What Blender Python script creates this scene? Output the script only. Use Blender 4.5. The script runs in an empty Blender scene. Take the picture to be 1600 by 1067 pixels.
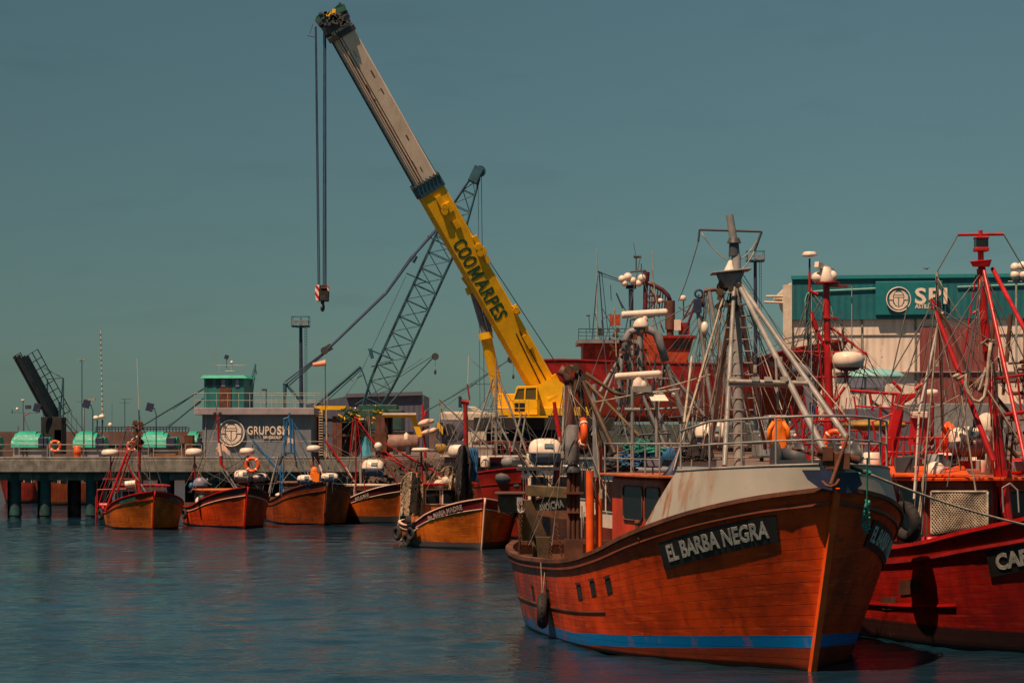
import bpy, math, random
from mathutils import Vector, Matrix, noise
random.seed(7)
R = math.radians
# ------------------------------------------------------------------ camera, sky, sun, exposure
F = 3600.0; H = 4.9; HY = 685.0          # focal length in photo pixels, eye height, horizon row
scn = bpy.context.scene
cam_d = bpy.data.cameras.new("camera"); cam = bpy.data.objects.new("camera", cam_d)
scn.collection.objects.link(cam); scn.camera = cam
cam.location = (0, 0, H); cam.rotation_euler = (R(90), 0, 0)
cam_d.sensor_width = 36; cam_d.lens = F / 1600 * 36
cam_d.shift_y = (HY - 533.5) / 1600
cam_d.clip_start = 1; cam_d.clip_end = 6000
SUN_EL, SUN_AZ = 62, 36                    # azimuth: degrees to the left of straight behind the camera
world = bpy.data.worlds.new("World"); scn.world = world; world.use_nodes = True
wn = world.node_tree; wn.nodes.clear()
def wnode(t, **k):
    n = wn.nodes.new(t)
    for a, b in k.items(): setattr(n, a, b)
    return n
sky = wnode('ShaderNodeTexSky', sky_type='NISHITA', sun_disc=False, sun_elevation=R(SUN_EL), sun_rotation=R(180 + SUN_AZ), altitude=0, air_density=1.0, dust_density=0.5, ozone_density=2.0)
tint = wnode('ShaderNodeMix', data_type='RGBA', blend_type='MULTIPLY'); tint.inputs[0].default_value = 1
tint.inputs[7].default_value = (0.43, 0.59, 0.535, 1)
wtc = wnode('ShaderNodeTexCoord'); wmp = wnode('ShaderNodeMapping'); wmp.inputs['Scale'].default_value = (5, 5, 22)
wno = wnode('ShaderNodeTexNoise'); wno.inputs['Scale'].default_value = 3.4; wno.inputs['Detail'].default_value = 5
wrp = wnode('ShaderNodeMapRange'); wrp.inputs[1].default_value = .56; wrp.inputs[2].default_value = .78; wrp.inputs[3].default_value = 1; wrp.inputs[4].default_value = .93
cl = wnode('ShaderNodeMix', data_type='RGBA', blend_type='MULTIPLY'); cl.inputs[0].default_value = 1
bg = wnode('ShaderNodeBackground'); bg.inputs[1].default_value = 0.05
wo = wnode('ShaderNodeOutputWorld')
L = wn.links.new
hz = wnode('ShaderNodeMix', data_type='RGBA'); hz.inputs[0].default_value = .35; hz.inputs[7].default_value = (1.95, 3.35, 3.40, 1)
L(sky.outputs[0], tint.inputs[6]); L(tint.outputs[2], hz.inputs[6]); L(wtc.outputs['Generated'], wmp.inputs[0]); L(wmp.outputs[0], wno.inputs[0])
L(wno.outputs[0], wrp.inputs[0]); L(hz.outputs[2], cl.inputs[6]); L(wrp.outputs[0], cl.inputs[7]); wsx = wnode('ShaderNodeSeparateXYZ'); L(wtc.outputs['Generated'], wsx.inputs[0]); wmr = wnode('ShaderNodeMapRange'); wmr.inputs[1].default_value = -.30; wmr.inputs[2].default_value = .15; wmr.inputs[3].default_value = .82; wmr.inputs[4].default_value = 1.03; L(wsx.outputs[0], wmr.inputs[0])
sd2 = wnode('ShaderNodeMix', data_type='RGBA', blend_type='MULTIPLY'); sd2.inputs[0].default_value = 1; L(cl.outputs[2], sd2.inputs[6]); L(wmr.outputs[0], sd2.inputs[7]); L(sd2.outputs[2], bg.inputs[0]); L(bg.outputs[0], wo.inputs[0])
sd = bpy.data.lights.new("sun", 'SUN'); sun = bpy.data.objects.new("sun", sd); scn.collection.objects.link(sun)
sd.energy = 5.0; sd.angle = R(0.5); sd.color = (1.0, 0.63, 0.40)
tosun = Vector((-math.sin(R(SUN_AZ)) * math.cos(R(SUN_EL)), -math.cos(R(SUN_AZ)) * math.cos(R(SUN_EL)), math.sin(R(SUN_EL))))
sun.rotation_euler = tosun.to_track_quat('Z', 'Y').to_euler(); sun.location = (-20, -20, 60)
vs = scn.view_settings; vs.view_transform = 'Standard'; vs.look = 'None'; vs.gamma = 1; vs.use_curve_mapping = False; vs.exposure = 0.3
scn.cycles.max_bounces = 6; scn.cycles.caustics_reflective = False; scn.cycles.caustics_refractive = False

# ------------------------------------------------------------------ helpers
def at(px, py, Y): return Vector(((px - 800) / F * Y, Y, H + (HY - py) / F * Y))
def zy(py, Y): return H + (HY - py) / F * Y
def xx(px, Y): return (px - 800) / F * Y
INV = {}
def basis(d, up=Vector((0, 0, 1))):
    d = d.normalized()
    u = up.cross(d)
    if u.length < 1e-3: u = Vector((1, 0, 0)).cross(d)
    u.normalize(); return u, d.cross(u).normalized()
class MB:
    def __init__(s): s.v = []; s.f = []; s.sm = []; s.mi = []; s.uv = None; s.ch = []
    def add(s, vs, fs, smooth=False, m=0, cont=False):
        o = len(s.v); s.v += [Vector(v) for v in vs]
        if not cont: s.ch.append((o, len(s.f)))
        for f in fs: s.f.append([i + o for i in f]); s.sm.append(smooth); s.mi.append(m)
        return s
    def box(s, c, sz, M=None, m=0):
        c = Vector(c); hx, hy, hz = [q / 2 for q in sz]
        vs = [Vector((x, y, z)) for x in (-hx, hx) for y in (-hy, hy) for z in (-hz, hz)]
        if M is not None: vs = [M @ v for v in vs]
        return s.add([c + v for v in vs], [(0, 1, 3, 2), (4, 6, 7, 5), (0, 4, 5, 1), (2, 3, 7, 6), (0, 2, 6, 4), (1, 5, 7, 3)], m=m)
    def hexa(s, b, t, m=0):      # b, t: four corners each, same winding
        return s.add(list(b) + list(t), [(3, 2, 1, 0), (4, 5, 6, 7), (0, 1, 5, 4), (1, 2, 6, 5), (2, 3, 7, 6), (3, 0, 4, 7)], m=m)
    def tube(s, p, q, r, r2=None, n=7, m=0, cap=True):
        p = Vector(p); q = Vector(q); r2 = r if r2 is None else r2
        if (q - p).length < 1e-5: return s
        u, w = basis(q - p); vs = []
        for c, rr in ((p, r), (q, r2)):
            for i in range(n):
                a = 2 * math.pi * i / n; vs.append(c + (u * math.cos(a) + w * math.sin(a)) * rr)
        s.add(vs, [(i, (i + 1) % n, n + (i + 1) % n, n + i) for i in range(n)], True, m)
        if cap: s.add(vs, [tuple(range(n - 1, -1, -1)), tuple(range(n, 2 * n))], False, m, True)
        return s
    def path(s, pts, r, n=6, m=0, closed=False):
        pts = [Vector(p) for p in pts]; k = len(pts); vs = []; u = None
        for i, p in enumerate(pts):
            a = pts[(i - 1) % k] if (closed or i > 0) else p; b = pts[(i + 1) % k] if (closed or i < k - 1) else p
            d = (b - a).normalized()
            if u is None: u, w = basis(d)
            else:
                u = (u - d * u.dot(d)).normalized(); w = d.cross(u)
            for j in range(n):
                an = 2 * math.pi * j / n; vs.append(p + (u * math.cos(an) + w * math.sin(an)) * r)
        fs = [(i * n + j, i * n + (j + 1) % n, ((i + 1) % k) * n + (j + 1) % n, ((i + 1) % k) * n + j) for i in range(k if closed else k - 1) for j in range(n)]
        if not closed: fs += [tuple(range(n - 1, -1, -1)), tuple(range((k - 1) * n, k * n))]
        return s.add(vs, fs, True, m)
    def rope(s, p, q, r=.015, sag=0., n=4, k=8, m=0):
        p = Vector(p); q = Vector(q)
        if sag == 0: return s.tube(p, q, r, n=n, m=m)
        return s.path([p.lerp(q, i / k) - Vector((0, 0, sag * 4 * (i / k) * (1 - i / k))) for i in range(k + 1)], r, n, m)
    def bar(s, p, q, w, h, up=Vector((0, 0, 1)), m=0, w2=None, h2=None):
        p = Vector(p); q = Vector(q); u, v = basis(q - p, up); w2 = w if w2 is None else w2; h2 = h if h2 is None else h2
        A = [p + u * a * w / 2 + v * b * h / 2 for a, b in ((-1, -1), (1, -1), (1, 1), (-1, 1))]
        B = [q + u * a * w2 / 2 + v * b * h2 / 2 for a, b in ((-1, -1), (1, -1), (1, 1), (-1, 1))]
        return s.hexa(A, B, m)
    def ell(s, c, rad, nu=14, nv=8, M=None, m=0, z0=-1., z1=1.):
        c = Vector(c); rx, ry, rz = rad if hasattr(rad, '__len__') else (rad,) * 3; vs = []
        t0, t1 = math.asin(z0), math.asin(z1)
        for j in range(nv + 1):
            t = t0 + (t1 - t0) * j / nv
            for i in range(nu):
                a = 2 * math.pi * i / nu; v = Vector((rx * math.cos(t) * math.cos(a), ry * math.cos(t) * math.sin(a), rz * math.sin(t)))
                vs.append(c + (M @ v if M is not None else v))
        fs = [(j * nu + i, j * nu + (i + 1) % nu, (j + 1) * nu + (i + 1) % nu, (j + 1) * nu + i) for j in range(nv) for i in range(nu)]
        fs += [tuple(range(nu - 1, -1, -1)), tuple(range(nv * nu, (nv + 1) * nu))]
        return s.add(vs, fs, True, m)
    def lathe(s, prof, c, axis=(0, 0, 1), n=16, m=0, smooth=True):
        c = Vector(c); ax = Vector(axis).normalized(); u, w = basis(ax, Vector((0, 1, 0)) if abs(ax.z) > .9 else Vector((0, 0, 1))); vs = []
        for r, z in prof:
            for i in range(n):
                a = 2 * math.pi * i / n; vs.append(c + ax * z + (u * math.cos(a) + w * math.sin(a)) * r)
        k = len(prof)
        fs = [(j * n + i, j * n + (i + 1) % n, (j + 1) * n + (i + 1) % n, (j + 1) * n + i) for j in range(k - 1) for i in range(n)]
        s.add(vs, fs, smooth, m); s.add(vs, [tuple(range(n - 1, -1, -1)), tuple(range((k - 1) * n, k * n))], False, m, True); return s
    def torus(s, c, axis, Rr, r, n=20, k=8, m=0, sq=1.0):
        c = Vector(c); ax = Vector(axis).normalized(); u, w = basis(ax); vs = []
        for i in range(n):
            a = 2 * math.pi * i / n; d = u * math.cos(a) + w * math.sin(a)
            for j in range(k):
                b = 2 * math.pi * j / k; vs.append(c + d * (Rr + r * math.cos(b)) + ax * r * sq * math.sin(b))
        return s.add(vs, [(i * k + j, ((i + 1) % n) * k + j, ((i + 1) % n) * k + (j + 1) % k, i * k + (j + 1) % k) for i in range(n) for j in range(k)], True, m)
    def prism(s, poly, fmap, d0, d1, m=0):
        n = len(poly); vs = [fmap(x, y, d0) for x, y in poly] + [fmap(x, y, d1) for x, y in poly]
        return s.add(vs, [tuple(range(n - 1, -1, -1)), tuple(range(n, 2 * n))] + [(i, (i + 1) % n, n + (i + 1) % n, n + i) for i in range(n)], m=m)
    def grid(s, fn, nu, nv, smooth=True, m=0, flip=False):
        vs = [fn(i / nu, j / nv) for j in range(nv + 1) for i in range(nu + 1)]; w = nu + 1
        fs = [(j * w + i, j * w + i + 1, (j + 1) * w + i + 1, (j + 1) * w + i) for j in range(nv) for i in range(nu)]
        if flip: fs = [f[::-1] for f in fs]
        return s.add(vs, fs, smooth, m)
    def text(s, txt, size, fmap, ext=.01, bold=0., m=0, sx=1., align='CENTER', fit=None, sp=1.):
        c = bpy.data.curves.new('t', 'FONT'); c.body = txt; c.size = size; c.align_x = align; c.align_y = 'CENTER'; c.offset = bold; c.extrude = ext; c.resolution_u = 3; c.space_character = sp
        o = bpy.data.objects.new('t', c); me = bpy.data.meshes.new_from_object(o)
        if fit: xs_ = [v.co.x for v in me.vertices]; sx = fit / (max(xs_) - min(xs_))
        vs = [fmap(v.co.x * sx, v.co.y, v.co.z) for v in me.vertices]; s.add(vs, [tuple(p.vertices) for p in me.polygons], m=m)
        bpy.data.objects.remove(o); bpy.data.curves.remove(c); bpy.data.meshes.remove(me); return s
    def each(s, name, mats, parent=None, bevel=0., per=1):      # every piece a part of its own
        st = s.ch[::per] + [(len(s.v), len(s.f))]; o = None
        for (v0, f0), (v1, f1) in zip(st, st[1:]):
            m = MB(); m.v = s.v[v0:v1]; m.f = [[i - v0 for i in f] for f in s.f[f0:f1]]; m.sm = s.sm[f0:f1]; m.mi = s.mi[f0:f1]; o = m.build(name, mats, parent, bevel=bevel)
        return o
    def build(s, name, mats, parent=None, loc=None, bevel=0.):
        if not isinstance(mats, (list, tuple)): mats = [mats]
        Mi = INV[parent.name] if parent else Matrix.Translation(-Vector(loc or (0, 0, 0)))
        me = bpy.data.meshes.new(name); me.from_pydata([tuple(Mi @ v) for v in s.v], [], s.f)
        for m in mats: me.materials.append(m)
        me.polygons.foreach_set('use_smooth', s.sm); me.polygons.foreach_set('material_index', s.mi)
        if s.uv:
            ul = me.uv_layers.new(name='UVMap'); k = 0
            for p in me.polygons:
                for li in p.loop_indices: ul.data[li].uv = s.uv[me.loops[li].vertex_index]
        me.update(); o = bpy.data.objects.new(name, me); scn.collection.objects.link(o)
        if parent: o.parent = parent
        elif loc: o.location = loc
        INV[o.name] = Mi
        if bevel: b = o.modifiers.new('bevel', 'BEVEL'); b.width = bevel; b.segments = 2; b.limit_method = 'ANGLE'; b.angle_limit = R(40)
        return o
def tag(o, label=None, cat=None, group=None, kind=None):
    if label: o['label'] = label
    if cat: o['category'] = cat
    if group: o['group'] = group
    if kind: o['kind'] = kind
    return o
def thing(name, label, cat, loc, rz=0., group=None):
    o = bpy.data.objects.new(name, None); scn.collection.objects.link(o); o.empty_display_size = .3
    o.location = loc; o.rotation_euler = (0, 0, rz)
    INV[o.name] = (Matrix.Translation(Vector(loc)) @ Matrix.Rotation(rz, 4, 'Z')).inverted()
    return tag(o, label, cat, group)
def solo(name, mb, mats, label, cat, loc=None, group=None, bevel=0.):
    if loc is None:
        n = len(mb.v); loc = Vector((sum(v.x for v in mb.v) / n, sum(v.y for v in mb.v) / n, min(v.z for v in mb.v)))
    return tag(mb.build(name, mats, None, loc, bevel), label, cat, group)

# ------------------------------------------------------------------ materials
def mat(name):
    m = bpy.data.materials.new(name); m.use_nodes = True; nt = m.node_tree; b = nt.nodes['Principled BSDF']
    def nd(t, **k):
        n = nt.nodes.new(t)
        for a, c in k.items(): setattr(n, a, c)
        return n
    return m, nt, b, nd, nt.links.new
def nz(nd, ln, co, scale, det=5, sc=(1, 1, 1), rough=.55):
    mp = nd('ShaderNodeMapping'); mp.inputs['Scale'].default_value = sc; ln(co, mp.inputs[0])
    n = nd('ShaderNodeTexNoise'); n.inputs['Scale'].default_value = scale; n.inputs['Detail'].default_value = det; n.inputs['Roughness'].default_value = rough; ln(mp.outputs[0], n.inputs[0]); return n.outputs[0]
def mr(nd, ln, v, a, b, c=0., d=1.):
    n = nd('ShaderNodeMapRange'); ln(v, n.inputs[0])
    for i, q in enumerate((a, b, c, d)): n.inputs[i + 1].default_value = q
    return n.outputs[0]
def mix(nd, ln, fac, a, b, mode='MIX'):
    n = nd('ShaderNodeMix', data_type='RGBA', blend_type=mode)
    for i, q in ((0, fac), (6, a), (7, b)):
        if hasattr(q, 'links') or isinstance(q, bpy.types.NodeSocket): ln(q, n.inputs[i])
        elif i == 0: n.inputs[0].default_value = q
        else: n.inputs[i].default_value = (*q, 1)
    return n.outputs[2]
def mth(nd, ln, op, a, b=0.):
    n = nd('ShaderNodeMath', operation=op)
    for i, q in enumerate((a, b)):
        if isinstance(q, bpy.types.NodeSocket): ln(q, n.inputs[i])
        else: n.inputs[i].default_value = q
    return n.outputs[0]
RUST = (.13, .045, .02)
def paint(name, col, rough=.5, var=.35, rust=.3, streak=.4, metal=0., sc=1., rustc=RUST, bump=.15):
    m, nt, b, nd, ln = mat(name); tc = nd('ShaderNodeTexCoord').outputs['Object']
    n1 = nz(nd, ln, tc, 1.7 * sc); n2 = nz(nd, ln, tc, 9 * sc, 6, (1, 1, .12)); n3 = nz(nd, ln, tc, 5 * sc, 8, rough=.7)
    c = mix(nd, ln, mr(nd, ln, n1, .38, .62), tuple(q * (1 - var) for q in col), tuple(min(1, q * (1 + var * .35)) for q in col))
    c = mix(nd, ln, mr(nd, ln, n2, .52, .70, 0, streak), c, tuple(q * .35 + .01 for q in col))
    if rust: c = mix(nd, ln, mr(nd, ln, n3, .67 - .28 * rust, .73 - .22 * rust, 0, .85), c, rustc)
    ln(c, b.inputs['Base Color']); ln(mr(nd, ln, n3, .3, .7, rough * .8, min(1, rough * 1.35)), b.inputs['Roughness'])
    b.inputs['Metallic'].default_value = metal
    if bump:
        bp = nd('ShaderNodeBump'); bp.inputs['Strength'].default_value = bump; bp.inputs['Distance'].default_value = .02; ln(n3, bp.inputs['Height']); ln(bp.outputs[0], b.inputs['Normal'])
    return m
M = {}
M['silver'] = paint('galvanised_steel', (.27, .28, .27), .45, .3, .25, .3)
M['palesteel'] = paint('pale_painted_steel', (.38, .37, .33), .5, .25, .3, .4)
M['darksteel'] = paint('dark_steel', (.05, .06, .07), .5, .4, .2, .3)
M['red'] = paint('red_paint', (.44, .010, .012), .38, .3, .12, .25)
M['deepred'] = paint('deep_red_paint', (.30, .013, .012), .45, .35, .2, .4)
M['orange'] = paint('orange_paint', (.85, .11, .01), .4, .25, .12, .3)
M['wallorange'] = paint('worn_orange_paint', (.62, .16, .03), .5, .3, .2, .4)
M['white'] = paint('white_paint', (.80, .69, .58), .4, .12, .08, .25)
M['cream'] = paint('cream_paint', (.62, .56, .46), .5, .15, .15, .3)
M['rust'] = paint('rusty_steel', (.12, .042, .02), .8, .5, .3, .5, rustc=(.06, .03, .02), bump=.4)
M['rustgreen'] = paint('weathered_bronze_steel', (.11, .08, .035), .7, .5, .35, .4, bump=.3)
M['rustdark'] = paint('dark_greasy_steel', (.07, .045, .02), .6, .5, .35, .4, bump=.3)
M['brown'] = paint('brown_paint', (.13, .05, .035), .6, .4, .3, .4)
M['teal'] = paint('teal_paint', (.012, .36, .27), .5, .2, .05, .25)
M['tealdark'] = paint('dark_teal_steel', (.022, .10, .15), .5, .3, .15, .3)
M['blue'] = paint('blue_paint', (.02, .15, .35), .5, .3, .1, .3)
M['skyblue'] = paint('light_blue_paint', (.10, .42, .55), .5, .3, .1, .3)
M['navy'] = paint('navy_paint', (.02, .035, .085), .5, .3, .15, .3)
M['yellow'] = paint('yellow_crane_paint', (.82, .47, .006), .35, .12, .04, .15)
M['boomwhite'] = paint('beige_boom_paint', (.82, .70, .55), .45, .12, .05, .2, sc=.4)
M['green'] = paint('dark_green_paint', (.012, .07, .035), .4, .1, 0, 0)
M['grey'] = paint('grey_paint', (.22, .24, .26), .5, .25, .15, .4)
M['raftgrey'] = paint('grey_fibreglass', (.17, .19, .26), .4, .12, .0, .25)
M['black'] = paint('black_rubber', (.018, .018, .02), .75, .4, 0, 0, bump=.4)
M['net'] = paint('tan_fishing_net', (.42, .33, .2), .9, .5, 0, .1, sc=3, bump=.8)
m, nt, b, nd, ln = mat('tan_fishing_net'); tc = nd('ShaderNodeTexCoord').outputs['Object']
vo = nd('ShaderNodeTexVoronoi'); vo.feature = 'DISTANCE_TO_EDGE'; vo.inputs['Scale'].default_value = 5.5; ln(tc, vo.inputs[0]); n1 = nz(nd, ln, tc, 1.6, 4)
ln(mix(nd, ln, mr(nd, ln, vo.outputs[0], .17, .26), mix(nd, ln, n1, (.42, .32, .20), (.85, .66, .46)), (.07, .05, .03)), b.inputs['Base Color']); b.inputs['Roughness'].default_value = .9
bp = nd('ShaderNodeBump'); bp.invert = True; bp.inputs['Distance'].default_value = .05; ln(mr(nd, ln, vo.outputs[0], .05, .15), bp.inputs['Height']); ln(bp.outputs[0], b.inputs['Normal']); M['net'] = m
M['netdark'] = paint('dark_fishing_net', (.025, .025, .03), .9, .5, 0, .1, sc=3, bump=.8)
M['bluenet'] = paint('blue_net', (.02, .14, .32), .9, .5, 0, .1, sc=3, bump=.8)
M['greennet'] = paint('green_net', (.02, .22, .18), .9, .5, 0, .1, sc=3, bump=.8)
M['rope'] = paint('pale_rope', (.40, .36, .28), .9, .4, 0, .1, sc=3)
M['greyrope'] = paint('grey_wire', (.12, .13, .14), .6, .3, 0, .1)
M['hazdull'] = paint('dull_yellow', (.35, .22, .03), .6, .4, .1, .3)
M['darkline'] = paint('black_line', (.025, .03, .035), .7, .3, 0, .1)
M['bluerope'] = paint('blue_wire_rope', (.025, .06, .13), .6, .3, 0, .1)
M['cloth'] = paint('orange_oilskin', (1.0, .22, .01), .5, .2, 0, .1, bump=.1)
M['concrete'] = paint('concrete', (.20, .205, .185), .9, .4, .12, .6, rustc=(.08, .06, .05), bump=.5)
M['quaywall'] = paint('stained_quay_wall', (.17, .125, .10), .9, .5, .45, .7, rustc=(.06, .045, .04), bump=.8)
M['breakwater'] = paint('breakwater_concrete', (.16, .10, .085), .9, .35, .1, .5, sc=.2)
M['wood'] = paint('weathered_wood', (.22, .11, .06), .85, .5, .2, .5, bump=.4)
M['bluewall'] = paint('blue_grey_wall', (.15, .19, .235), .7, .12, .04, .35, sc=.5)
M['fascia'] = paint('grey_fascia', (.30, .28, .31), .7, .15, .08, .35)
M['shed'] = paint('slate_cladding', (.10, .11, .165), .6, .12, .03, .25, sc=.3)
M['peach'] = paint('pink_faded_cloth', (.8, .55, .42), .8, .2, 0, .1)
M['lightlogo'] = paint('cream_sign_lettering', (.78, .68, .58), .5, .1, 0, .15)
M['lettering'] = paint('chipped_white_lettering', (.62, .60, .52), .7, .35, .35, .3, sc=2.5, rustc=(.25, .19, .07))
M['plate'] = paint('black_name_board', (.02, .022, .02), .6, .4, .05, .1)
m, nt, b, nd, ln = mat('dark_glass'); b.inputs['Base Color'].default_value = (.012, .016, .02, 1); b.inputs['Roughness'].default_value = .08; M['glass'] = m
m, nt, b, nd, ln = mat('lamp_glass'); b.inputs['Base Color'].default_value = (.75, .7, .6, 1); b.inputs['Roughness'].default_value = .2; M['lamp'] = m
# corrugated cladding
def clad(name, col, pitch=.33, rough=.5, axis=(1, 0, 0), rust=.05):
    m = paint(name, col, rough, .12, rust, .5, sc=.25, bump=0); nt = m.node_tree; b = nt.nodes['Principled BSDF']
    tc = nt.nodes.new('ShaderNodeTexCoord'); w = nt.nodes.new('ShaderNodeTexWave'); w.bands_direction = 'X'; w.inputs['Scale'].default_value = .314 / pitch
    bp = nt.nodes.new('ShaderNodeBump'); bp.inputs['Strength'].default_value = .8; bp.inputs['Distance'].default_value = .05
    nt.links.new(tc.outputs['Object'], w.inputs[0]); nt.links.new(w.outputs[0], bp.inputs['Height']); nt.links.new(bp.outputs[0], b.inputs['Normal']); return m
M['cladcream'] = clad('cream_corrugated_cladding', (.74, .66, .57), .7)
M['cladteal'] = clad('teal_corrugated_cladding', (.004, .13, .165), .7)
M['cladmaroon'] = clad('maroon_corrugated_door', (.22, .06, .06), .5)
# hull paint: u = metres aft of the stem, v = share of the sheer height, object z = height above the water
def hullmat(name, col, boot=(.05, .035, .03), boot_z=.25, stripe=None, wear=.4, top=None, seams=True, aftwear=0.):
    m, nt, b, nd, ln = mat(name); T = nd('ShaderNodeTexCoord'); tc = T.outputs['Object']; uv = nd('ShaderNodeUVMap').outputs[0]
    sx = nd('ShaderNodeSeparateXYZ'); ln(tc, sx.inputs[0]); su = nd('ShaderNodeSeparateXYZ'); ln(uv, su.inputs[0]); z = sx.outputs[2]; u = su.outputs[0]; v = su.outputs[1]
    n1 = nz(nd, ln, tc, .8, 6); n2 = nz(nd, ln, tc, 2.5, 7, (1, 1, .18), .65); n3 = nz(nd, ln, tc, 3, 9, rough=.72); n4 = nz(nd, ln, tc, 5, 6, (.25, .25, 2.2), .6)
    c = mix(nd, ln, mr(nd, ln, n1, .38, .62), tuple(q * .55 for q in col), tuple(min(1, q * 1.15) for q in col))
    c = mix(nd, ln, mr(nd, ln, n4, .54, .66, 0, .75), c, (col[0] * 1.15, col[1] * 1.45 + .01, col[2] * 1.3 + .006))  # lighter scuffs along the planks, also painting in sunlight rippled off the water
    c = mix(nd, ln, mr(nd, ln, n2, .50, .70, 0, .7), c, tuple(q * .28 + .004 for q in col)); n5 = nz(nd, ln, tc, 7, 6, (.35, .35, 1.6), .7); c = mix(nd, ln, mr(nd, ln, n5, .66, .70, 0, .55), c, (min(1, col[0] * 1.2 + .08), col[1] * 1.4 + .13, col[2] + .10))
    if top: c = mix(nd, ln, mr(nd, ln, v, top[0], top[0] + .004), c, top[1])
    if stripe:
        lo = mth(nd, ln, 'MAXIMUM', mth(nd, ln, 'SUBTRACT', stripe[0], mth(nd, ln, 'MULTIPLY', u, stripe[2])), stripe[3]); nb = mth(nd, ln, 'MULTIPLY', mth(nd, ln, 'SUBTRACT', n3, .5), .035)
        zz = mth(nd, ln, 'ADD', z, nb)
        f = mth(nd, ln, 'MULTIPLY', mth(nd, ln, 'GREATER_THAN', zz, lo), mth(nd, ln, 'LESS_THAN', zz, mth(nd, ln, 'ADD', lo, stripe[1])))
        f = mth(nd, ln, 'MULTIPLY', f, mr(nd, ln, n2, .70, .55, .35, 1.))
        c = mix(nd, ln, f, c, stripe[4])
        bf = mth(nd, ln, 'LESS_THAN', zz, lo); c = mix(nd, ln, mth(nd, ln, 'MULTIPLY', bf, mr(nd, ln, n1, .35, .6, .5, .95)), c, boot)
    else:
        nb = mth(nd, ln, 'ADD', z, mth(nd, ln, 'MULTIPLY', mth(nd, ln, 'SUBTRACT', n3, .5), .12)); c = mix(nd, ln, mr(nd, ln, nb, boot_z + .03, boot_z - .03), c, boot)
    c = mix(nd, ln, mr(nd, ln, n3, .67 - .12 * wear, .70 - .12 * wear, 0, .8), c, (.07, .045, .035))
    if aftwear:
        af = mth(nd, ln, 'MULTIPLY', mr(nd, ln, u, 7, 11.5), mr(nd, ln, n2, .38, .6, .0, .85)); c = mix(nd, ln, af, c, (.12, .07, .075))
        af = mth(nd, ln, 'MULTIPLY', mr(nd, ln, u, 13, 15.5), mr(nd, ln, n3, .45, .6, .0, .8)); c = mix(nd, ln, af, c, (.06, .05, .05))
    ln(c, b.inputs['Base Color']); ln(mr(nd, ln, n3, .3, .7, .38, .65), b.inputs['Roughness']); b.inputs['Specular IOR Level'].default_value = .3
    h = mth(nd, ln, 'MULTIPLY', n3, .5)
    if seams:
        w = mth(nd, ln, 'FRACT', mth(nd, ln, 'MULTIPLY', v, 16.)); h = mth(nd, ln, 'ADD', h, mth(nd, ln, 'MULTIPLY', mr(nd, ln, w, .0, .06, 0., 1.), .8))
    bp = nd('ShaderNodeBump'); bp.inputs['Strength'].default_value = .5; bp.inputs['Distance'].default_value = .02; ln(h, bp.inputs['Height']); ln(bp.outputs[0], b.inputs['Normal'])
    return m
# bulwark white with rust runs
m, nt, b, nd, ln = mat('bulwark_white'); tc = nd('ShaderNodeTexCoord').outputs['Object']
n1 = nz(nd, ln, tc, .9, 5); n2 = nz(nd, ln, tc, 3.2, 6, (1.6, 1.6, .1), .6); n3 = nz(nd, ln, tc, 6, 8, rough=.7)
sx = nd('ShaderNodeSeparateXYZ'); ln(tc, sx.inputs[0])
c = mix(nd, ln, mr(nd, ln, n1, .3, .7), (.27, .28, .25), (.37, .365, .32))
c = mix(nd, ln, mth(nd, ln, 'MULTIPLY', mr(nd, ln, n2, .5, .62), mr(nd, ln, sx.outputs[0], -.2, -1.9, .0, 1.)), c, (.26, .10, .035))
c = mix(nd, ln, mr(nd, ln, n2, .66, .72, 0, .6), c, (.30, .14, .06)); c = mix(nd, ln, mr(nd, ln, n3, .68, .72, 0, .7), c, (.2, .12, .08))
ln(c, b.inputs['Base Color']); b.inputs['Roughness'].default_value = .5; M['bulwark'] = m
# hazard stripes
def stripes(name, a, bcol, scale, ang):
    m, nt, b, nd, ln = mat(name); tc = nd('ShaderNodeTexCoord').outputs['Object']; mp = nd('ShaderNodeMapping'); mp.inputs['Rotation'].default_value = (0, R(ang), 0); ln(tc, mp.inputs[0])
    w = nd('ShaderNodeTexWave'); w.bands_direction = 'X'; w.inputs['Scale'].default_value = scale; ln(mp.outputs[0], w.inputs[0])
    ln(mix(nd, ln, mth(nd, ln, 'GREATER_THAN', w.outputs[0], .5), a, bcol), b.inputs['Base Color']); b.inputs['Roughness'].default_value = .5; return m
M['hazred'] = stripes('red_white_hazard', (.5, .01, .02), (.75, .7, .65), 1.1, 35)
M['hazyel'] = stripes('yellow_black_hazard', (.02, .02, .02), (.75, .45, .02), .5, 40)
# water
m, nt, b, nd, ln = mat('harbour_water'); tc = nd('ShaderNodeTexCoord').outputs['Object']
b.inputs['Base Color'].default_value = (.007, .030, .052, 1); b.inputs['Roughness'].default_value = .07; b.inputs['IOR'].default_value = 1.30
w1 = nz(nd, ln, tc, 1.1, 4, (.7, 1., 1)); w2 = nz(nd, ln, tc, 4.5, 3, (.8, 1., 1)); w3 = nz(nd, ln, tc, .22, 3, (.5, 1., 1)); w4 = nz(nd, ln, tc, .05, 2)
amp = mr(nd, ln, w4, .38, .62, .35, 1.35)
h = mth(nd, ln, 'ADD', mth(nd, ln, 'ADD', mth(nd, ln, 'MULTIPLY', w1, .09), mth(nd, ln, 'MULTIPLY', w2, .05)), mth(nd, ln, 'MULTIPLY', w3, .0))
bp = nd('ShaderNodeBump'); bp.inputs['Strength'].default_value = 1.; bp.inputs['Distance'].default_value = .8; ln(mth(nd, ln, 'MULTIPLY', h, amp), bp.inputs['Height']); ln(bp.outputs[0], b.inputs['Normal'])
M['water'] = m

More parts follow.
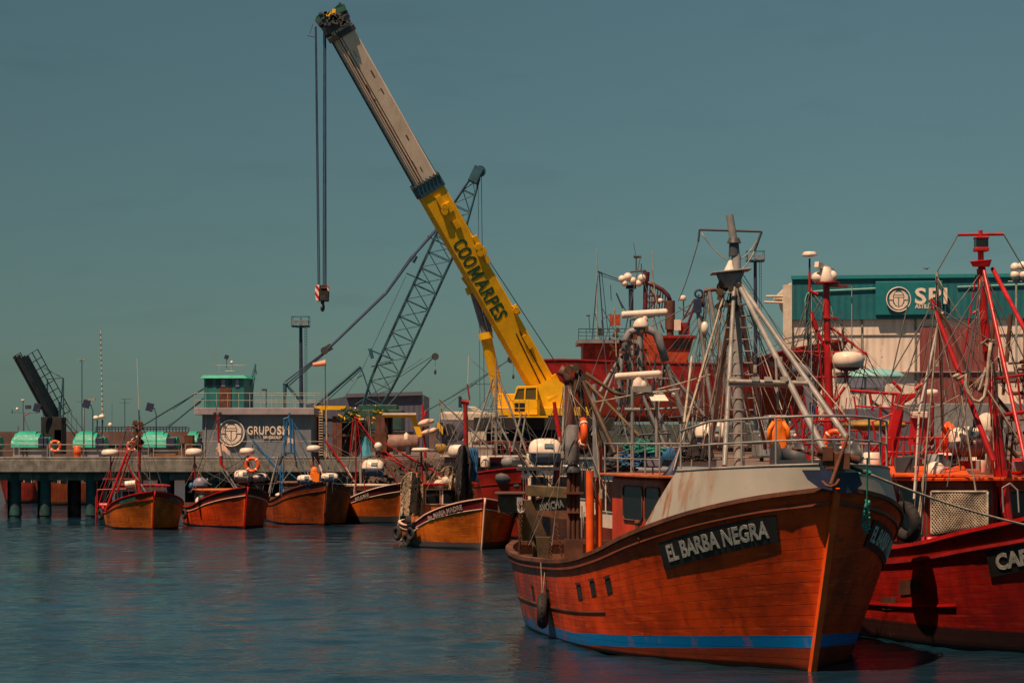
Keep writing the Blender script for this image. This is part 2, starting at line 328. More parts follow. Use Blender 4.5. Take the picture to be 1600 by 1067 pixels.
# ------------------------------------------------------------------ setting: water, quay
def struct(name, mb, m, loc=(0, 0, 0)): return tag(mb.build(name, m, None, loc), kind='structure')
import numpy as np
def water_sheet():                       # one sheet: real wavelets over the basin, flat far away
    rs = np.random.RandomState(5); xs = np.concatenate([[-3000, -60], np.arange(-36, 18.01, .28), [40, 3000]]); ys = np.concatenate([[-60, 20], np.arange(38, 142.01, .15), [200, 5000]])
    X, Y = np.meshgrid(xs, ys); Z = np.zeros_like(X)
    for i in range(34):
        lam = .55 * (6 / .55) ** rs.rand(); d = rs.normal(math.pi / 2 + .15, .55); k = 2 * math.pi / lam; A = .0235 * lam / (2 * math.pi) * (1.25 if lam < 2 else .8)
        env = .65 + .35 * np.sin(X * rs.uniform(.05, .3) + Y * rs.uniform(.03, .2) + rs.rand() * 6.3) * np.sin(Y * rs.uniform(.05, .25) - X * rs.uniform(.02, .2) + rs.rand() * 6.3)
        Z += A * env * np.sin(k * (math.cos(d) * X + math.sin(d) * Y) + rs.rand() * 6.3)
    patch = .75 + .35 * np.sin(X * .11 + 1.3 * np.sin(Y * .07)) * np.sin(Y * .093 + .8 * np.sin(X * .13))
    fade = np.clip((X + 36) / 3, 0, 1) * np.clip((18 - X) / 3, 0, 1) * np.clip((Y - 38) / 2, 0, 1) * np.clip((142 - Y) / 4, 0, 1)
    Z *= patch * fade; nx, ny = len(xs), len(ys); me = bpy.data.meshes.new('water'); me.vertices.add(nx * ny); me.vertices.foreach_set('co', np.stack([X, Y, Z], -1).ravel())
    j, i = np.meshgrid(np.arange(ny - 1), np.arange(nx - 1), indexing='ij'); a = (j * nx + i).ravel(); q_ = np.stack([a, a + 1, a + nx + 1, a + nx], -1).ravel(); n = len(a)
    me.loops.add(n * 4); me.loops.foreach_set('vertex_index', q_); me.polygons.add(n); me.polygons.foreach_set('loop_start', np.arange(n) * 4); me.polygons.foreach_set('loop_total', np.full(n, 4)); me.polygons.foreach_set('use_smooth', np.ones(n, bool))
    me.update(calc_edges=True); me.validate(); me.materials.append(M['water']); o = bpy.data.objects.new('water', me); scn.collection.objects.link(o); tag(o, kind='structure')
water_sheet()
DZ = 3.62            # quay level
q = MB()
for x0, x1, y0, y1 in ((-8.9, -3.5, 142.2, 900), (-3.5, 9, 136.5, 900), (9, 300, 99, 900), (-22, -8.9, 155, 900)):
    q.hexa([(x0, y0, -3), (x1, y0, -3), (x1, y1, -3), (x0, y1, -3)], [(x0, y0, DZ), (x1, y0, DZ), (x1, y1, DZ), (x0, y1, DZ)])
struct('quay', q, M['quaywall'])
# ------------------------------------------------------------------ boats
def interp(tab, a):
    if a <= tab[0][0]: return tab[0][1]
    for i in range(len(tab) - 1):
        x0, y0 = tab[i]; x1, y1 = tab[i + 1]
        if a <= x1:
            t = (a - x0) / (x1 - x0); pm = tab[i - 1] if i else tab[i]; pn = tab[i + 2] if i + 2 < len(tab) else tab[i + 1]
            m0 = (y1 - pm[1]) / (x1 - pm[0]) * (x1 - x0) if i else (y1 - y0); m1 = (pn[1] - y0) / (pn[0] - x0) * (x1 - x0)
            t2 = t * t; t3 = t2 * t
            return (2 * t3 - 3 * t2 + 1) * y0 + (t3 - 2 * t2 + t) * m0 + (-2 * t3 + 3 * t2) * y1 + (t3 - t2) * m1
    return tab[-1][1]
class Hull:
    """A boat hull. Local frame: +x forward, +y port, origin at the stem on the waterline."""
    def __init__(s, X, Y, th, L_, rake, wd, ww, zs, z0=0., keel=-.7):
        s.L = L_; s.rake = rake; s.wd = wd; s.ww = ww; s.zs = zs; s.keel = keel; s.z0 = z0
        s.loc = Vector((X, Y, z0)); s.rz = R(th) - math.pi / 2; s.M = Matrix.Translation(s.loc) @ Matrix.Rotation(s.rz, 4, 'Z')
        s.arc = [0.]; p = s.loc3(0, .9, -1)
        for i in range(1, 201):
            q = s.loc3(L_ * i / 200, .9, -1); s.arc.append(s.arc[-1] + (q - p).length); p = q
    def W(s, x, y, z): return s.M @ Vector((x, y, z))
    def C(s, a, y, z): return s.M @ Vector((s.rake - a, y, z))
    def w(s, a, v):
        d, w_ = interp(s.wd, a), interp(s.ww, a)
        p = 1.12 - .25 * min(1, a / (.5 * s.L))
        if v < 0: return max(.02, w_ * (1 + v * .9))
        return w_ + (d - w_) * v ** p
    def loc3(s, a, v, side, out=0.):
        z = interp(s.zs, a) * v if v >= 0 else -s.keel * v
        x = s.rake - a - s.rake * (1 - v) * math.exp(-(a / (.22 * s.L)) ** 1.5)
        return Vector((x, side * (s.w(a, v) + out), z))
    def P(s, a, v, side, out=0.): return s.M @ s.loc3(a, v, side, out)
    def a_of(s, arc):
        for i in range(200):
            if s.arc[i + 1] >= arc: return s.L * (i + (arc - s.arc[i]) / (s.arc[i + 1] - s.arc[i] + 1e-9)) / 200
        return s.L
    def surf(s, arc, drop, side, out=0.):          # point on the skin: metres aft of the stem along the rail, metres below the rail
        a = s.a_of(arc); z = interp(s.zs, a); v = 1 - drop / z
        e = .05; t = s.loc3(a + e, v, side) - s.loc3(max(0, a - e), v, side); g = s.loc3(a, v, side) - s.loc3(a, v - .02, side)
        n = t.cross(g).normalized(); n = n if n.y * side > 0 else -n
        return s.M @ (s.loc3(a, v, side) + n * out)
    def skin(s, name, mat_, parent, nu=56, nv=22):
        mb = MB(); mb.uv = []
        A = [s.L * (i / nu) ** 1.35 for i in range(nu + 1)]; V = [-.2 + 1.2 * j / nv for j in range(nv + 1)]
        for side in (-1, 1):
            o = len(mb.v)
            for v in V:
                for a in A: mb.v.append(s.P(a, v, side)); mb.uv.append((a, v))
            w = nu + 1
            for j in range(nv):
                for i in range(nu):
                    f = [o + j * w + i, o + j * w + i + 1, o + (j + 1) * w + i + 1, o + (j + 1) * w + i]
                    mb.f.append(f if side > 0 else f[::-1]); mb.sm.append(True); mb.mi.append(0)
        w = nu + 1; o2 = w * (nv + 1)
        for j in range(nv):                         # stem plate and transom
            for i, fl in ((0, 0), (nu, 1)):
                f = [j * w + i, (j + 1) * w + i, o2 + (j + 1) * w + i, o2 + j * w + i]
                mb.f.append(f[::-1] if fl else f); mb.sm.append(False); mb.mi.append(0)
        return mb.build(name, mat_, parent)
    def sweep(s, a0, a1, v, outw, hgt, dz=0., sides=(-1, 1), n=40, inw=.0):  # a rail swept along the hull
        mb = MB()
        for side in sides:
            vs = []
            for i in range(n + 1):
                a = a0 + (a1 - a0) * (i / n) ** 1.2; p = s.loc3(a, v, side)
                for dy, d in ((-inw, -hgt / 2), (outw, -hgt / 2), (outw, hgt / 2), (-inw, hgt / 2)):
                    yy = max(0, abs(p.y) + dy); vs.append(s.M @ Vector((p.x + (dy * .6 if a < .6 else 0), side * yy, p.z + d + dz)))
            fs = [(i * 4 + k, i * 4 + (k + 1) % 4, (i + 1) * 4 + (k + 1) % 4, (i + 1) * 4 + k) for i in range(n) for k in range(4)]
            if side < 0: fs = [f[::-1] for f in fs]
            mb.add(vs, fs + [(0, 1, 2, 3), (n * 4 + 3, n * 4 + 2, n * 4 + 1, n * 4)])
        return mb
    def deck(s, name, mat_, parent, drop=.8, a0=.3, n=30):   # deck and the inside of the bulwarks
        mb = MB(); rows = []
        for i in range(n + 1):
            a = a0 + (s.L - .12 - a0) * i / n; z = interp(s.zs, a); d = min(drop, z * .5); w_ = max(.03, s.w(a, 1) - .1); w2 = max(.02, s.w(a, 1 - d / z) - .1)
            x = s.rake - a; x2 = s.loc3(a, 1 - d / z, 1).x - .12
            rows.append([s.M @ Vector(q) for q in ((x - .1, -w_, z - .01), (x2, -w2, z - d), (x2, w2, z - d), (x - .1, w_, z - .01))])
        vs = [p for r in rows for p in r]
        fs = [(i * 4 + k, i * 4 + k + 1, (i + 1) * 4 + k + 1, (i + 1) * 4 + k) for i in range(n) for k in range(3)]
        fs.append((n * 4, n * 4 + 1, n * 4 + 2, n * 4 + 3)); mb.add(vs, fs); return mb.build(name, mat_, parent)
    def name(s, txt, arc, drop, hgt, side, parent, letter, plate=None, wlen=None, bold=.0, sx=1., platename='name_board', pad=.25, slope=0.):
        sgn = -1 if side < 0 else 1          # camera-left side reads towards the bow
        fm = lambda x, y, z: s.surf(arc + sgn * x, drop - y + slope * x, side, .035 + z)
        wl = wlen or .62 * hgt * len(txt) * sx
        if plate:
            mb = MB(); n = 16
            for d0, d1 in ((.0, .0),):
                top = lambda i, j: s.surf(arc + sgn * (i - .5) * wl, drop - (j - .5) * hgt * (1 + 2 * pad) + slope * (i - .5) * wl, side, .028)
                mb.grid(top, n, 3, True, flip=(side > 0)); mb.grid(lambda i, j: s.surf(arc + sgn * (i - .5) * wl, drop - (j - .5) * hgt * (1 + 2 * pad) + slope * (i - .5) * wl, side, .002), n, 3, True, flip=(side < 0))
                for e in (0, 1):
                    mb.grid(lambda i, j: s.surf(arc + sgn * (i - .5) * wl, drop - (e - .5) * hgt * (1 + 2 * pad) + slope * (i - .5) * wl, side, .002 + .026 * j), n, 1)
            parent = mb.build(platename, plate, parent)
        MB().text(txt, hgt * 1.35, fm, .004, bold, sx=sx).build('lettering', letter, parent)
def rail_line(mb, pts, h, r=.022, mid=1, every=1):
    pts = [Vector(p) for p in pts]; up = Vector((0, 0, h))
    mb.path([p + up for p in pts], r, 6)
    for k in range(mid): mb.path([p + up * ((k + 1) / (mid + 1)) for p in pts], r * .8, 5)
    for p in pts[::every]: mb.tube(p, p + up, r, n=6)
    return mb
def radar_bar(c, width, yaw, parent, h=.5, th=.16):
    c = Vector(c); d = Vector((math.cos(yaw), math.sin(yaw), .07)); mb = MB(); mb.tube(c - d * width / 2, c + d * width / 2, th / 2, n=14); mb.tube(c - d * width / 2, c - d * (width / 2 + .05), th / 2, th / 3, 12); mb.tube(c + d * width / 2, c + d * (width / 2 + .05), th / 2, th / 3, 12)
    mb.lathe([(.13, -h), (.14, -h + .06), (.12, -h * .35), (.07, -.05), (.07, 0)], c, n=14)
    o = mb.build('radar_scanner', M['white'], parent, bevel=.04); return o
def radome(c, r, parent, hh=.55, name='radome'):
    r = r * .86
    return MB().lathe([(r * .72, 0), (r * .95, .12 * r), (r, hh * r * .5), (r * .98, hh * r * .8), (r * .8, hh * r * 1.1), (r * .3, hh * r * 1.2), (.01, hh * r * 1.2)], c, n=18).build(name, M['white'], parent)
def liferaft(c, L_, r, yaw, label, group='life raft capsules on the boats', stand=None):
    t = thing('life_raft', label, 'life raft', c, yaw, group); c = Vector(c)
    Ry = Matrix.Rotation(yaw, 3, 'Z'); prof = [(.0, .0), (.4, .01), (.72, .06), (.92, .17), (1., .34), (1., .66), (.92, .83), (.72, .94), (.4, .99), (0., 1.)]
    for nm, mt, lo in (('upper_shell', M['white'], 0), ('lower_shell', M['raftgrey'], 1)):
        vs = []; n = 12
        for rr, zz in prof:
            for i in range(n + 1):
                a = math.pi * i / n + (math.pi if lo else 0); vs.append(c + Ry @ Vector(((zz - .5) * L_, rr * r * math.cos(a) + .001, rr * r * math.sin(a) * (1. if not lo else .92) + r + (.02 if not lo else -.0))))
        mb = MB(); mb.add(vs, [(j * (n + 1) + i, j * (n + 1) + i + 1, (j + 1) * (n + 1) + i + 1, (j + 1) * (n + 1) + i) for j in range(len(prof) - 1) for i in range(n)], True); mb.build(nm, mt, t)
    mb = MB(); mb.box(c + Vector((0, 0, r + .01)), (L_ * .90, r * 2.0, .05), Ry)
    for k in (-.25, .25): mb.torus(c + Ry @ Vector((k * L_, 0, r)), Ry @ Vector((1, 0, 0)), r * 1.0, .018, 24, 5)
    mb.build('seam_band', M['palesteel'], t)
    MB().box(c + Ry @ Vector((.1 * L_, -r * .9, r * 1.5)), (L_ * .26, .06, .17), Ry @ Matrix.Rotation(R(-28), 3, 'X')).build('label_plate', M['tealdark'], t)
    mb = MB()
    for k in (-.3, .3): mb.box(c + Ry @ Vector((k * L_, 0, .06)), (.08, r * 1.3, .2), Ry)
    mb.build('cradle', M['darksteel'], t); return t
def tyre(c, axis, r, label, rope_to=None, group='tyre fenders hanging on the boats'):
    c = Vector(c); t = thing('tyre_fender', label, 'tyre', c, 0, group)
    ax = Vector(axis).normalized(); mb = MB(); mb.torus(c, ax, r * .72, r * .28, 24, 10, sq=1.05)
    for k in range(24):
        u, w_ = basis(ax); an = 2 * math.pi * k / 24; d = u * math.cos(an) + w_ * math.sin(an); mb.box(c + d * r * .985, (.03, .03, .03))
    mb.build('tread', M['black'], t)
    if rope_to is not None: MB().rope(c + Vector((0, 0, r * .7)), rope_to, .016, n=5).rope(c + Vector((0, 0, r * .7)), Vector(rope_to) + Vector((.12, .1, 0)), .014, n=5).build('hanging_rope', M['rope'], t)
def lifering(c, axis, r, label, m='orange'):
    t = thing('life_ring', label, 'life ring', c, 0, 'orange life rings'); MB().torus(c, axis, r * .78, r * .22, 22, 8).build('ring', M[m], t)
    mb = MB(); u, w_ = basis(Vector(axis))
    for k in range(4):
        a = math.pi / 4 + k * math.pi / 2; d = u * math.cos(a) + w_ * math.sin(a); tn = Vector(axis).normalized().cross(d); mb.torus(Vector(c) + d * r * .78, tn, r * .235, .012, 10, 5, sq=3)
    mb.build('band', M['white'], t)
# hull shapes: shares of the length and beam
def scaled(tab, kx, ky): return [(a * kx, b * ky) for a, b in tab]
WD = [(0, .06), (.5, .95), (1, 1.55), (2, 2.32), (3, 2.8), (4.5, 3.2), (8, 3.4), (11, 3.35), (14, 3.1), (15.5, 2.85), (16.8, 2.3)]
WW = [(0, .03), (.5, .26), (1, .56), (2, 1.2), (3, 1.8), (4.5, 2.45), (6, 2.85), (8, 3.08), (11, 3.05), (14, 2.75), (15.5, 2.3), (16.8, 1.6)]
WW2 = [(0, .03), (.5, .34), (1, .75), (2, 1.5), (3, 2.1), (4.5, 2.7), (8, 3.12), (11, 3.05), (14, 2.75), (15.5, 2.3), (16.8, 1.6)]
ZS = [(0, 3.85), (1.5, 3.47), (3, 3.06), (4.5, 2.66), (6, 2.3), (8, 2.0), (11, 1.87), (14, 1.85), (16.8, 2.05)]

def near_trawler():
    h = Hull(6.32, 48.6, 15, 16.8, 1.3, WD, WW, ZS)
    t = thing('fishing_trawler', 'big rusty orange trawler nearest the camera with EL BARBA NEGRA name board and white bulwark', 'fishing boat', h.loc, h.rz)
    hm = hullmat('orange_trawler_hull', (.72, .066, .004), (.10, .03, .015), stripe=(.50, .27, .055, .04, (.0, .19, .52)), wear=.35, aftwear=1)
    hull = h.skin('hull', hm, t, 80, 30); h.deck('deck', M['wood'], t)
    h.sweep(0, 16.8, 1, .07, .09, .03, inw=.13).build('cap_rail', M['rust'], hull)
    h.sweep(0, 16.8, .93, .045, .07, 0).build('rubbing_strake', paint('dark_orange_strake', (.20, .045, .016), .6, .3, .4, .3), hull)
    h.sweep(6, 16.8, .42, .02, .035, 0).build('rubbing_strake', M['rust'], hull)
    MB().bar(h.M @ Vector((-.03, 0, -.2)), h.M @ Vector((h.rake + .05, 0, 3.9)), .13, .16, up=h.M.to_3x3() @ Vector((1, 0, 0))).build('stem_bar', M['orange'], hull)
    # transom top rail
    a, b_ = h.P(16.8, 1, -1), h.P(16.8, 1, 1); MB().bar(a, b_, .2, .1).build('cap_rail', M['rust'], hull)
    # scuppers
    for px, py in ((803, 915), (834, 925), (857, 930), (908, 924), (930, 918), (955, 914)):
        # find along the camera-left side
        best = min(((abs((h.P(a_ / 20, .5, -1).x / h.P(a_ / 20, .5, -1).y) * F + 800 - px)), a_ / 20) for a_ in range(60, 336))[1]
        p = h.P(best, .5, -1); z = zy(py, p.y); v = z / interp(h.zs, best); c0 = h.P(best, v, -1)
        ar = h.arc[int(best / h.L * 200)]; dr = interp(h.zs, best) * (1 - v)
        MB().grid(lambda i, j: h.surf(ar + .30 * (i - .5), dr + .36 * (j - .5), -1, .012), 2, 2).build('scupper', M['black'], hull)
        MB().grid(lambda i, j: h.surf(ar + .36 * (i - .5), dr - .2 + .04 * (j - .5), -1, .03), 2, 1).build('scupper_lip', M['rust'], hull)
    h.name('EL BARBA NEGRA', 2.72, .66, .36, -1, hull, M['lettering'], M['plate'], 3.15, .014, .71, pad=.30, slope=0)
    h.name('EL BARBA NEGRA', 3.05, .72, .34, 1, hull, M['lettering'], M['plate'], 3.1, .012, .76, pad=.32)
    # white whaleback bulwark
    top = lambda a: 4.38 - .06 * a
    def wb(side, off=0.):
        def fn(i, j):
            a = (3.62 - .75 * j) * i ** 1.3; z0 = interp(h.zs, a) + .07; z1 = top(a); w0 = h.w(a, 1) - .04; w1 = max(.28, h.w(a, 1) * .90 - .02)
            return h.C(a - (0 if a > .01 else 0), side * (w0 + (w1 - w0) * j - off), z0 + (z1 - z0) * j)
        return fn
    mb = MB()
    for s_ in (-1, 1): mb.grid(wb(s_), 30, 6, flip=(s_ < 0)); mb.grid(wb(s_, .05), 30, 6, flip=(s_ > 0))
    f0 = wb(-1); f1 = wb(1); mb.add([f0(0, 0), f1(0, 0), f1(0, 1), f0(0, 1)], [(0, 1, 2, 3)]); wbk = mb.build('bulwark', M['bulwark'], t)
    mb = MB()
    for s_ in (-1, 1): mb.path([wb(s_)(i / 20, 1) for i in range(21)], .03, 6)
    mb.build('cap_rail', M['silver'], wbk)
    # foredeck plate + aft bulkhead
    mb = MB(); A = [i * .145 for i in range(20)]; vs = []
    for a in A: w1 = max(.2, h.w(a, 1) * .9 - .06); vs += [h.C(a, -w1, top(a) - .22), h.C(a, w1, top(a) - .22)]
    mb.add(vs, [(2 * i, 2 * i + 1, 2 * i + 3, 2 * i + 2) for i in range(19)]); mb.build('foredeck', M['grey'], t)
    mb = MB(); w1 = 2.35; mb.hexa([h.C(3.3, -w1, 2.3), h.C(3.3, w1, 2.3), h.C(3.38, w1, 2.3), h.C(3.38, -w1, 2.3)], [h.C(2.75, -2.3, 4.0), h.C(2.75, 2.3, 4.0), h.C(2.83, 2.3, 4.0), h.C(2.83, -2.3, 4.0)]); mb.build('bulkhead', M['deepred'], t)
    # wheelhouse
    def hbox(mb, a0, a1, y0, y1, z0, z1, m=0): return mb.hexa([h.C(a0, y0, z0), h.C(a1, y0, z0), h.C(a1, y1, z0), h.C(a0, y1, z0)], [h.C(a0, y0, z1), h.C(a1, y0, z1), h.C(a1, y1, z1), h.C(a0, y1, z1)], m)
    wm = paint('red_wheelhouse_paint', (.62, .055, .012), .45, .25, .15, .3)
    wh = hbox(MB(), 3.75, 7.4, -2.5, 2.5, 2.35, 4.02).build('wheelhouse', wm, t, bevel=.06)
    mb = MB(); hbox(mb, 3.4, 7.65, -2.72, 2.72, 4.03, 4.10); mb.build('roof', paint('orange_roof_paint', (.50, .13, .04), .6, .3, .2, .3), wh, bevel=.02)
    def rwin(a0, a1, z0, z1, y, parent):
        fr = MB(); r_ = .12; pts = []
        for cx, cz, st in ((a1 - r_, z1 - r_, 0), (a0 + r_, z1 - r_, 90), (a0 + r_, z0 + r_, 180), (a1 - r_, z0 + r_, 270)):
            for k in range(5): an = R(st + 22.5 * k); pts.append((cx + r_ * math.cos(an), cz + r_ * math.sin(an)))
        sg = -1 if y < 0 else 1
        fr.prism([(p, q_) for p, q_ in pts], lambda x, z, d: h.C(x, y + sg * d, z), .0, .012); g = fr.build('window', M['glass'], parent)
        MB().path([h.C(p, y + sg * .02, q_) for p, q_ in pts], .018, 5, closed=True).build('frame', M['brown'], g)
    for sg in (-1, 1): rwin(5.05, 6.45, 3.05, 3.82, sg * 2.505, wh); rwin(3.86, 4.85, 3.02, 3.82, sg * 2.505, wh)
    # roof rail, floodlight, horn
    mb = MB(); rail_line(mb, [h.C(a, -2.6, 4.1) for a in (7.6, 6.6, 5.6, 4.6, 3.6)] , .68, .022, 1); rail_line(mb, [h.C(a, 2.6, 4.1) for a in (7.6, 6.6, 5.6, 4.6, 3.6)], .68, .022, 1); mb.path([h.C(7.6, y, 4.78) for y in (-2.6, 0, 2.6)], .022); mb.build('roof_rail', M['silver'], t)
    c = at(1020, 722, 51.2); mb = MB(); mb.box(c, (.40, .12, .24)); mb.tube(c, c - Vector((0, 0, .3)), .02); fl = mb.build('floodlight', M['darksteel'], t, bevel=.02)
    MB().box(c - Vector((0, .063, 0)), (.32, .01, .17)).build('lens', M['raftgrey'], fl)
    MB().lathe([(.19, 0), (.12, .12), (.06, .45), (.035, .75)], at(1046, 747, 50.4), at(1060, 706, 50.6) - at(1046, 747, 50.4), 14).build('horn', M['navy'], t)
    # bow rails
    P_ = lambda a, sd: h.C(a, sd * max(.0, h.w(a, 1) * .9 - .06), top(a) - .02)
    mb = MB(); pts = [P_(2.8, -1), P_(2.0, -1), P_(1.3, -1), P_(.7, -1), P_(.25, -1)]; pr = [P_(2.8, 1), P_(2.0, 1), P_(1.3, 1), P_(.7, 1), P_(.25, 1)]
    allp = pts + pr[::-1]; up = Vector((0, 0, 1.02)); mb.path([p + up + (Vector((0, 0, -.16)) if i in (0, 9) else Vector()) for i, p in enumerate(allp)], .027, 8); mb.path([p + up * .52 for p in allp], .022, 6)
    for p in allp: mb.tube(p, p + up, .024, n=6)
    mb.build('bow_rail', M['silver'], t)
    # anchor gear, bow roller, anchor
    c = at(1306, 728, 47.4); mb = MB(); mb.box(c + Vector((0, .1, .1)), (.5, .8, .35)); mb.box(c + Vector((-.2, -.2, .25)), (.2, .3, .3)); mb.tube(c + Vector((-.4, -.15, .3)), c + Vector((.45, -.15, .12)), .09, n=10)
    mb.tube(at(1262, 705, 47.6), at(1352, 738, 47.3), .05, .04); mb.tube(at(1238, 700, 47.8), at(1300, 718, 47.3), .035); mb.build('bow_roller', M['rust'], t, bevel=.02)
    mb = MB(); mb.tube(at(1325, 680, 47.2), at(1298, 757, 46.9), .035, .045); mb.path([at(1285, 752, 47.0), at(1291, 758, 46.85), at(1298, 760, 46.8), at(1306, 757, 46.9), at(1311, 749, 47.0)], .03, 6)
    mb.build('anchor', M['rust'], t)
    # hawse pocket plates
    mb = MB(); mb.prism([(0, 0), (-.62, .0), (-.5, -.2), (-.28, -.36), (0, -.42)], lambda x, z, d: at(1300, 734, 47.15) + Vector((x, -d, z)), 0, .05); mb.prism([(0, 0), (.42, .0), (.5, -.25), (.3, -.42), (0, -.42)], lambda x, z, d: at(1312, 738, 47.2) + Vector((x, -d + abs(x) * .6, z)), 0, .05); mb.build('hawse_plate', M['navy'], t)
    # main tripod mast
    Y = 53.4; mt = M['silver']
    mb = MB(); mb.tube(h.C(5.6, 0, 4.0), at(1150, 400, Y), .13, .11, 14); mb.tube(at(1150, 400, Y), at(1140, 336, Y), .10, .085, 12)
    for i in range(16):
        p = h.C(5.6, 0, 4.2).lerp(at(1152, 440, Y), i / 16); mb.tube(p - Vector((.0, .14, 0)), p + Vector((.32, -.14, 0)), .015, n=5); mb.tube(p - Vector((.28, .14, 0)), p - Vector((.0, .14, 0)), .015, n=5)
    mast = mb.build('mast', M['silver'], t)
    mb = MB(); ap = at(1148, 432, Y)
    for q_, r_ in ((at(1132, 728, 50.5), .06), (at(1296, 720, 49), .075), (at(1346, 717, 49.6), .07)): mb.tube(ap, q_, r_ * .8, r_, 10)
    for q_ in (at(1195, 700, 56), at(1110, 700, 56)): mb.tube(ap, q_, .06, .07, 8)
    mb.build('mast_leg', mt, mast)
    mb = MB(); c = at(1143, 436, Y); mb.hexa([c + Vector(q_) for q_ in ((-.2, -.16, -.2), (.14, -.16, -.2), (.14, .16, -.2), (-.2, .16, -.2))], [c + Vector(q_) for q_ in ((-.34, -.25, .12), (.28, -.25, .15), (.28, .25, .15), (-.34, .25, .12))])
    mb.box(c + Vector((-.02, 0, .17)), (.9, .75, .05), Matrix.Rotation(R(-6), 3, 'Y')); mb.build('masthead_platform', M['grey'], mast, bevel=.02)
    mb = MB(); mb.tube(at(1093, 359, Y), at(1190, 362, Y), .03, n=6); mb.tube(at(1093, 359, Y), at(1091, 378, Y), .025, n=5); mb.tube(at(1190, 362, Y), at(1179, 392, Y), .03, n=5); mb.tube(at(1147, 400, Y), at(1147, 378, Y), .13, .11, 12); mb.tube(at(1147, 380, Y), at(1147, 372, Y), .17, .12, 12); mb.build('yardarm', M['darksteel'], mast)
    mb = MB(); mb.tube(at(1141, 425, Y), at(1142, 407, Y), .16, .05, 12); mb.build('masthead_lamp', M['lamp'], mast)
    # hanging blocks under the masthead
    mb = MB()
    for i in range(26):
        p = at(1122 + random.random() * 34, 440 + random.random() ** 1.3 * 62, Y - .5 + random.random()); mb.box(p, (.06 + random.random() * .08, .08, .08 + random.random() * .12), Matrix.Rotation(random.random() * 3, 3, 'Y'))
        if i % 2: mb.rope(p, p + Vector((random.uniform(-.1, .1), 0, random.uniform(.1, .3))), .01)
    mb.each('rigging_block', M['rustdark'], mast)
    # crossbar / boom cradle
    mb = MB(); mb.tube(at(1138, 596, 50.6), at(1262, 599, 51), .055, n=8); mb.tube(at(1138, 601, 50.6), at(1240, 604, 51), .03, n=6); mb.tube(at(1212, 560, 51), at(1216, 640, 51), .03)
    for x in (1145, 1180, 1200, 1225, 1250): mb.box(at(x, 592, 50.7), (.16, .1, .1))
    mb.build('boom_cradle', M['palesteel'], t)
    # stays
    mb = MB(); r_ = .017
    for x0, y0, x1, y1, Y1 in ((1132, 458, 1072, 661, 52), (1132, 458, 1052, 735, 50), (1148, 440, 1098, 700, 54), (1155, 440, 1222, 640, 52), (1155, 445, 1262, 720, 52), (1150, 445, 1330, 660, 51), (1140, 450, 1168, 700, 55), (1129, 450, 1110, 720, 55), (1158, 445, 1300, 640, 56)): mb.rope(at(x0, y0, Y), at(x1, y1, Y1), r_)
    for x0, y0, x1, y1, Y1 in ((1091, 378, 1060, 470, 70), (1179, 392, 1150, 425, Y), (1187, 370, 1150, 408, Y), (1095, 362, 1140, 408, Y)): mb.rope(at(x0, y0, Y), at(x1, y1, Y1), .012, .1)
    mb.rope(at(930, 628, 54), at(1110, 585, 52), .015, .05); mb.tube(at(1132, 458, Y), at(1073, 660, 51.8), .03, n=6); mb.tube(at(1081, 557, 52), at(1069, 660, 51), .03, n=6)
    mb.build('stay', M['rope'], t)
    web(t, 53.4, [(1145, 436), (1150, 470), (1152, 520), (1142, 400)], [(1100, 700, 40), (1180, 715, 40), (1270, 700, 40), (1060, 720, 25), (1330, 690, 20)], 26, 101)
    web(t, 56, [(905, 580), (925, 620), (890, 600)], [(900, 860, 20), (950, 800, 20), (840, 860, 25), (980, 720, 30)], 16, 102)
    # fore deck winch heap, cowl
    mb = MB(); c = h.C(1.8, 0, 4.2)
    for s_ in (-.6, .6): mb.lathe([(.34, 0), (.34, .06), (.2, .08), (.2, .5), (.34, .52), (.34, .58)], c + Vector((s_, 0, .3)), (1, .2, 0), 14)
    mb.box(c + Vector((.2, 0, .12)), (1.7, .7, .25)); mb.build('windlass', M['darksteel'], t)
    # aft side: orange pipes, rusty columns, exhaust
    Y = 55.8
    mb = MB(); mb.tube(at(922, 735, Y), at(922, 868, Y), .10, n=14); mb.tube(at(936, 700, Y + .2), at(936, 866, Y + .2), .085, n=14); mb.build('derrick_post', M['orange'], t)
    mb = MB(); mb.tube(at(929, 600, Y), at(930, 745, Y), .06, n=10); mb.bar(at(932, 690, Y), at(933, 745, Y), .16, .12); mb.build('derrick_post', M['grey'], t)
    Ye = 56.6
    mb = MB(); mb.tube(at(890, 668, Ye), at(890, 590, Ye), .12, n=14); mb.path([at(890, 600, Ye), at(888, 590, Ye), at(882, 582, Ye), at(874, 577, Ye)], .13, 12); ex = mb.build('exhaust_pipe', M['brown'], t)
    MB().lathe([(.15, 0), (.18, .06), (.18, .9), (.15, .98)], at(894, 726, Ye), n=18).build('muffler', M['exh'], ex)
    MB().lathe([(.2, 0), (.2, .07), (.13, .16), (.1, .25)], at(895, 738, Ye), n=16).build('muffler', M['darksteel'], ex)
    mb = MB()
    for x in (889, 896, 903): mb.tube(at(x, 735, Ye), at(x, 874, Ye), .055, n=8)
    mb.box(at(896, 770, Ye), (.5, .4, .05)); mb.box(at(896, 800, Ye), (.3, .25, .04)); mb.box(at(896, 858, Ye), (.45, .35, .5)); mb.build('engine_casing', M['rust'], t)
    mb = MB(); mb.path([at(910, 765, Ye - .3), at(910, 725, Ye - .3), at(913, 722, Ye - .3), at(916, 725, Ye - .3), at(916, 790, Ye - .3)], .02, 6); mb.tube(at(909, 790, Ye - .3), at(909, 840, Ye - .3), .02); mb.path([at(912, 840, Ye - .3), at(912, 800, Ye - .3), at(926, 795, Ye - .3)], .02, 6)
    mb.build('handrail', M['silver'], t)
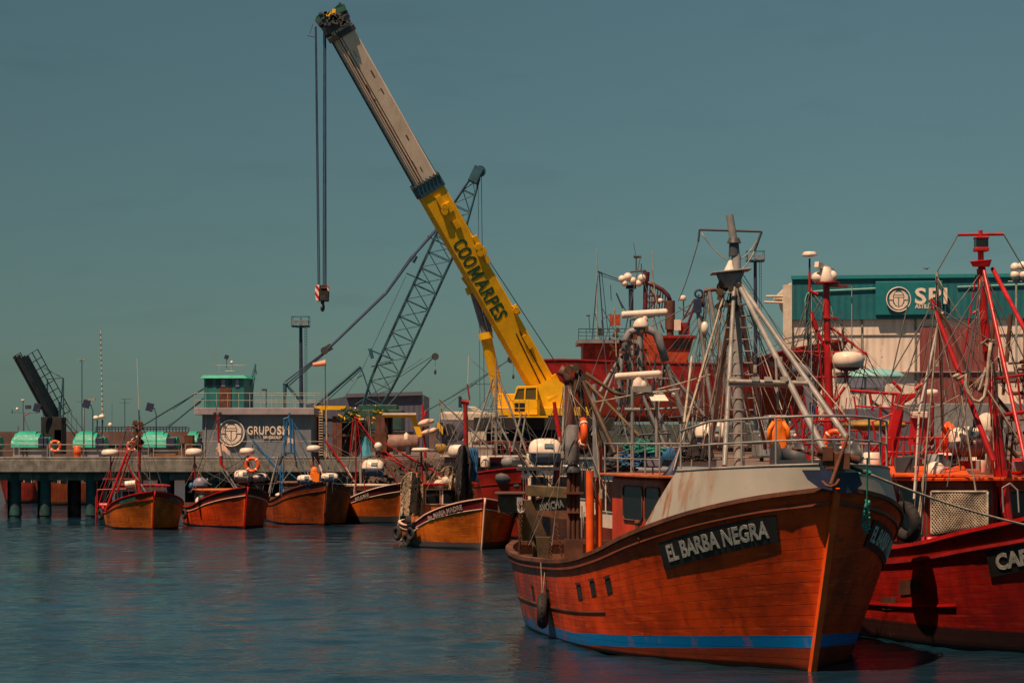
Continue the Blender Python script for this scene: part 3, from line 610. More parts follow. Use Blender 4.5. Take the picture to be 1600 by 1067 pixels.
    # rusty hydraulic derrick
    Yd = 56.2; mb = MB(); mb.path([at(886, 576, Yd), at(893, 573, Yd), at(903, 578, Yd), at(911, 588, Yd), at(917, 600, Yd)], .065, 8); mb.tube(at(902, 580, Yd), at(898, 615, Yd), .06, .05, 10); mb.tube(at(909, 590, Yd), at(961, 708, Yd - 1.2), .075, .06, 8); mb.tube(at(905, 600, Yd), at(920, 700, Yd), .07, n=8); mb.tube(at(918, 630, Yd), at(947, 715, Yd), .05, n=8)
    for x, y in ((888, 577), (900, 576), (912, 592), (906, 604)): mb.box(at(x, y, Yd - .05), (.17, .16, .2), Matrix.Rotation(.5, 3, 'Y'))
    mb.build('derrick', M['rustdark'], t)
    mb = MB(); mb.tube(at(912, 592, Yd), at(1000, 682, 53.5), .035, n=7); mb.path([at(915, 583, Yd), at(940, 600, Yd), at(960, 614, Yd), at(978, 618, Yd)], .05, 6); mb.build('derrick_arm', M['rustgreen'], t)
    # stern gallows: beam, sloping plate, box
    mb = MB(); Yg = 60; mb.bar(at(828, 766, Yg), at(892, 770, Yg - 1), .35, .28); mb.tube(at(833, 760, Yg), at(836, 870, Yg), .07); mb.build('gallows_beam', M['rustgreen'], t, bevel=.02)
    mb = MB(); mb.hexa([at(837, 842, 59.6), at(857, 842, 59.6), at(857, 842, 59.9), at(837, 842, 59.9)], [at(811, 781, 59.6), at(830, 780, 59.6), at(830, 780, 60.4), at(811, 781, 60.4)]); mb.hexa([at(840, 876, 59.4), at(858, 876, 59.4), at(858, 876, 60), at(840, 876, 60)], [at(837, 838, 59.4), at(860, 838, 59.4), at(860, 838, 60), at(837, 838, 60)]); mb.build('trawl_gallows', M['rustdark'], t, bevel=.02)
    for x0, y0, x1, y1 in ((812, 785, 812, 872), (817, 790, 810, 872), (861, 840, 861, 876), (870, 820, 878, 870)):
        n = int(abs(y1 - y0) / 3.5); mb = MB()
        for i in range(n): p = at(x0 + (x1 - x0) * i / n, y0 + (y1 - y0) * i / n, 59.3); mb.torus(p, (1, .3, 0) if i % 2 else (0, 1, 0), .03, .011, 8, 4)
        mb.build('chain', M['rust'], t)
    mb = MB(); mb.box(at(812, 783, 59.6), (.15, .1, .2)); mb.tube(at(814, 800, 59.5), at(814, 796, 59.3), .09, n=12); mb.box(at(811, 792, 59.4), (.1, .1, .14))
    mb.build('towing_block', M['silver'], t)
    # bollards, deck bits, roof radar post
    mb = MB(); p = at(996, 838, 50.3); mb.tube(p, p + Vector((0, 0, .28)), .05, n=8); mb.box(p + Vector((.3, 0, 0)), (.6, .3, .1)); mb.ell(p + Vector((0, 0, .3)), .07, 8, 6); mb.build('bitts', M['rust'], t)
    Yp = 52.8; mb = MB(); mb.tube(at(988, 738, Yp), at(988, 604, Yp), .04, n=8); mb.tube(at(988, 618, Yp), at(1062, 608, Yp), .03); mb.tube(at(976, 640, Yp), at(1000, 640, Yp), .05); mb.tube(at(1026, 612, Yp), at(1026, 728, Yp), .035); mb.box(at(1003, 608, Yp), (.42, .3, .14)); pm = mb.build('radar_post', M['silver'], t)
    radar_bar(at(997, 586, Yp), .97, .1, pm, .35); MB().ell(at(1003, 603, Yp), (.12, .12, .14), 12, 6, z0=-.3).build('searchlight', M['white'], pm)
    mb = MB(); mb.hexa([at(1018, 626, Yp - .3), at(1045, 626, Yp - .3), at(1045, 626, Yp - .27), at(1018, 626, Yp - .27)], [at(1011, 613, Yp + .1), at(1036, 613, Yp + .1), at(1036, 613, Yp + .13), at(1011, 613, Yp + .13)]); mb.build('solar_panel', M['white'], pm)
    MB().ell(at(1052, 617, Yp), .05, 10, 8).build('lamp', M['lamp'], pm)
    # hatch, fish boxes low on the aft deck
    mb = MB(); mb.box(h.C(10.5, 0, 1.5), (2.2, 2.0, .8), Matrix.Rotation(h.rz, 3, 'Z')); mb.build('hatch', M['rust'], t, bevel=.03)
    # loose things aboard
    tyre(h.surf(h.arc[0] + 11.2, 1.15, -1, .22), Matrix.Rotation(h.rz, 3, 'Z') @ Vector((.35, 1, 0)), .44, 'worn black tyre fender hanging amidships on the EL BARBA NEGRA hull', h.surf(h.arc[0] + 11.2, 0, -1, .1))
    tyre(at(1416, 815, 53.6), (1, .5, .2), .5, 'black tyre fender squeezed between EL BARBA NEGRA and the dark red hull', at(1388, 740, 52.5))
    lifering(at(911, 677, 56), (1, .06, 0), .4, 'orange life ring on the rusty columns beside the exhaust')
    # oilskin on the rail
    mb = MB(); c = at(1216, 660, 50.9)
    def jacket(i, j):
        a = 2 * math.pi * i; w_ = .13 + .07 * j + .03 * math.sin(3 * a + 5 * j); return c + Vector((w_ * math.cos(a) + .02 * math.sin(9 * j), .08 * math.sin(a), .05 - .62 * j + .02 * math.sin(5 * a)))
    mb.grid(jacket, 28, 12); 
    for s_ in (-1, 1): mb.path([c + Vector((s_ * .1, -.02, 0)), c + Vector((s_ * .2, -.05, -.15)), c + Vector((s_ * .22, -.06, -.42))], .055, 8)
    mb.ell(c + Vector((0, 0, .07)), (.1, .08, .09), 10, 6)
    solo('oilskin', mb, M['cloth'], 'bright orange oilskin jacket hung behind the bow rail', 'jacket')
    # mooring lines
    mb = MB(); mb.rope(at(1345, 735, 47.7), at(1640, 828, 51.5), .028, .12, 6, 14); solo('mooring_rope', mb, M['rope'], 'pale mooring rope running from the white bulwark across to the red boat', 'rope')
    mb = MB(); x = 1354; mb.rope(at(1355, 715, 47.5), at(1355, 800, 47.9), .02, 0, 5)
    for i in range(26): mb.ell(at(1354 + random.uniform(-4, 4), 782 + i * 1.9, 47.9), (.035, .04, .025), 7, 4, Matrix.Rotation(random.random() * 3, 3, 'X'))
    for i in range(6): mb.ell(at(1343 + i * 3, 738 + random.uniform(-3, 3), 47.7), (.06, .05, .04), 7, 4)
    mb.path([at(1354, 784, 47.9), at(1349, 795, 47.9), at(1348, 822, 47.9), at(1351, 833, 47.9), at(1357, 832, 47.9)], .02, 5)
    solo('knotted_rope', mb, M['greenrope'], 'knotted teal green rope hanging down the bow beside the second name board', 'rope')
    return h, t
M['exh'] = paint('blue_grey_muffler', (.26, .27, .28), .5, .5, .3, .6, sc=1.3, rustc=(.06, .09, .2)); M['greenrope'] = paint('teal_green_rope', (.03, .30, .24), .9, .4, 0, .1, sc=3)
def cabin(h, t, a0, a1, hw, z0, z1, wall, roof, nf=3, side=2, wz=(.45, .85), frame='white', over=.18, name='wheelhouse', yo=0.):
    B = lambda mb, a, b_, y0, y1, za, zb: mb.hexa([h.C(a, y0 + yo, za), h.C(b_, y0 + yo, za), h.C(b_, y1 + yo, za), h.C(a, y1 + yo, za)], [h.C(a, y0 + yo, zb), h.C(b_, y0 + yo, zb), h.C(b_, y1 + yo, zb), h.C(a, y1 + yo, zb)])
    c = B(MB(), a0, a1, -hw, hw, z0, z1).build(name, wall, t, bevel=.03)
    B(MB(), a0 - over, a1 + over, -hw - over, hw + over, z1 + .004, z1 + .09).build('roof', roof, c, bevel=.02)
    zl, zh = z0 + (z1 - z0) * wz[0], z0 + (z1 - z0) * wz[1]; wd = 2 * hw / nf
    for i in range(nf):
        y0 = -hw + wd * i + .09; y1 = y0 + wd - .18; f = B(MB(), a0 - .035, a0 - .004, y0 - .05, y1 + .05, zl - .05, zh + .05).build('window', M[frame], c); B(MB(), a0 - .045, a0 - .036, y0, y1, zl, zh).build('pane', M['glass'], f)
    wd = (a1 - a0) / side
    for sg in (-1, 1):
        for i in range(side):
            b0 = a0 + wd * i + .1; b1 = b0 + wd - .2; ya, yb = sorted((sg * (hw + .004), sg * (hw + .035))); f = B(MB(), b0 - .05, b1 + .05, ya, yb, zl - .05, zh + .05).build('window', M[frame], c)
            ya, yb = sorted((sg * (hw + .036), sg * (hw + .045))); B(MB(), b0, b1, ya, yb, zl, zh).build('pane', M['glass'], f)
    return c
def rig(t, name, mt, Y, segs, r=.04, n=6):
    mb = MB()
    for s in segs:
        k_ = .68 if name not in ('mast', 'funnel') else .74; rr = (s[4] if len(s) > 4 and s[4] else r) * k_; Y1 = s[5] if len(s) > 5 else Y; r2 = s[6] * k_ if len(s) > 6 else rr
        mb.tube(at(s[0], s[1], Y), at(s[2], s[3], Y1), rr, r2, n if rr > .02 else 4)
    if name in SPLIT: return mb.each(name, M[mt] if isinstance(mt, str) else mt, t)
    return mb.build(name, M[mt] if isinstance(mt, str) else mt, t)
SPLIT = ('boom_arm', 'stanchion', 'gantry_leg', 'samson_post', 'mast_leg', 'insulator', 'whip_aerial', 'canister', 'spar', 'boom', 'stair', 'signal_mast', 'gantry_strut', 'crosstree', 'aerial_rack', 'derrick_post', 'spreader')
def lines(t, Y, segs, r=.014, name='stay', mt='greyrope', sag=.0):
    mb = MB()
    for s in segs: mb.rope(at(s[0], s[1], Y), at(s[2], s[3], Y), r, s[4] if len(s) > 4 else sag, 4, 6)
    return mb.build(name, M[mt], t)
def web(t, Y, tops, bots, n, seed, mats=('greyrope', 'rope', 'darkline'), r=(.005, .013), sag=.25):
    rnd = random.Random(seed); g = {}
    for i in range(n):
        a = rnd.choice(tops); b_ = rnd.choice(bots); m_ = rnd.choice(mats); mb = g.setdefault(m_, MB())
        p0 = at(a[0] + rnd.uniform(-3, 3), a[1] + rnd.uniform(-2, 12), Y); q0 = at(b_[0] + rnd.uniform(-b_[2], b_[2]), b_[1] + rnd.uniform(-14, 0), Y + rnd.uniform(-1, 2)); mb.rope(p0, q0, rnd.uniform(*r), rnd.choice((0, 0, sag * rnd.random())), 4, 6)
        if rnd.random() < .35: c = p0.lerp(q0, rnd.uniform(.3, .9)); mb.box(c, (.07, .07, rnd.uniform(.1, .22)))
    for m_, mb in g.items(): mb.build('running_rigging', M[m_], t)
def clutter(h, t, a0, a1, zr, n=14, seed=1, mats=('wood', 'white', 'blue', 'orange', 'darksteel', 'net')):
    rnd = random.Random(seed); groups = {}
    for i in range(n):
        a = rnd.uniform(a0, a1); y = rnd.uniform(-1, 1) * h.w(a, 1) * .7; z = zr + rnd.uniform(0, .15); m_ = rnd.choice(mats); mb = groups.setdefault(m_, MB()); k = rnd.random(); c = h.C(a, y, z)
        if k < .4: mb.box(c + Vector((0, 0, .15)), (rnd.uniform(.3, .7), rnd.uniform(.3, .5), rnd.uniform(.2, .5)), Matrix.Rotation(rnd.random() * 3, 3, 'Z'))
        elif k < .7: mb.lathe([(.22, 0), (.24, .2), (.22, .5), (.18, .52)], c, n=10)
        else: mb.ell(c + Vector((0, 0, .1)), (rnd.uniform(.25, .5), rnd.uniform(.25, .4), rnd.uniform(.15, .35)), 10, 6)
    for m_, mb in groups.items(): mb.each({'wood': 'fish_box', 'white': 'crate', 'blue': 'drum', 'orange': 'float', 'darksteel': 'winch', 'net': 'net_pile', 'red': 'locker', 'grey': 'locker', 'netdark': 'net_pile', 'bluenet': 'net_pile'}.get(m_, 'gear'), M[m_], t)
def make_hull(px, py, rel, L_, beam, zst, zmid, zsn, rake=.7, off=0.):
    Y = H * F / (py - HY); X = xx(px, Y); beta = math.degrees(math.atan2(X, Y)); kx, ky = L_ / 16.8, beam / 6.8
    zs = [(0, zst), (1.5 * kx, zst - (zst - zmid) * .22), (3 * kx, zst - (zst - zmid) * .43), (6 * kx, zst - (zst - zmid) * .8), (9 * kx, zmid), (13 * kx, zmid), (16.8 * kx, zsn)]
    return Hull(X, Y, rel - beta, L_, rake, [(0, .05)] + scaled(WD[1:], kx, ky), [(0, .03)] + scaled(WW2[1:], kx, ky), zs)
def small_boat(px, py, rel, L_, beam, zst, zmid, zsn, label, hm, band=None, cap='red', name=None, nh=.2, rake=.7, arc=1.6, deckdrop=.6, nlet='white', nw=None):
    h = make_hull(px, py, rel, L_, beam, zst, zmid, zsn, rake)
    t = thing('fishing_boat', label, 'fishing boat', h.loc, h.rz, 'small fishing boats moored along the pier')
    hull = h.skin('hull', hm, t, 44, 18); h.deck('deck', M['wood'], t, deckdrop)
    h.sweep(0, L_, 1, .035, .05, .02, inw=.08).build('cap_rail', M[cap], hull); h.sweep(0, L_, .80, .025, .03).build('rubbing_strake', M[band or cap], hull)
    MB().path([h.M @ (h.loc3(0, v / 8, 1) + Vector((.05, 0, 0))) for v in range(-1, 9)], .045, 6).build('stem_bar', M[cap] if band else M['brown'], hull)
    if name:
        for sd_ in (-1, 1): h.name(name, arc, .22, nh, sd_, hull, M['lettering'], None, None, .006, .8)
    return h, t
def fleet():
    # 1: ochre boat, leftmost
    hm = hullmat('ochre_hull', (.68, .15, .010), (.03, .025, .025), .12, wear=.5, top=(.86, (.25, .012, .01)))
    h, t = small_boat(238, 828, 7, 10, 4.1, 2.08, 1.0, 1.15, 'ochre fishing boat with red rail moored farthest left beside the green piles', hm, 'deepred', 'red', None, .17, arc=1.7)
    for sd_ in (-1, 1): MB().grid(lambda i, j: h.surf(1.7 + 1.3 * (i - .5), .2 + .16 * (j - .5), sd_, .03), 6, 2).build('name_board', M['greennet'], t)
    Y = 126; cabin(h, t, 4.4, 7.2, 1.25, .5, 2.25, M['white'], M['red'], 3, 2, frame='skyblue')
    rig(t, 'gantry', 'red', Y, [(152, 800, 152, 765, .05), (152, 765, 220, 763, .06), (165, 798, 198, 708, .11), (150, 800, 178, 715, .05), (178, 706, 203, 706, .05), (203, 708, 183, 770, .08), (203, 706, 193, 700, .06), (200, 726, 222, 772, .09), (160, 748, 212, 748, .03), (186, 702, 200, 665, .035), (200, 665, 208, 702, .03)])
    mm = rig(t, 'mast', 'deepred', Y, [(218, 780, 218, 680, .11), (173, 750, 173, 712, .06)]); rig(t, 'whip_aerial', 'white', Y, [(217, 640, 214, 560, .02)]); rig(t, 'topmast', 'navy', Y, [(218, 680, 217, 640, .05)])
    radome(at(172, 713, Y), .55, mm, .7); rig(t, 'horn', 'white', Y, [(205, 688, 220, 679, .07, Y, .14)], n=10)
    mb = MB(); rq = random.Random(2)
    for i in range(26): mb.box(at(rq.uniform(207, 222), rq.uniform(656, 700), Y + rq.uniform(-.2, .2)), (rq.uniform(.08, .3), .1, rq.uniform(.08, .35)), Matrix.Rotation(rq.random() * 3, 3, 'Y'))
    mb.each('rigging_block', M['rust'], t)
    rig(t, 'boom', 'silver', Y, [(200, 726, 230, 772, .07), (233, 730, 236, 765, .02)]); rig(t, 'canister', 'white', Y, [(196, 757, 212, 755, .28)], n=12)
    lines(t, Y, [(218, 680, 165, 800), (218, 700, 180, 770), (218, 690, 236, 768), (200, 665, 160, 790), (218, 650, 260, 780)])
    rig(t, 'stern_frame', 'red', 131, [(150, 840 - 20, 150, 775, .07), (156, 790, 170, 790, .3)]); web(t, 126, [(218, 655), (200, 668), (204, 706)], [(160, 790, 15), (230, 770, 20), (190, 790, 20)], 22, 67); clutter(h, t, 5, 9, 1.0, 12, 1)
    for i, (a, s_) in enumerate(((7.8, -1), (8.9, -1))): tyre(h.surf(a, .3, s_, .16), (.9, .6, 0), .3, ['black tyre fender on the ochre boat at far left, nearer the bow', 'black tyre fender at the stern corner of the leftmost ochre boat'][i])
    # 2: red boat
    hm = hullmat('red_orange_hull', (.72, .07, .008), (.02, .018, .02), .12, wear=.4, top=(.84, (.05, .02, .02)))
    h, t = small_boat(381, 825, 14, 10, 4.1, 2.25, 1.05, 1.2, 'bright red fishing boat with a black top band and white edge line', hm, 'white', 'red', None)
    Y = 127; cabin(h, t, 4.6, 7.4, 1.2, .5, 1.95, M['wallorange'], M['wallorange'], 3, 2, frame='blue')
    mm = rig(t, 'radar_post', 'deepred', Y, [(305, 755, 304, 712, .07), (298, 750, 303, 725, .04), (312, 750, 306, 725, .04)]); radome(at(303, 713, Y), .55, mm, .8)
    m2 = rig(t, 'mast', 'red', Y, [(342, 693, 340, 648, .09), (346, 726, 345, 712, .12), (346, 725, 352, 733, .1)]); rig(t, 'topmast', 'navy', Y, [(340, 650, 337, 630, .02), (340, 657, 341, 665, .1)]); rig(t, 'mast_band', 'white', Y, [(345, 713, 342, 692, .11)], n=10)
    rig(t, 'boom', 'silver', Y, [(350, 732, 372, 766, .10, Y, .08), (346, 735, 368, 765, .05)])
    mm = rig(t, 'radar_post', 'darksteel', Y, [(388, 755, 388, 712, .09), (394, 710, 394, 695, .05)]); radome(at(386, 710, Y), .48, mm, .75)
    rig(t, 'plank_roof', 'wood', Y, [(370, 758, 434, 755, .05), (372, 760, 362, 768, .04)]); rig(t, 'stanchion', 'white', Y, [(372, 760, 372, 775, .035), (400, 758, 412, 776, .03), (425, 757, 421, 775, .03), (412, 758, 408, 775, .03)])
    liferaft(at(380, 755, Y), 1.0, .36, .1, 'pale life raft bundle on the bright red boat beside the orange life ring'); liferaft(at(405, 752, Y), .85, .22, .0, 'small white life raft canister at the stern of the bright red boat')
    lifering(at(394, 726, Y - .5), (.25, 1, 0), .46, 'orange life ring hanging above the bright red boat')
    mb = MB(); mb.ell(at(313, 757, Y), (.42, .3, .42), 14, 8, z0=-.3); mb.build('tarpaulin', M['raftgrey'], t); mb = MB(); mb.ell(at(299, 759, Y), (.15, .15, .2), 10, 6); mb.build('drum', M['blue'], t)
    lines(t, Y, [(340, 650, 300, 760), (340, 660, 376, 768), (345, 700, 300, 700, .2), (340, 655, 382, 760), (388, 712, 410, 770)]); web(t, 127, [(341, 652), (305, 715), (388, 712)], [(300, 770, 20), (350, 770, 30), (400, 765, 20)], 22, 69); clutter(h, t, 4, 8.5, 1.1, 16, 2, ('wood', 'white', 'blue', 'skyblue', 'darksteel') if 0 else ('wood', 'white', 'blue', 'darksteel'))
    tyre(h.surf(6.6, .35, -1, .16), (.9, .6, 0), .3, 'black tyre fender between the ochre boat and the bright red boat')
    mb = MB(); p = at(347, 700, Y); mb.grid(lambda i, j: p + Vector((-.35 + .8 * i, .1 * math.sin(6 * i), .25 * math.sin(4 * i) - .45 * j * (1 - .4 * i))), 8, 5); mb.build('pennant', M['peach'], t)
    # 3: dark brown boat
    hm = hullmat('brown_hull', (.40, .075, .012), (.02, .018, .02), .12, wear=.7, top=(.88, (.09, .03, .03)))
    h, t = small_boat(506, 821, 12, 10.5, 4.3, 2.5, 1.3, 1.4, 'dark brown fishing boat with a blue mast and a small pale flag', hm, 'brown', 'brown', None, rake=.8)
    Y = 127; cabin(h, t, 5, 7.6, 1.2, .6, 2.3, M['brown'], M['wood'], 3, 2)
    bm = rig(t, 'mast', 'blue', Y, [(452, 645, 452, 660, .09), (449, 655, 444, 708, .05), (453, 655, 455, 708, .09), (457, 655, 460, 708, .09), (443, 655, 452, 652, .08), (444, 655, 444, 668, .07), (446, 662, 440, 775, .05), (440, 708, 437, 772, .05), (460, 700, 482, 752, .04), (455, 655, 506, 735, .05), (395, 688, 430, 730, .08), (403, 700, 485, 765, .04), (430, 730, 440, 745, .06)])
    rig(t, 'boom', 'silver', Y, [(435, 712, 420, 770, .08), (459, 670, 482, 742, .05), (458, 730, 440, 755, .04)], n=8); rig(t, 'gallows', 'darksteel', Y, [(443, 712, 448, 707, .07), (448, 707, 460, 708, .06), (460, 708, 464, 730, .08), (441, 712, 436, 725, .12)])
    mm = rig(t, 'radar_post', 'deepred', Y, [(491, 760, 489, 712, .09)]); radome(at(490, 706, Y), .45, mm, .8)
    rig(t, 'boom_arm', 'deepred', Y, [(494, 708, 500, 728, .09), (503, 735, 508, 748, .1)], n=8); rig(t, 'boom_sleeve', 'white', Y, [(499, 726, 505, 742, .1)], n=8)
    mb = MB(); p = at(446, 689, Y); mb.grid(lambda i, j: p + Vector((.6 * i, .06 * math.sin(7 * i), .22 * i + .12 * math.sin(5 * i) - .28 * j * (1 - .1 * i))), 10, 5); solo('flag', mb, M['peach'], 'small faded pink flag flying from the blue mast', 'flag')
    mb = MB(); mb.box(at(492, 745, Y), (.5, .4, .5)); mb.ell(at(491, 737, Y), (.2, .2, .3), 8, 6); mb.build('oilskin', M['cloth'], t)
    liferaft(at(515, 754, Y), .95, .26, 0, 'white life raft canister on the dark brown boat'); liferaft(at(477, 757, Y), .9, .26, 0, 'dull life raft canister amidships on the dark brown boat')
    lines(t, Y, [(452, 650, 400, 770), (452, 650, 500, 760), (455, 660, 540, 760), (490, 700, 525, 765), (452, 655, 425, 770), (446, 700, 500, 770, .3)]); web(t, 127, [(452, 655), (447, 705), (490, 710), (395, 690)], [(430, 765, 20), (480, 760, 30), (520, 755, 15)], 22, 81); clutter(h, t, 3.5, 9, 1.4, 14, 3, ('wood', 'white', 'netdark', 'darksteel'))
    # 4: ochre boat with red A frame
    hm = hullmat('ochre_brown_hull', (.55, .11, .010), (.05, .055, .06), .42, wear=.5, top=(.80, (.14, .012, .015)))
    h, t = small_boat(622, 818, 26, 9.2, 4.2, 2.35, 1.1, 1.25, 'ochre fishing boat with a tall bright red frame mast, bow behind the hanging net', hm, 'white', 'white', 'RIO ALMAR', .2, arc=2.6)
    Y = 129; cabin(h, t, 4, 6.8, 1.2, .6, 2.1, M['wallorange'], M['cream'], 3, 2)
    rig(t, 'mast', 'red', Y, [(556, 652, 556, 768, .07), (558, 655, 571, 770, .04), (560, 658, 592, 702, .08), (592, 702, 622, 758, .05), (600, 712, 655, 740, .05), (552, 655, 546, 712, .05), (508, 688, 552, 750, .09), (553, 652, 560, 655, .12), (602, 706, 632, 724, .06), (585, 690, 640, 742, .04)])
    rig(t, 'spar', 'white', Y, [(540, 730, 553, 752, .09), (555, 750, 553, 770, .04)]); rig(t, 'samson_post', 'silver', Y, [(563, 712, 564, 755, .12), (592, 715, 598, 748, .07), (576, 640, 582, 710, .03), (573, 640, 580, 708, .02)], n=8)
    lines(t, Y, [(556, 652, 515, 690), (510, 692, 530, 748, .2), (512, 700, 548, 748, .4), (515, 690, 520, 770), (556, 660, 640, 770), (520, 755, 552, 758)]); liferaft(at(583, 745, Y), 1.25, .48, -.1, 'white life raft capsule on the ochre boat under the red frame mast')
    MB().ell(at(591, 697, Y), .23, 12, 8).build('floodlight', M['lamp'], t)
    mb = MB(); p = at(572, 682, Y); mb.grid(lambda i, j: p + Vector((-.15 - .35 * j + (.3 + .7 * j) * i * .8, .08 * math.sin(8 * i), -1.1 * j)), 8, 6); mb.build('hanging_cloth', M['skyblue'], t)
    web(t, 129, [(556, 655), (592, 702), (510, 690), (575, 645)], [(530, 765, 20), (570, 765, 30), (615, 755, 20)], 22, 80); clutter(h, t, 4, 10, 1.2, 16, 4)
    # 5: nearer ochre boat Sta MARIA MADRE
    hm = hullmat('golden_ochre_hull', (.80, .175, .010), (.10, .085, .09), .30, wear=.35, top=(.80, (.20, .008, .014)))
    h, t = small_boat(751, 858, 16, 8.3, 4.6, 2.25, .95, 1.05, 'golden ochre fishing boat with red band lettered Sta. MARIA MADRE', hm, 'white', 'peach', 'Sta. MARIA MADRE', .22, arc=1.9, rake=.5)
    Y = 105; c = cabin(h, t, 3.9, 6.3, 1.2, .6, 2.78, M['wallorange'], M['red'], 3, 2, (.62, .9), frame='white', yo=-.5)
    mast = rig(t, 'mast', 'deepred', Y, [(729, 760, 727, 628, .17, Y, .13), (721, 627, 733, 629, .16), (734, 625, 730, 600, .05)], n=12); MB().box(at(719, 628, Y), (.15, .1, .5)).build('rigging_block', M['navy'], mast); rig(t, 'whip_aerial', 'white', Y, [(731, 600, 732, 556, .018)])
    rig(t, 'boom', 'red', Y, [(628, 708, 682, 738, .08), (682, 738, 715, 770, .05), (600, 692, 640, 715, .04)]); mm = rig(t, 'radar_post', 'deepred', Y, [(660, 765, 658, 705, .08)]); radome(at(657, 706, Y), .48, mm, .4)
    rig(t, 'gantry_leg', 'wood', Y, [(664, 790, 664, 740, .12), (664, 760, 683, 738, .1), (728, 740, 742, 778, .06)], n=8); rig(t, 'boom_arm', 'silver', Y, [(687, 624, 765, 700, .06), (686, 624, 700, 680, .03), (720, 724, 735, 706, .12)], n=8)
    lines(t, Y, [(628, 708, 640, 745), (628, 708, 700, 740, .2), (729, 640, 690, 770), (687, 624, 690, 700), (648, 765, 660, 800), (742, 700, 749, 780), (729, 640, 752, 775)])
    for i_ in range(9): MB().ell(at(686 + 3.6 * i_ + (i_ % 2), 757 - 6 * math.sin(i_ / 8 * 3.1) , Y + .2 * (i_ % 3)), (.26, .24, .24), 12, 7).build('float', M['cream'], t)
    radome(at(715, 714, Y), .50, mast, 1.1)
    rnd = random.Random(5)
    def netfall(x0, x1, y0, y1, Yn, seed):
        r2 = random.Random(seed); ph = [r2.random() * 6 for _ in range(4)]
        def fn(i, j):
            tap = 1 - .35 * max(0, .25 - j) * 4 * abs(i - .5) * 2; x = (x0 + x1) / 2 + (x1 - x0) * (i - .5) * tap; y = y0 + (y1 - y0) * j + (8 * (2 * i - 1) ** 2 if j < .3 else 0) * (1 - j / .3 if j < .3 else 0)
            return at(x, y, Yn + .35 * math.sin(9 * i + ph[0]) + .12 * math.sin(23 * i + 5 * j + ph[1]) - .5 * math.cos((i - .5) * 3))
        return fn
    def netmesh(fn, nu, nv, r): # knotted net: crossing twines
        mb = MB()
        for k in range(-nv, nu):
            for sgn in (1, -1):
                pts = []
                for s_ in range(nv + 1):
                    i = (k + s_) if sgn > 0 else (nu - 1 - k - s_)
                    if 0 <= i <= nu: pts.append(fn(i / nu, s_ / nv))
                if len(pts) > 1: mb.path(pts, r, 3)
        return mb
    f1 = netfall(626, 661, 737, 806, 104.5, 1); f2 = netfall(685, 718, 728, 765, 105.5, 2)
    for k, (fn, lab) in enumerate(((f1, 'tan fishing net hanging in folds at the stern of Sta. MARIA MADRE'), (f2, 'smaller tan net bundle behind the white buoys and the mast'))):
        o = solo('fishing_net', netmesh(fn, 34, 46, .014) if k == 0 else netmesh(fn, 30, 26, .014), M['net'], lab, 'fishing net'); g = MB(); g.grid(lambda i, j: fn(i, j) + Vector((0, .12, 0)), 24, 24); g.build('net_fold', M['net'], None)
        b_ = bpy.data.objects[[q.name for q in bpy.data.objects if q.name.startswith('net_fold')][-1]]; b_.parent = o; b_.matrix_parent_inverse = o.matrix_world.inverted() if 0 else Matrix.Translation(-o.location)
    mb = MB(); fn = netfall(713, 736, 695, 785, 104.3, 7)
    for k in range(40):
        i = k / 40; pts = [fn(max(0, min(1, i + .08 * math.sin(6 * j / 10 + k))), j / 10 * (.75 + .25 * rnd.random())) for j in range(11)]; mb.path(pts, .05, 4)
    solo('dark_net', mb, M['netdark'], 'dark tarred net bundle hanging from the deep red mast', 'fishing net')
    mb = MB()
    for k in range(14): x = 733 + k * .8; mb.path([at(x + 3 * math.sin(j * .6 + k), 700 + j * 6.5, 104.4 + .1 * math.sin(k)) for j in range(9)], .05, 4)
    solo('blue_net', mb, M['bluenet'], 'blue net tied beside the dark net on the red mast', 'fishing net')
    for i, (a, lab) in enumerate(((4.6, 'black tyre fender on Sta. MARIA MADRE nearest its bow'), (5.4, 'middle black tyre fender low on the Sta. MARIA MADRE side'), (8.0, 'black tyre fender at the stern corner of Sta. MARIA MADRE'))): tyre(h.surf(a, .45 if i != 1 else .65, -1, .2), (.9, .6, 0), .34, lab, h.surf(a, -.05, -1, .05))
    mb = MB(); p0 = h.surf(5.2, .3, -1, .1); mb.path([h.surf(3.9 + i * .55, .35 + .06 * i, -1, .12) for i in range(9)], .05, 6); mb.build('fender_rope', M['rope'], t); web(t, 105, [(728, 632), (687, 625), (658, 710), (630, 710)], [(650, 790, 15), (690, 770, 25), (745, 770, 15)], 22, 80); clutter(h, t, 6.4, 9, .9, 12, 6, ('netdark', 'darksteel', 'orange'))
    # 6: tall red boat behind with silver tripod
    hm = hullmat('tall_red_hull', (.36, .022, .010), (.03, .02, .02), .12, wear=.4, top=(.90, (.28, .01, .01)))
    h, t = small_boat(812, 842, 20, 12, 5.2, 3.5, 2.7, 2.7, 'tall red fishing boat with a silver tripod mast behind Sta. MARIA MADRE', hm, 'deepred', 'red', None, rake=1.)
    Y = 117; cabin(h, t, 3.2, 7, 1.9, 2.3, 3.95, M['deepred'], M['cream'], 4, 2, frame='darksteel')
    rig(t, 'mast', 'silver', Y, [(775, 588, 775, 712, .10), (770, 592, 732, 712, .07), (780, 592, 825, 712, .08), (768, 650, 745, 710, .05), (762, 648, 790, 700, .05), (800, 700, 776, 655, .07), (815, 645, 800, 705, .07), (822, 645, 812, 705, .06), (757, 638, 800, 638, .03), (752, 650, 795, 652, .025), (768, 600, 768, 690, .025), (783, 600, 783, 690, .025), (757, 676, 795, 676, .025), (765, 580, 785, 580, .03), (775, 590, 775, 560, .05)], n=8)
    mb = MB()
    for y in range(604, 705, 7): mb.tube(at(768, y, Y), at(783, y, Y), .015, n=4)
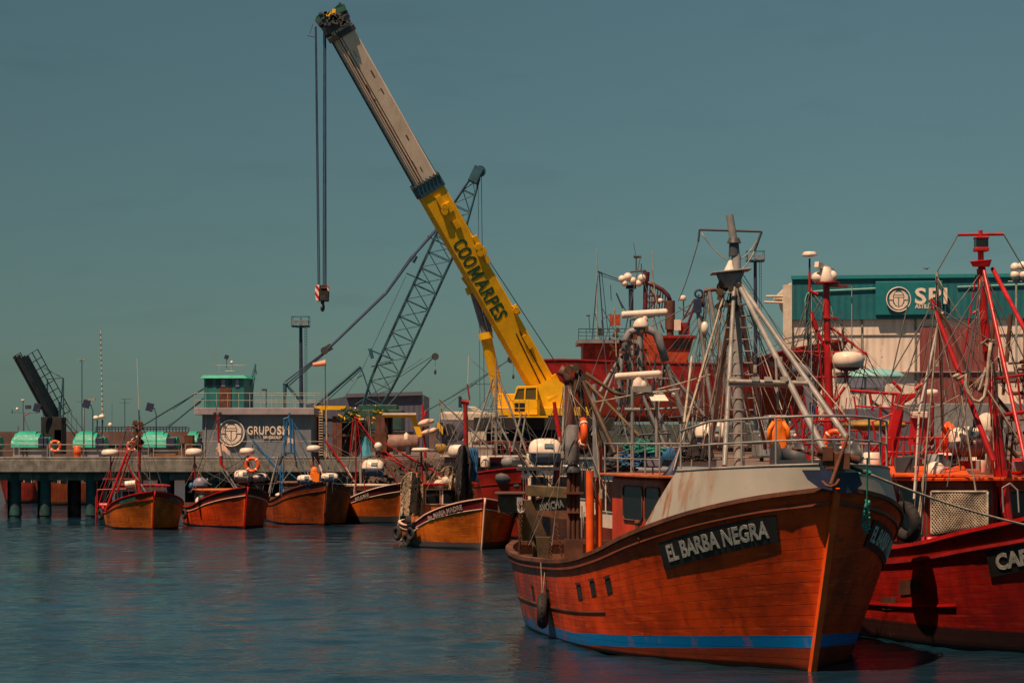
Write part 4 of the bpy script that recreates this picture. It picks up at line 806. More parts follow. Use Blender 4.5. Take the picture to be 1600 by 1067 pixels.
    mb.build('ladder', M['silver'], t); MB().box(at(745, 706, Y), (1.6, .8, .7)).box(at(745, 698, Y), (1.8, .9, .08)).build('locker', M['silver'], t, bevel=.03)
    mb = MB(); rail_line(mb, [at(x, 714, 113) for x in range(738, 860, 12)], .75, .02, 1); mb.build('deck_rail', M['deepred'], t)
    lines(t, Y, [(775, 590, 735, 560, .1), (775, 600, 700, 700), (775, 590, 850, 700), (775, 590, 800, 730)]); web(t, 117, [(775, 592), (775, 620), (760, 640)], [(740, 712, 15), (790, 712, 25), (840, 700, 20)], 22, 67); clutter(h, t, 1, 4, 3.5, 10, 8, ('white', 'grey', 'darksteel'))
    mb = MB(); c_ = at(790, 745, 112); mb.ell(c_, (.55, .4, .4), 12, 7); mb.ell(c_ + Vector((.6, 0, -.35)), (.4, .35, .3), 12, 7); solo('net_bundle', mb, M['greyrope'], 'grey wrapped net bundle above the red boat rail', 'net')
    # 7: ochre boat MOJCHA behind the trawler stern
    hm = hullmat('dark_ochre_hull', (.42, .13, .02), (.03, .03, .03), .2, wear=.4, top=(.80, (.06, .03, .02)))
    h = make_hull(915, 868, 6, 12, 4.9, 2.75, 1.7, 1.8, 1.)
    t = thing('fishing_boat', 'dark ochre boat with black name board half hidden behind the near trawler stern', 'fishing boat', h.loc, h.rz); hull = h.skin('hull', hm, t, 44, 18); h.deck('deck', M['wood'], t)
    h.sweep(0, 14, 1, .05, .08, .02, inw=.1).build('cap_rail', M['brown'], hull); h.name('AVOJCHA', 1.9, .42, .32, -1, hull, M['lettering'], M['plate'], 1.9, .01, .8); cabin(h, t, 7, 11, 1.9, 1, 3.6, M['white'], M['cream'], 4, 3)
    Y = 88; mb = MB(); mb.box(at(852, 732, Y), (2.2, 1.2, .12)); 
    for x in (836, 868): mb.tube(at(x, 733, Y), at(x - 2, 770, Y), .07)
    mb.build('raft_stand', M['darksteel'], t); liferaft(at(852, 729, Y), 1.28, .53, .0, 'large white over grey life raft capsule on a dark stand left of the exhaust')
    rig(t, 'mast', 'red', Y, [(867, 640, 876, 690, .12), (872, 690, 870, 770, .14), (866, 628, 868, 645, .1)], n=10); rig(t, 'boom', 'palesteel', Y, [(877, 730, 882, 620, .07), (884, 620, 886, 660, .05), (882, 620, 882, 600, .05)], n=10)
    lines(t, Y, [(800, 690, 840, 750), (867, 635, 830, 720), (867, 640, 910, 730), (882, 600, 860, 720), (820, 650, 842, 740)]); web(t, 88, [(867, 638), (882, 605), (806, 690)], [(830, 760, 25), (870, 765, 20), (900, 740, 20)], 22, 68); clutter(h, t, 3, 8, 2.0, 18, 11)
    rig(t, 'boom_arm', 'darksteel', Y, [(806, 690, 822, 740, .09), (818, 720, 835, 745, .08), (848, 740, 870, 768, .05)])
    # red/ochre wheel structures in front of it (peach wood deckhouse)
    dk = thing('deckhouse', 'small bare brown timber deckhouse beside the near trawler stern', 'deckhouse', at(797, 800, 98)); mb = MB()
    for k in range(9): mb.box(at(780 + 4.2 * k, 786, 98), (.108, .1, .78))
    mb.hexa([at(779, 800, 98.1), at(817, 800, 98.1), at(817, 800, 100), at(779, 800, 100)], [at(779, 772, 98.1), at(817, 772, 98.1), at(817, 772, 100), at(779, 772, 100)]); mb.build('planking', M['wood'], dk); mb = MB(); mb.box(at(797, 770, 98.8), (1.3, 2.4, .08)); mb.build('roof', M['brown'], dk, bevel=.02)
    # 8: grey masted boat hidden behind the trawler
    hm = hullmat('grey_blue_hull', (.10, .035, .02), (.03, .03, .03), .2, wear=.4)
    h = make_hull(1105, 905, 22, 15, 5.6, 3.0, 1.9, 2.0, 1.)
    t = thing('fishing_trawler', 'trawler hidden behind EL BARBA NEGRA with grey gantry and long white radar scanner', 'fishing boat', h.loc, h.rz); h.skin('hull', hm, t, 40, 14); h.deck('deck', M['wood'], t); cabin(h, t, 5, 9, 2.0, 1.5, 4.1, M['white'], M['grey'], 4, 3)
    Y = 84; g = rig(t, 'mast', 'silver', Y, [(1000, 600, 1000, 500, .16), (988, 640, 988, 520, .09), (967, 562, 938, 612, .10), (967, 560, 925, 680, .06), (978, 560, 1040, 700, .1), (995, 560, 1050, 700, .1), (1036, 568, 1028, 650, .05), (1042, 568, 1080, 690, .13), (1038, 568, 1100, 650, .09), (972, 545, 968, 640, .13), (984, 545, 982, 640, .12), (966, 590, 1050, 592, .05), (1000, 640, 1090, 636, .05), (960, 613, 1060, 612, .06), (1068, 636, 1070, 720, .05), (1082, 636, 1084, 720, .05), (1010, 700, 1120, 698, .05), (958, 605, 985, 700, .06), (1088, 470, 1120, 690, .10), (1108, 455, 1140, 640, .11), (1110, 460, 1160, 700, .05), (1120, 455, 1180, 700, .04)], n=8)
    def arch(k, Yk): return [at(978, 560, Yk), at(978, 530, Yk), at(984, 519, Yk), at(996, 515, Yk), at(1012, 515, Yk), at(1024, 520, Yk), at(1030, 532, Yk), at(1040, 565, Yk)]
    mb = MB(); mb.path(arch(0, Y), .15, 8); mb.build('arch', M['grey'], t); radar_bar(at(1007, 490, Y), 1.6, .12, g, .3, .27); MB().ell(at(1001, 511, Y), (.30, .28, .36), 14, 8, z0=-.1).build('radome', M['white'], g)
    rig(t, 'radar_frame', 'palesteel', Y, [(985, 500, 985, 520, .05), (985, 500, 1020, 495, .05), (985, 520, 985, 640, .04)])
    mb = MB(); mb.box(at(1090, 478, Y), (.28, .3, .5)); mb.tube(at(1090, 470, Y), at(1092, 460, Y), .03); mb.torus(at(1092, 459, Y), (0, 1, 0), .14, .04, 14, 6); mb.build('hanging_block', M['navy'], t)
    rig(t, 'masthead', 'brown', Y, [(1100, 455, 1118, 452, .12), (1118, 452, 1130, 465, .1), (1100, 458, 1098, 480, .08)]); MB().ell(at(1101, 513, Y), (.15, .15, .25), 10, 8).build('floodlight', M['lamp'], t)
    lines(t, Y, [(1107, 455, 1092, 720), (1105, 455, 1060, 720), (1110, 460, 1140, 700), (1001, 400, 960, 600), (1001, 420, 1040, 560), (940, 480, 985, 560), (1000, 600, 940, 700), (1000, 600, 1060, 700), (1107, 460, 1001, 520), (960, 490, 920, 600), (980, 540, 930, 620), (1107, 470, 1130, 720), (1040, 575, 1120, 700), (1035, 575, 1100, 720), (962, 520, 1010, 560), (940, 500, 950, 600)], .016)
    lines(t, Y, [(1018, 420, 1040, 560), (1110, 455, 1080, 730), (1100, 470, 1100, 660), (960, 480, 965, 600)], .024, mt='rope')
    web(t, Y, [(1000, 520), (1107, 460), (1040, 570), (965, 560), (1095, 490)], [(940, 690, 30), (1000, 700, 40), (1060, 700, 40), (1120, 690, 30), (1180, 680, 30)], 60, 103, sag=.8)
    mb = MB(); rnd = random.Random(9)
    for i in range(80): p = at(rnd.uniform(952, 1015), rnd.uniform(512, 612), Y + rnd.uniform(-.6, .6)); mb.box(p, (rnd.uniform(.03, .12), .1, rnd.uniform(.04, .2)), Matrix.Rotation(rnd.random() * 3, 3, 'Y'))
    mb.each('rigging_block', M['rust'], t)
    mb = MB()
    for i in range(46):
        p = at(rnd.uniform(955, 1050), rnd.uniform(600, 690), Y + rnd.uniform(-1, 1)); q_ = p + Vector(rnd.choice(((.1, 0, 1.2), (-.25, 0, 1.1), (.9, 0, .05), (.5, .1, -.9), (-.5, 0, -.8)))) * rnd.uniform(.5, 1.3); mb.tube(p, q_, rnd.uniform(.012, .04), n=5)
    mb.each('deck_machinery', M['darksteel'], t)
    # blue drums and nets on the near roof line
    for i, (x, lab) in enumerate(((1002, 'blue drum leftmost of three beside the green net heap'), (1022, 'middle blue drum in front of the arch legs'), (1042, 'rightmost blue drum below the slanting pale pole'))):
        mb = MB(); c_ = at(x, 714, 62); mb.lathe([(.24, -.18), (.25, .18), (.22, .21), (.2, .22)], c_, (1, .25, .05), 14); mb.torus(c_, (1, .25, .05), .25, .02, 16, 5); solo('blue_drum', mb, M['blue'], lab, 'drum', group='blue drums on the boats')
    # platform boat between: give drums something to stand on
    hm = hullmat('middle_red_hull', (.22, .03, .012), (.03, .02, .02), .2, wear=.5); h = make_hull(1165, 945, 18, 15, 4.4, 2.6, 2.0, 2.0, .8)
    t = thing('fishing_trawler', 'net-laden boat squeezed just behind EL BARBA NEGRA carrying blue drums', 'fishing boat', h.loc, h.rz); h.skin('hull', hm, t, 30, 10); h.deck('deck', M['wood'], t); cabin(h, t, 6, 12, 1.7, 1.4, 3.85, M['white'], M['grey'], 3, 4); clutter(h, t, 1, 6, 2.2, 20, 12)
    rnd = random.Random(21); c0 = None
    for k, (x, y, rx, rz_, mt, lab) in enumerate(((1005, 700, .55, .28, 'greennet', 'green net heap behind the cabin roof rail'), (985, 722, .3, .4, 'bluenet', 'blue net hanging over the cabin roof edge'), (1080, 712, .5, .35, 'netdark', 'dark net heap beside the pale life raft'), (965, 728, .45, .22, 'netdark', 'dark gear heap behind the orange posts'))):
        mb = MB(); c_ = at(x, y, 61.5)
        for i in range(70): a = rnd.random() * 6.28; rr = rnd.random() ** .5; p = c_ + Vector((rx * rr * math.cos(a), .5 * rr * math.sin(a), rz_ * (1 - rr * rr) * rnd.random() * 1.3 - .1)); mb.path([p, p + Vector((rnd.uniform(-.15, .15), rnd.uniform(-.15, .15), rnd.uniform(-.05, .08))), p + Vector((rnd.uniform(-.25, .25), rnd.uniform(-.2, .2), rnd.uniform(-.08, .02)))], .03, 4)
        solo('net_heap', mb, M[mt], lab, 'fishing net')
    liferaft(at(1112, 704, 63), .92, .39, -.1, 'white life raft capsule behind the bow rail left of the orange oilskin')
    # fishing dark flags (pole markers)
    for x, y0, y1, lab in ((1084, 672, 712, 'black marker flag bundle left of the life raft'), (1105, 676, 714, 'black marker flag bundle right in front of the life raft')):
        mb = MB()
        for i in range(14): a = rnd.random() * 6.28; mb.tube(at(x, y0, 54), at(x, y1, 54) + Vector((.14 * math.cos(a), .12 * math.sin(a), 0)), .012, .035, 4)
        solo('marker_flag', mb, M['netdark'], lab, 'flag', group='black marker flags')

def right_boats():
    h = Hull(14.3, 50.9, 20, 17, 1.4, WD, WW, [(0, 3.6), (1.5, 3.35), (3, 3.0), (4.5, 2.7), (6, 2.42), (8, 2.2), (11, 2.1), (17, 2.2)])
    t = thing('fishing_trawler', 'dark red trawler at the right edge with name board beginning CAP', 'fishing boat', h.loc, h.rz); hm = hullmat('crimson_trawler_hull', (.36, .012, .008), (.03, .012, .012), .5, wear=.3)
    hull = h.skin('hull', hm, t, 70, 26); h.deck('deck', M['wood'], t); h.sweep(0, 17, 1, .06, .09, .03, inw=.13).build('cap_rail', M['red'], hull); h.sweep(0, 17, .86, .05, .08).build('rubbing_strake', M['deepred'], hull); h.sweep(5, 17, .4, .04, .06).build('rubbing_strake', M['red'], hull)
    a_, b_ = h.P(17, 1, -1), h.P(17, 1, 1); MB().bar(a_, b_, .2, .1).build('cap_rail', M['red'], hull)
    h.name('CAP. FLORIDA', 2.35, .72, .36, -1, hull, M['lettering'], M['plate'], 3.0, .015, .8, pad=.3) if 0 else h.name('CAPITAN', 3.62, .80, .36, -1, hull, M['lettering'], M['plate'], 2.5, .02, 1., pad=.3)
    # patched planks
    for a, d, w_, hh in ((6.6, .95, .9, .35), (7.6, 1.3, .7, .3)):
        MB().grid(lambda i, j: h.surf(a + 1.2 + w_ * (i - .5), d + hh * (j - .5), -1, .02), 4, 2).build('plank_patch', M['rust'], hull)
    def C(a0, a1, y0, y1, z0, z1): return MB().hexa([h.C(a0, y0, z0), h.C(a1, y0, z0), h.C(a1, y1, z0), h.C(a0, y1, z0)], [h.C(a0, y0, z1), h.C(a1, y0, z1), h.C(a1, y1, z1), h.C(a0, y1, z1)])
    wh = cabin(h, t, 8.2, 12.2, 1.9, 1.3, 3.85, M['brown'], M['orange'], 4, 3, (.42, .9), 'deepred', .35)
    mb = MB(); mb.hexa([at(1370, 745, 56.6), at(1514, 744, 56.6), at(1506, 731, 57.8), at(1380, 731, 57.8)], [at(1370, 742, 56.6), at(1514, 741, 56.6), at(1506, 728, 57.8), at(1380, 728, 57.8)]); mb.build('awning', M['orange'], wh)
    Yr = 57.5; mb = MB(); rail_line(mb, [at(x, 728, 59) for x in range(1378, 1515, 17)], .72, .03, 1); mb.build('roof_rail', M['red'], t); mb = MB(); rail_line(mb, [at(x, 712, 63) for x in range(1378, 1510, 22)], .5, .03, 0); mb.build('roof_rail', M['red'], t)
    Y = 57.2; ms = rig(t, 'mast', 'red', Y, [(1533, 420, 1538, 500, .15), (1538, 500, 1575, 820, .15, Y, .19), (1532, 360, 1532, 375, .07), (1532, 372, 1533, 424, .10)], n=14)
    rig(t, 'yardarm', 'red', Y, [(1497, 367, 1568, 366, .055)], n=8).parent; rig(t, 'mast_leg', 'red', Y, [(1535, 412, 1602, 720, .075, 54), (1551, 420, 1625, 560, .08, 54), (1525, 430, 1505, 560, .03), (1530, 430, 1520, 560, .02), (1602, 720, 1612, 760, .08, 54)], n=10)
    mb = MB(); mb.box(at(1533, 380, Y), (.3, .3, .28)); mb.build('masthead_light', M['glass'], t); mb = MB(); mb.box(at(1533, 390, Y), (.34, .34, .1)); mb.box(at(1533, 372, Y), (.34, .34, .06)); mb.hexa([at(1520, 417, Y - .2), at(1546, 417, Y - .2), at(1546, 417, Y + .2), at(1520, 417, Y + .2)], [at(1515, 408, Y - .25), at(1550, 405, Y - .25), at(1550, 405, Y + .25), at(1515, 408, Y + .25)]); mb.build('masthead_platform', M['red'], t, bevel=.02)
    rig(t, 'crosstree', 'red', Y, [(1552, 592, 1625, 582, .05, 55), (1555, 650, 1625, 640, .07, 55), (1590, 590, 1596, 650, .04), (1520, 490, 1538, 478, .05), (1570, 735, 1575, 760, .22)], n=8)
    rig(t, 'boom', 'red', Y, [(1453, 468, 1462, 478, .09), (1455, 470, 1552, 720, .085, 56, .10), (1552, 720, 1560, 760, .1)], n=12); rig(t, 'boom_arm', 'palesteel', Y, [(1466, 505, 1436, 645, .05, 56), (1436, 645, 1428, 780, .04, 55), (1472, 488, 1520, 600, .07, 60), (1464, 425, 1465, 470, .06), (1468, 470, 1473, 672, .07, 60), (1500, 730, 1475, 610, .02), (1545, 560, 1530, 610, .05)], n=8)
    mb = MB(); mb.path([at(1494, 594, 56), at(1502, 590, 56), at(1508, 585, 56), at(1508, 600, 56), at(1512, 612, 56), at(1520, 625, 56), at(1530, 628, 56), at(1538, 620, 56), at(1542, 600, 56), at(1545, 560, 56), at(1548, 535, 56)], .045, 7); mb.path([at(1495, 592, 56.2), at(1490, 589, 56), at(1497, 586, 55.8)], .05, 6); mb.build('hose', M['rope'], t)
    rig(t, 'rolled_awning', 'brown', 58, [(1515, 595, 1545, 615, .16)], n=12); mb = MB(); mb.path([at(1535, 536, 57), at(1542, 532, 56.8), at(1552, 533, 57), at(1552, 540, 57.2), at(1542, 541, 57)], .05, 6, closed=True); mb.build('rope_coil', M['rope'], t)
    # red A frame gantry
    Yg = 63; mb = MB(); mb.hexa([at(1405, 635, Yg), at(1428, 622, Yg), at(1428, 622, Yg + .5), at(1405, 635, Yg + .5)], [at(1400, 617, Yg), at(1444, 612, Yg), at(1444, 612, Yg + .5), at(1400, 617, Yg + .5)]); mb.bar(at(1408, 618, Yg), at(1378, 735, Yg), .3, .24); mb.bar(at(1408, 640, Yg), at(1395, 735, Yg), .14, .14); mb.build('gantry', M['red'], t, bevel=.02)
    rig(t, 'gantry_strut', 'red', Yg, [(1328, 610, 1408, 616, .06), (1335, 634, 1400, 638, .035), (1395, 596, 1410, 612, .07), (1430, 608, 1442, 600, .10), (1360, 660, 1410, 640, .03), (1375, 690, 1392, 740, .06), (1380, 740, 1398, 690, .06)], n=8)
    # red siren tower, searchlights, cowl on the roof
    mb = MB(); mb.lathe([(.30, 0), (.22, .6), (.26, .8)], at(1436, 695, 60), n=10); a1 = mb.build('ventilator', M['red'], t, bevel=.01); MB().box(at(1436, 648, 59.8), (.40, .3, .17)).build('light_box', M['white'], a1, bevel=.02)
    mb = MB(); mb.path([at(1476, 708, 60), at(1476, 680, 60), at(1477, 668, 60), at(1482, 664, 60), at(1486, 668, 59.8), at(1487, 684, 59.6)], .10, 12); mb.build('goose_neck_vent', M['orange'], t)
    rig(t, 'lamp_post', 'deepred', 60, [(1456, 720, 1457, 630, .07)]); radome(at(1456, 618, 60), .2, t, .8, 'masthead_lamp'); rig(t, 'bent_pipe', 'grey', 60, [(1440, 715, 1460, 695, .09), (1460, 695, 1466, 720, .06)])
    for x, y in ((1422, 722), (1470, 730)): mb = MB(); mb.box(at(x, y, 58.5), (.36, .2, .34)); mb.build('floodlight', M['darksteel'], t, bevel=.03)
    liferaft(at(1514, 716, 59), 1.05, .40, .08, 'white life raft capsule beside the thick red mast at right'); mb = MB(); mb.ell(at(1542, 670, 59), (.33, .3, .42), 14, 9); mb.build('funnel_dome', M['cream'], t)
    # net screen
    f = lambda i, j: at(1455 + 88 * i, 768 - 10 * i * 0 + (68 - 14 * i) * j, 54.6 - .5 * i + .06 * math.sin(8 * i + 3 * j))
    mb = MB(); nu = 20; nv = 11
    for k in range(-nv, nu):
        for sg in (1, -1):
            pts = [f((k + s_ if sg > 0 else nu - 1 - k - s_) / nu, s_ / nv) for s_ in range(nv + 1) if 0 <= (k + s_ if sg > 0 else nu - 1 - k - s_) <= nu]
            if len(pts) > 1: mb.path(pts, .013, 4)
    mb.path([f(i / 10, 0) for i in range(11)], .03, 5); mb.path([f(0, i / 10) for i in range(11)], .025, 5); mb.path([f(1, i / 10) for i in range(11)], .03, 5); solo('net_screen', mb, M['rope'], 'white rope mesh screen stretched above the dark red rail', 'net')
    rig(t, 'stanchion', 'silver', 54, [(1568, 800, 1566, 762, .03), (1566, 762, 1578, 755, .03), (1578, 755, 1590, 766, .03), (1590, 766, 1592, 800, .03)])
    lines(t, 56, [(1497, 367, 1464, 425), (1533, 440, 1480, 760), (1535, 440, 1500, 700), (1537, 440, 1420, 640), (1455, 470, 1400, 640), (1455, 480, 1360, 640), (1460, 480, 1428, 800), (1540, 430, 1600, 560), (1568, 366, 1600, 420), (1455, 475, 1560, 540), (1430, 760, 1428, 840), (1450, 720, 1440, 835), (1420, 470, 1390, 600)], .016)
    lines(t, 56, [(1465, 505, 1437, 820), (1537, 600, 1600, 700), (1380, 745, 1402, 800), (1500, 600, 1525, 770), (1444, 735, 1432, 830)], .024, mt='rope'); clutter(h, t, 2.5, 7.5, 1.9, 24, 31, ('wood', 'blue', 'net', 'red', 'darksteel')); clutter(h, t, 8.4, 12, 3.95, 16, 32, ('white', 'grey', 'red', 'darksteel'))
    web(t, 57, [(1533, 425), (1536, 480), (1456, 470), (1464, 430), (1550, 560), (1600, 500)], [(1430, 720, 40), (1500, 730, 40), (1560, 740, 30), (1610, 700, 30), (1400, 640, 40)], 40, 105, sag=.8)
    mb = MB(); rnd = random.Random(4)
    for i in range(60):
        p = at(rnd.uniform(1545, 1640), rnd.uniform(560, 780), rnd.uniform(57, 62)); mb.tube(p, p + Vector(rnd.choice(((.1, 0, 1.1), (-.2, 0, 1.2), (1., 0, .05), (.6, .1, -.7), (.2, .3, .1)))) * rnd.uniform(.4, 1.2), rnd.uniform(.015, .06), n=6)
    mb.each('deck_machinery', M['rust'], t)
    # boat with the red radar mast
    hm = hullmat('scarlet_hull', (.34, .015, .012), (.03, .012, .012), .3, wear=.3); h = make_hull(1345, 925, 14, 14, 4.2, 2.6, 1.9, 2.0, 1.)
    t = thing('fishing_trawler', 'scarlet trawler with a tall red radar mast behind the bow of EL BARBA NEGRA', 'fishing boat', h.loc, h.rz); h.skin('hull', hm, t, 34, 12); h.deck('deck', M['wood'], t); cabin(h, t, 5, 9, 1.7, 1.4, 3.85, M['red'], M['red'], 4, 3)
    Y = 76; ms = rig(t, 'mast', 'red', Y, [(1291, 440, 1293, 540, .15), (1293, 540, 1296, 640, .16, Y, .2), (1296, 640, 1290, 720, .22)], n=14)
    rig(t, 'mast_leg', 'red', Y, [(1267, 488, 1276, 515, .13), (1276, 515, 1296, 560, .08), (1277, 520, 1290, 650, .06), (1299, 512, 1355, 555, .06), (1265, 400 + 25, 1265, 455, .06), (1265, 455, 1278, 460, .07), (1230, 549, 1354, 551, .05), (1295, 640, 1320, 605, .07), (1322, 598, 1322, 570, .10), (1262, 590, 1330, 588, .05), (1300, 640, 1330, 700, .08), (1285, 655, 1310, 655, .12), (1290, 560, 1245, 545, .04), (1232, 540, 1234, 560, .03), (1250, 680, 1285, 720, .05), (1280, 660, 1350, 700, .06)], n=8)
    mb = MB(); mb.lathe([(.38, 0), (.42, .06), (.1, .12)], at(1293, 444, Y), n=14); mb.box(at(1306, 447, Y), (.8, .5, .05)); mb.box(at(1298, 497, Y), (.5, .3, .05)); mb.box(at(1300, 532, Y), (.5, .3, .05)); mb.build('masthead_platform', M['deepred'], ms)
    mb = MB(); mb.lathe([(.28, 0), (.3, .12), (.2, .4), (.15, .5)], at(1290, 441, Y), n=14); mb.bar(at(1276, 413, Y - .3), at(1300, 425, Y + .4), .16, .18); mb.ell(at(1279, 434, Y), (.25, .25, .2), 12, 6); mb.ell(at(1300, 432, Y), (.18, .2, .2), 12, 6); mb.build('radar_scanner', M['white'], ms)
    rig(t, 'aerial_post', 'darksteel', Y, [(1265, 430, 1265, 404, .05)]); radome(at(1265, 401, Y), .27, t, .6); mb = MB(); mb.lathe([(.22, -.06), (.26, 0), (.2, .05), (.05, .1)], at(1265, 398, Y), n=14); mb.build('aerial', M['white'], t)
    m_ = MB().lathe([(.22, -.1), (.42, 0), (.44, .1)], at(1325, 575, Y), n=20).build('radar_base', M['darksteel'], t); radome(at(1325, 575, Y), .62, t, .85)
    rig(t, 'whip_aerial', 'palesteel', Y, [(1331, 545, 1331, 448, .025), (1348, 550, 1348, 510, .02), (1316, 545, 1316, 520, .05)]); rig(t, 'insulator', 'darksteel', Y, [(1317, 535, 1317, 512, .07), (1348, 520, 1348, 512, .04), (1331, 545, 1331, 535, .06)])
    rig(t, 'aerial_rack', 'darksteel', Y, [(1225, 530, 1300, 512, .025), (1225, 538, 1300, 520, .025), (1240, 520, 1240, 545, .04), (1262, 516, 1262, 536, .04), (1275, 514, 1275, 530, .06), (1266, 560, 1262, 640, .06), (1267, 510, 1267, 560, .04), (1360, 625, 1400, 655, .08)], n=6)
    mb = MB(); mb.tube(at(1270, 660, Y), at(1264, 590, Y), .2, n=12); mb.path([at(1264, 592, Y), at(1260, 582, Y), at(1250, 576, Y), at(1238, 575, Y)], .2, 12); mb.build('exhaust_pipe', M['raftgrey'], t)
    lines(t, Y, [(1293, 450, 1240, 545), (1293, 500, 1230, 600), (1295, 510, 1400, 640), (1265, 460, 1234, 550), (1295, 560, 1400, 590, .2), (1322, 550, 1480, 590, .6), (1293, 520, 1250, 700), (1355, 555, 1420, 700), (1355, 555, 1330, 700), (1267, 490, 1255, 640), (1225, 530, 1140, 560, .2), (1225, 538, 1120, 600, .2)], .016); lines(t, Y, [(1300, 545, 1316, 700), (1280, 550, 1300, 700)], .03, mt='rope')
    web(t, Y, [(1293, 450), (1293, 520), (1330, 560), (1268, 500), (1350, 552), (1265, 450)], [(1240, 700, 30), (1300, 700, 40), (1360, 690, 40), (1420, 660, 40), (1230, 600, 20)], 44, 104, sag=.8)
    lifering(at(1305, 690, 62), (.5, 1, 0), .36, 'orange life ring seen through the bow rail near the anchor gear'); clutter(h, t, 2, 5, 2.4, 26, 41, ('white', 'grey', 'red', 'darksteel', 'blue')); clutter(h, t, 5, 9, 3.95, 20, 43, ('white', 'grey', 'red', 'orange'))
    mb = MB(); c_ = at(1366, 664, 66); mb.ell(c_, (.95, .5, .16), 18, 8); o = solo('upturned_skiff', mb, M['hazdull'], 'dull yellow upturned skiff bow between the red frames', 'skiff')
    rnd = random.Random(14); mb = MB()
    for i in range(70):
        p = at(rnd.uniform(1240, 1400), rnd.uniform(640, 725), rnd.uniform(62, 72)); mb.tube(p, p + Vector(rnd.choice(((.1, 0, .9), (-.15, 0, .9), (1., 0, .02), (.5, .1, -.7), (-.5, .3, -.6)))) * rnd.uniform(.4, 1.1), rnd.uniform(.012, .045), n=6)
    mb.each('deck_machinery', M['red'], t)
    # white domes at the far right edge
    t = thing('satellite_dome_mast', 'cluster of white domes on a pale post above the right roofline', 'antenna mast', at(1588, 600, 95)); rig(t, 'post', 'palesteel', 95, [(1588, 600, 1588, 432, .07), (1575, 440, 1602, 440, .05)])
    for x, y in ((1586, 418), (1598, 416), (1586, 430), (1600, 430)): MB().ell(at(x, y, 95), .2, 12, 8).build('radome', M['white'], t)
# ------------------------------------------------------------------ writing and emblem helpers
def emblem(c, r, parent, back, fore, M3=None):
    c = Vector(c); f = lambda d0: (lambda x, z, d: c + Vector((x * r, -d0 - d, z * r)))
    E = MB(); n = 40; ring = [(math.cos(2 * math.pi * i / n), math.sin(2 * math.pi * i / n)) for i in range(n)]
    E.prism(ring, f(0), 0, .05); o = E.build('emblem_disc', back, parent)
    mb = MB(); g = f(.05); mb.torus(c + Vector((0, -.08, 0)), (0, 1, 0), r * .95, r * .05, 40, 6)
    for s_ in (-1, 1):
        horn = [(-.18, .72), (-.45, .62), (-.72, .30), (-.74, -.02), (-.42, -.02), (-.46, .25), (-.36, .48)]
        low = [(-.74, -.12), (-.66, -.42), (-.36, -.72), (0, -.82), (0, -.62), (-.26, -.52), (-.44, -.3), (-.46, -.12)]
        for P_ in (horn, low): mb.prism([(s_ * x, z) for x, z in P_][::s_], g, 0, .05)
        mb.prism([(s_ * x, z) for x, z in [(-.04, .12), (-.04, -.56), (-.24, -.44), (-.36, -.22), (-.38, .12)]][::s_], g, 0, .05)
    mb.prism([(-.38, .18), (.38, .18), (.38, .30), (-.38, .30)][::-1], g, 0, .05); mb.prism([(-.34, .36), (.34, .36), (.28, .52), (.12, .58), (-.12, .58), (-.28, .52)][::-1], g, 0, .05)
    mb.build('emblem_relief', fore, o)
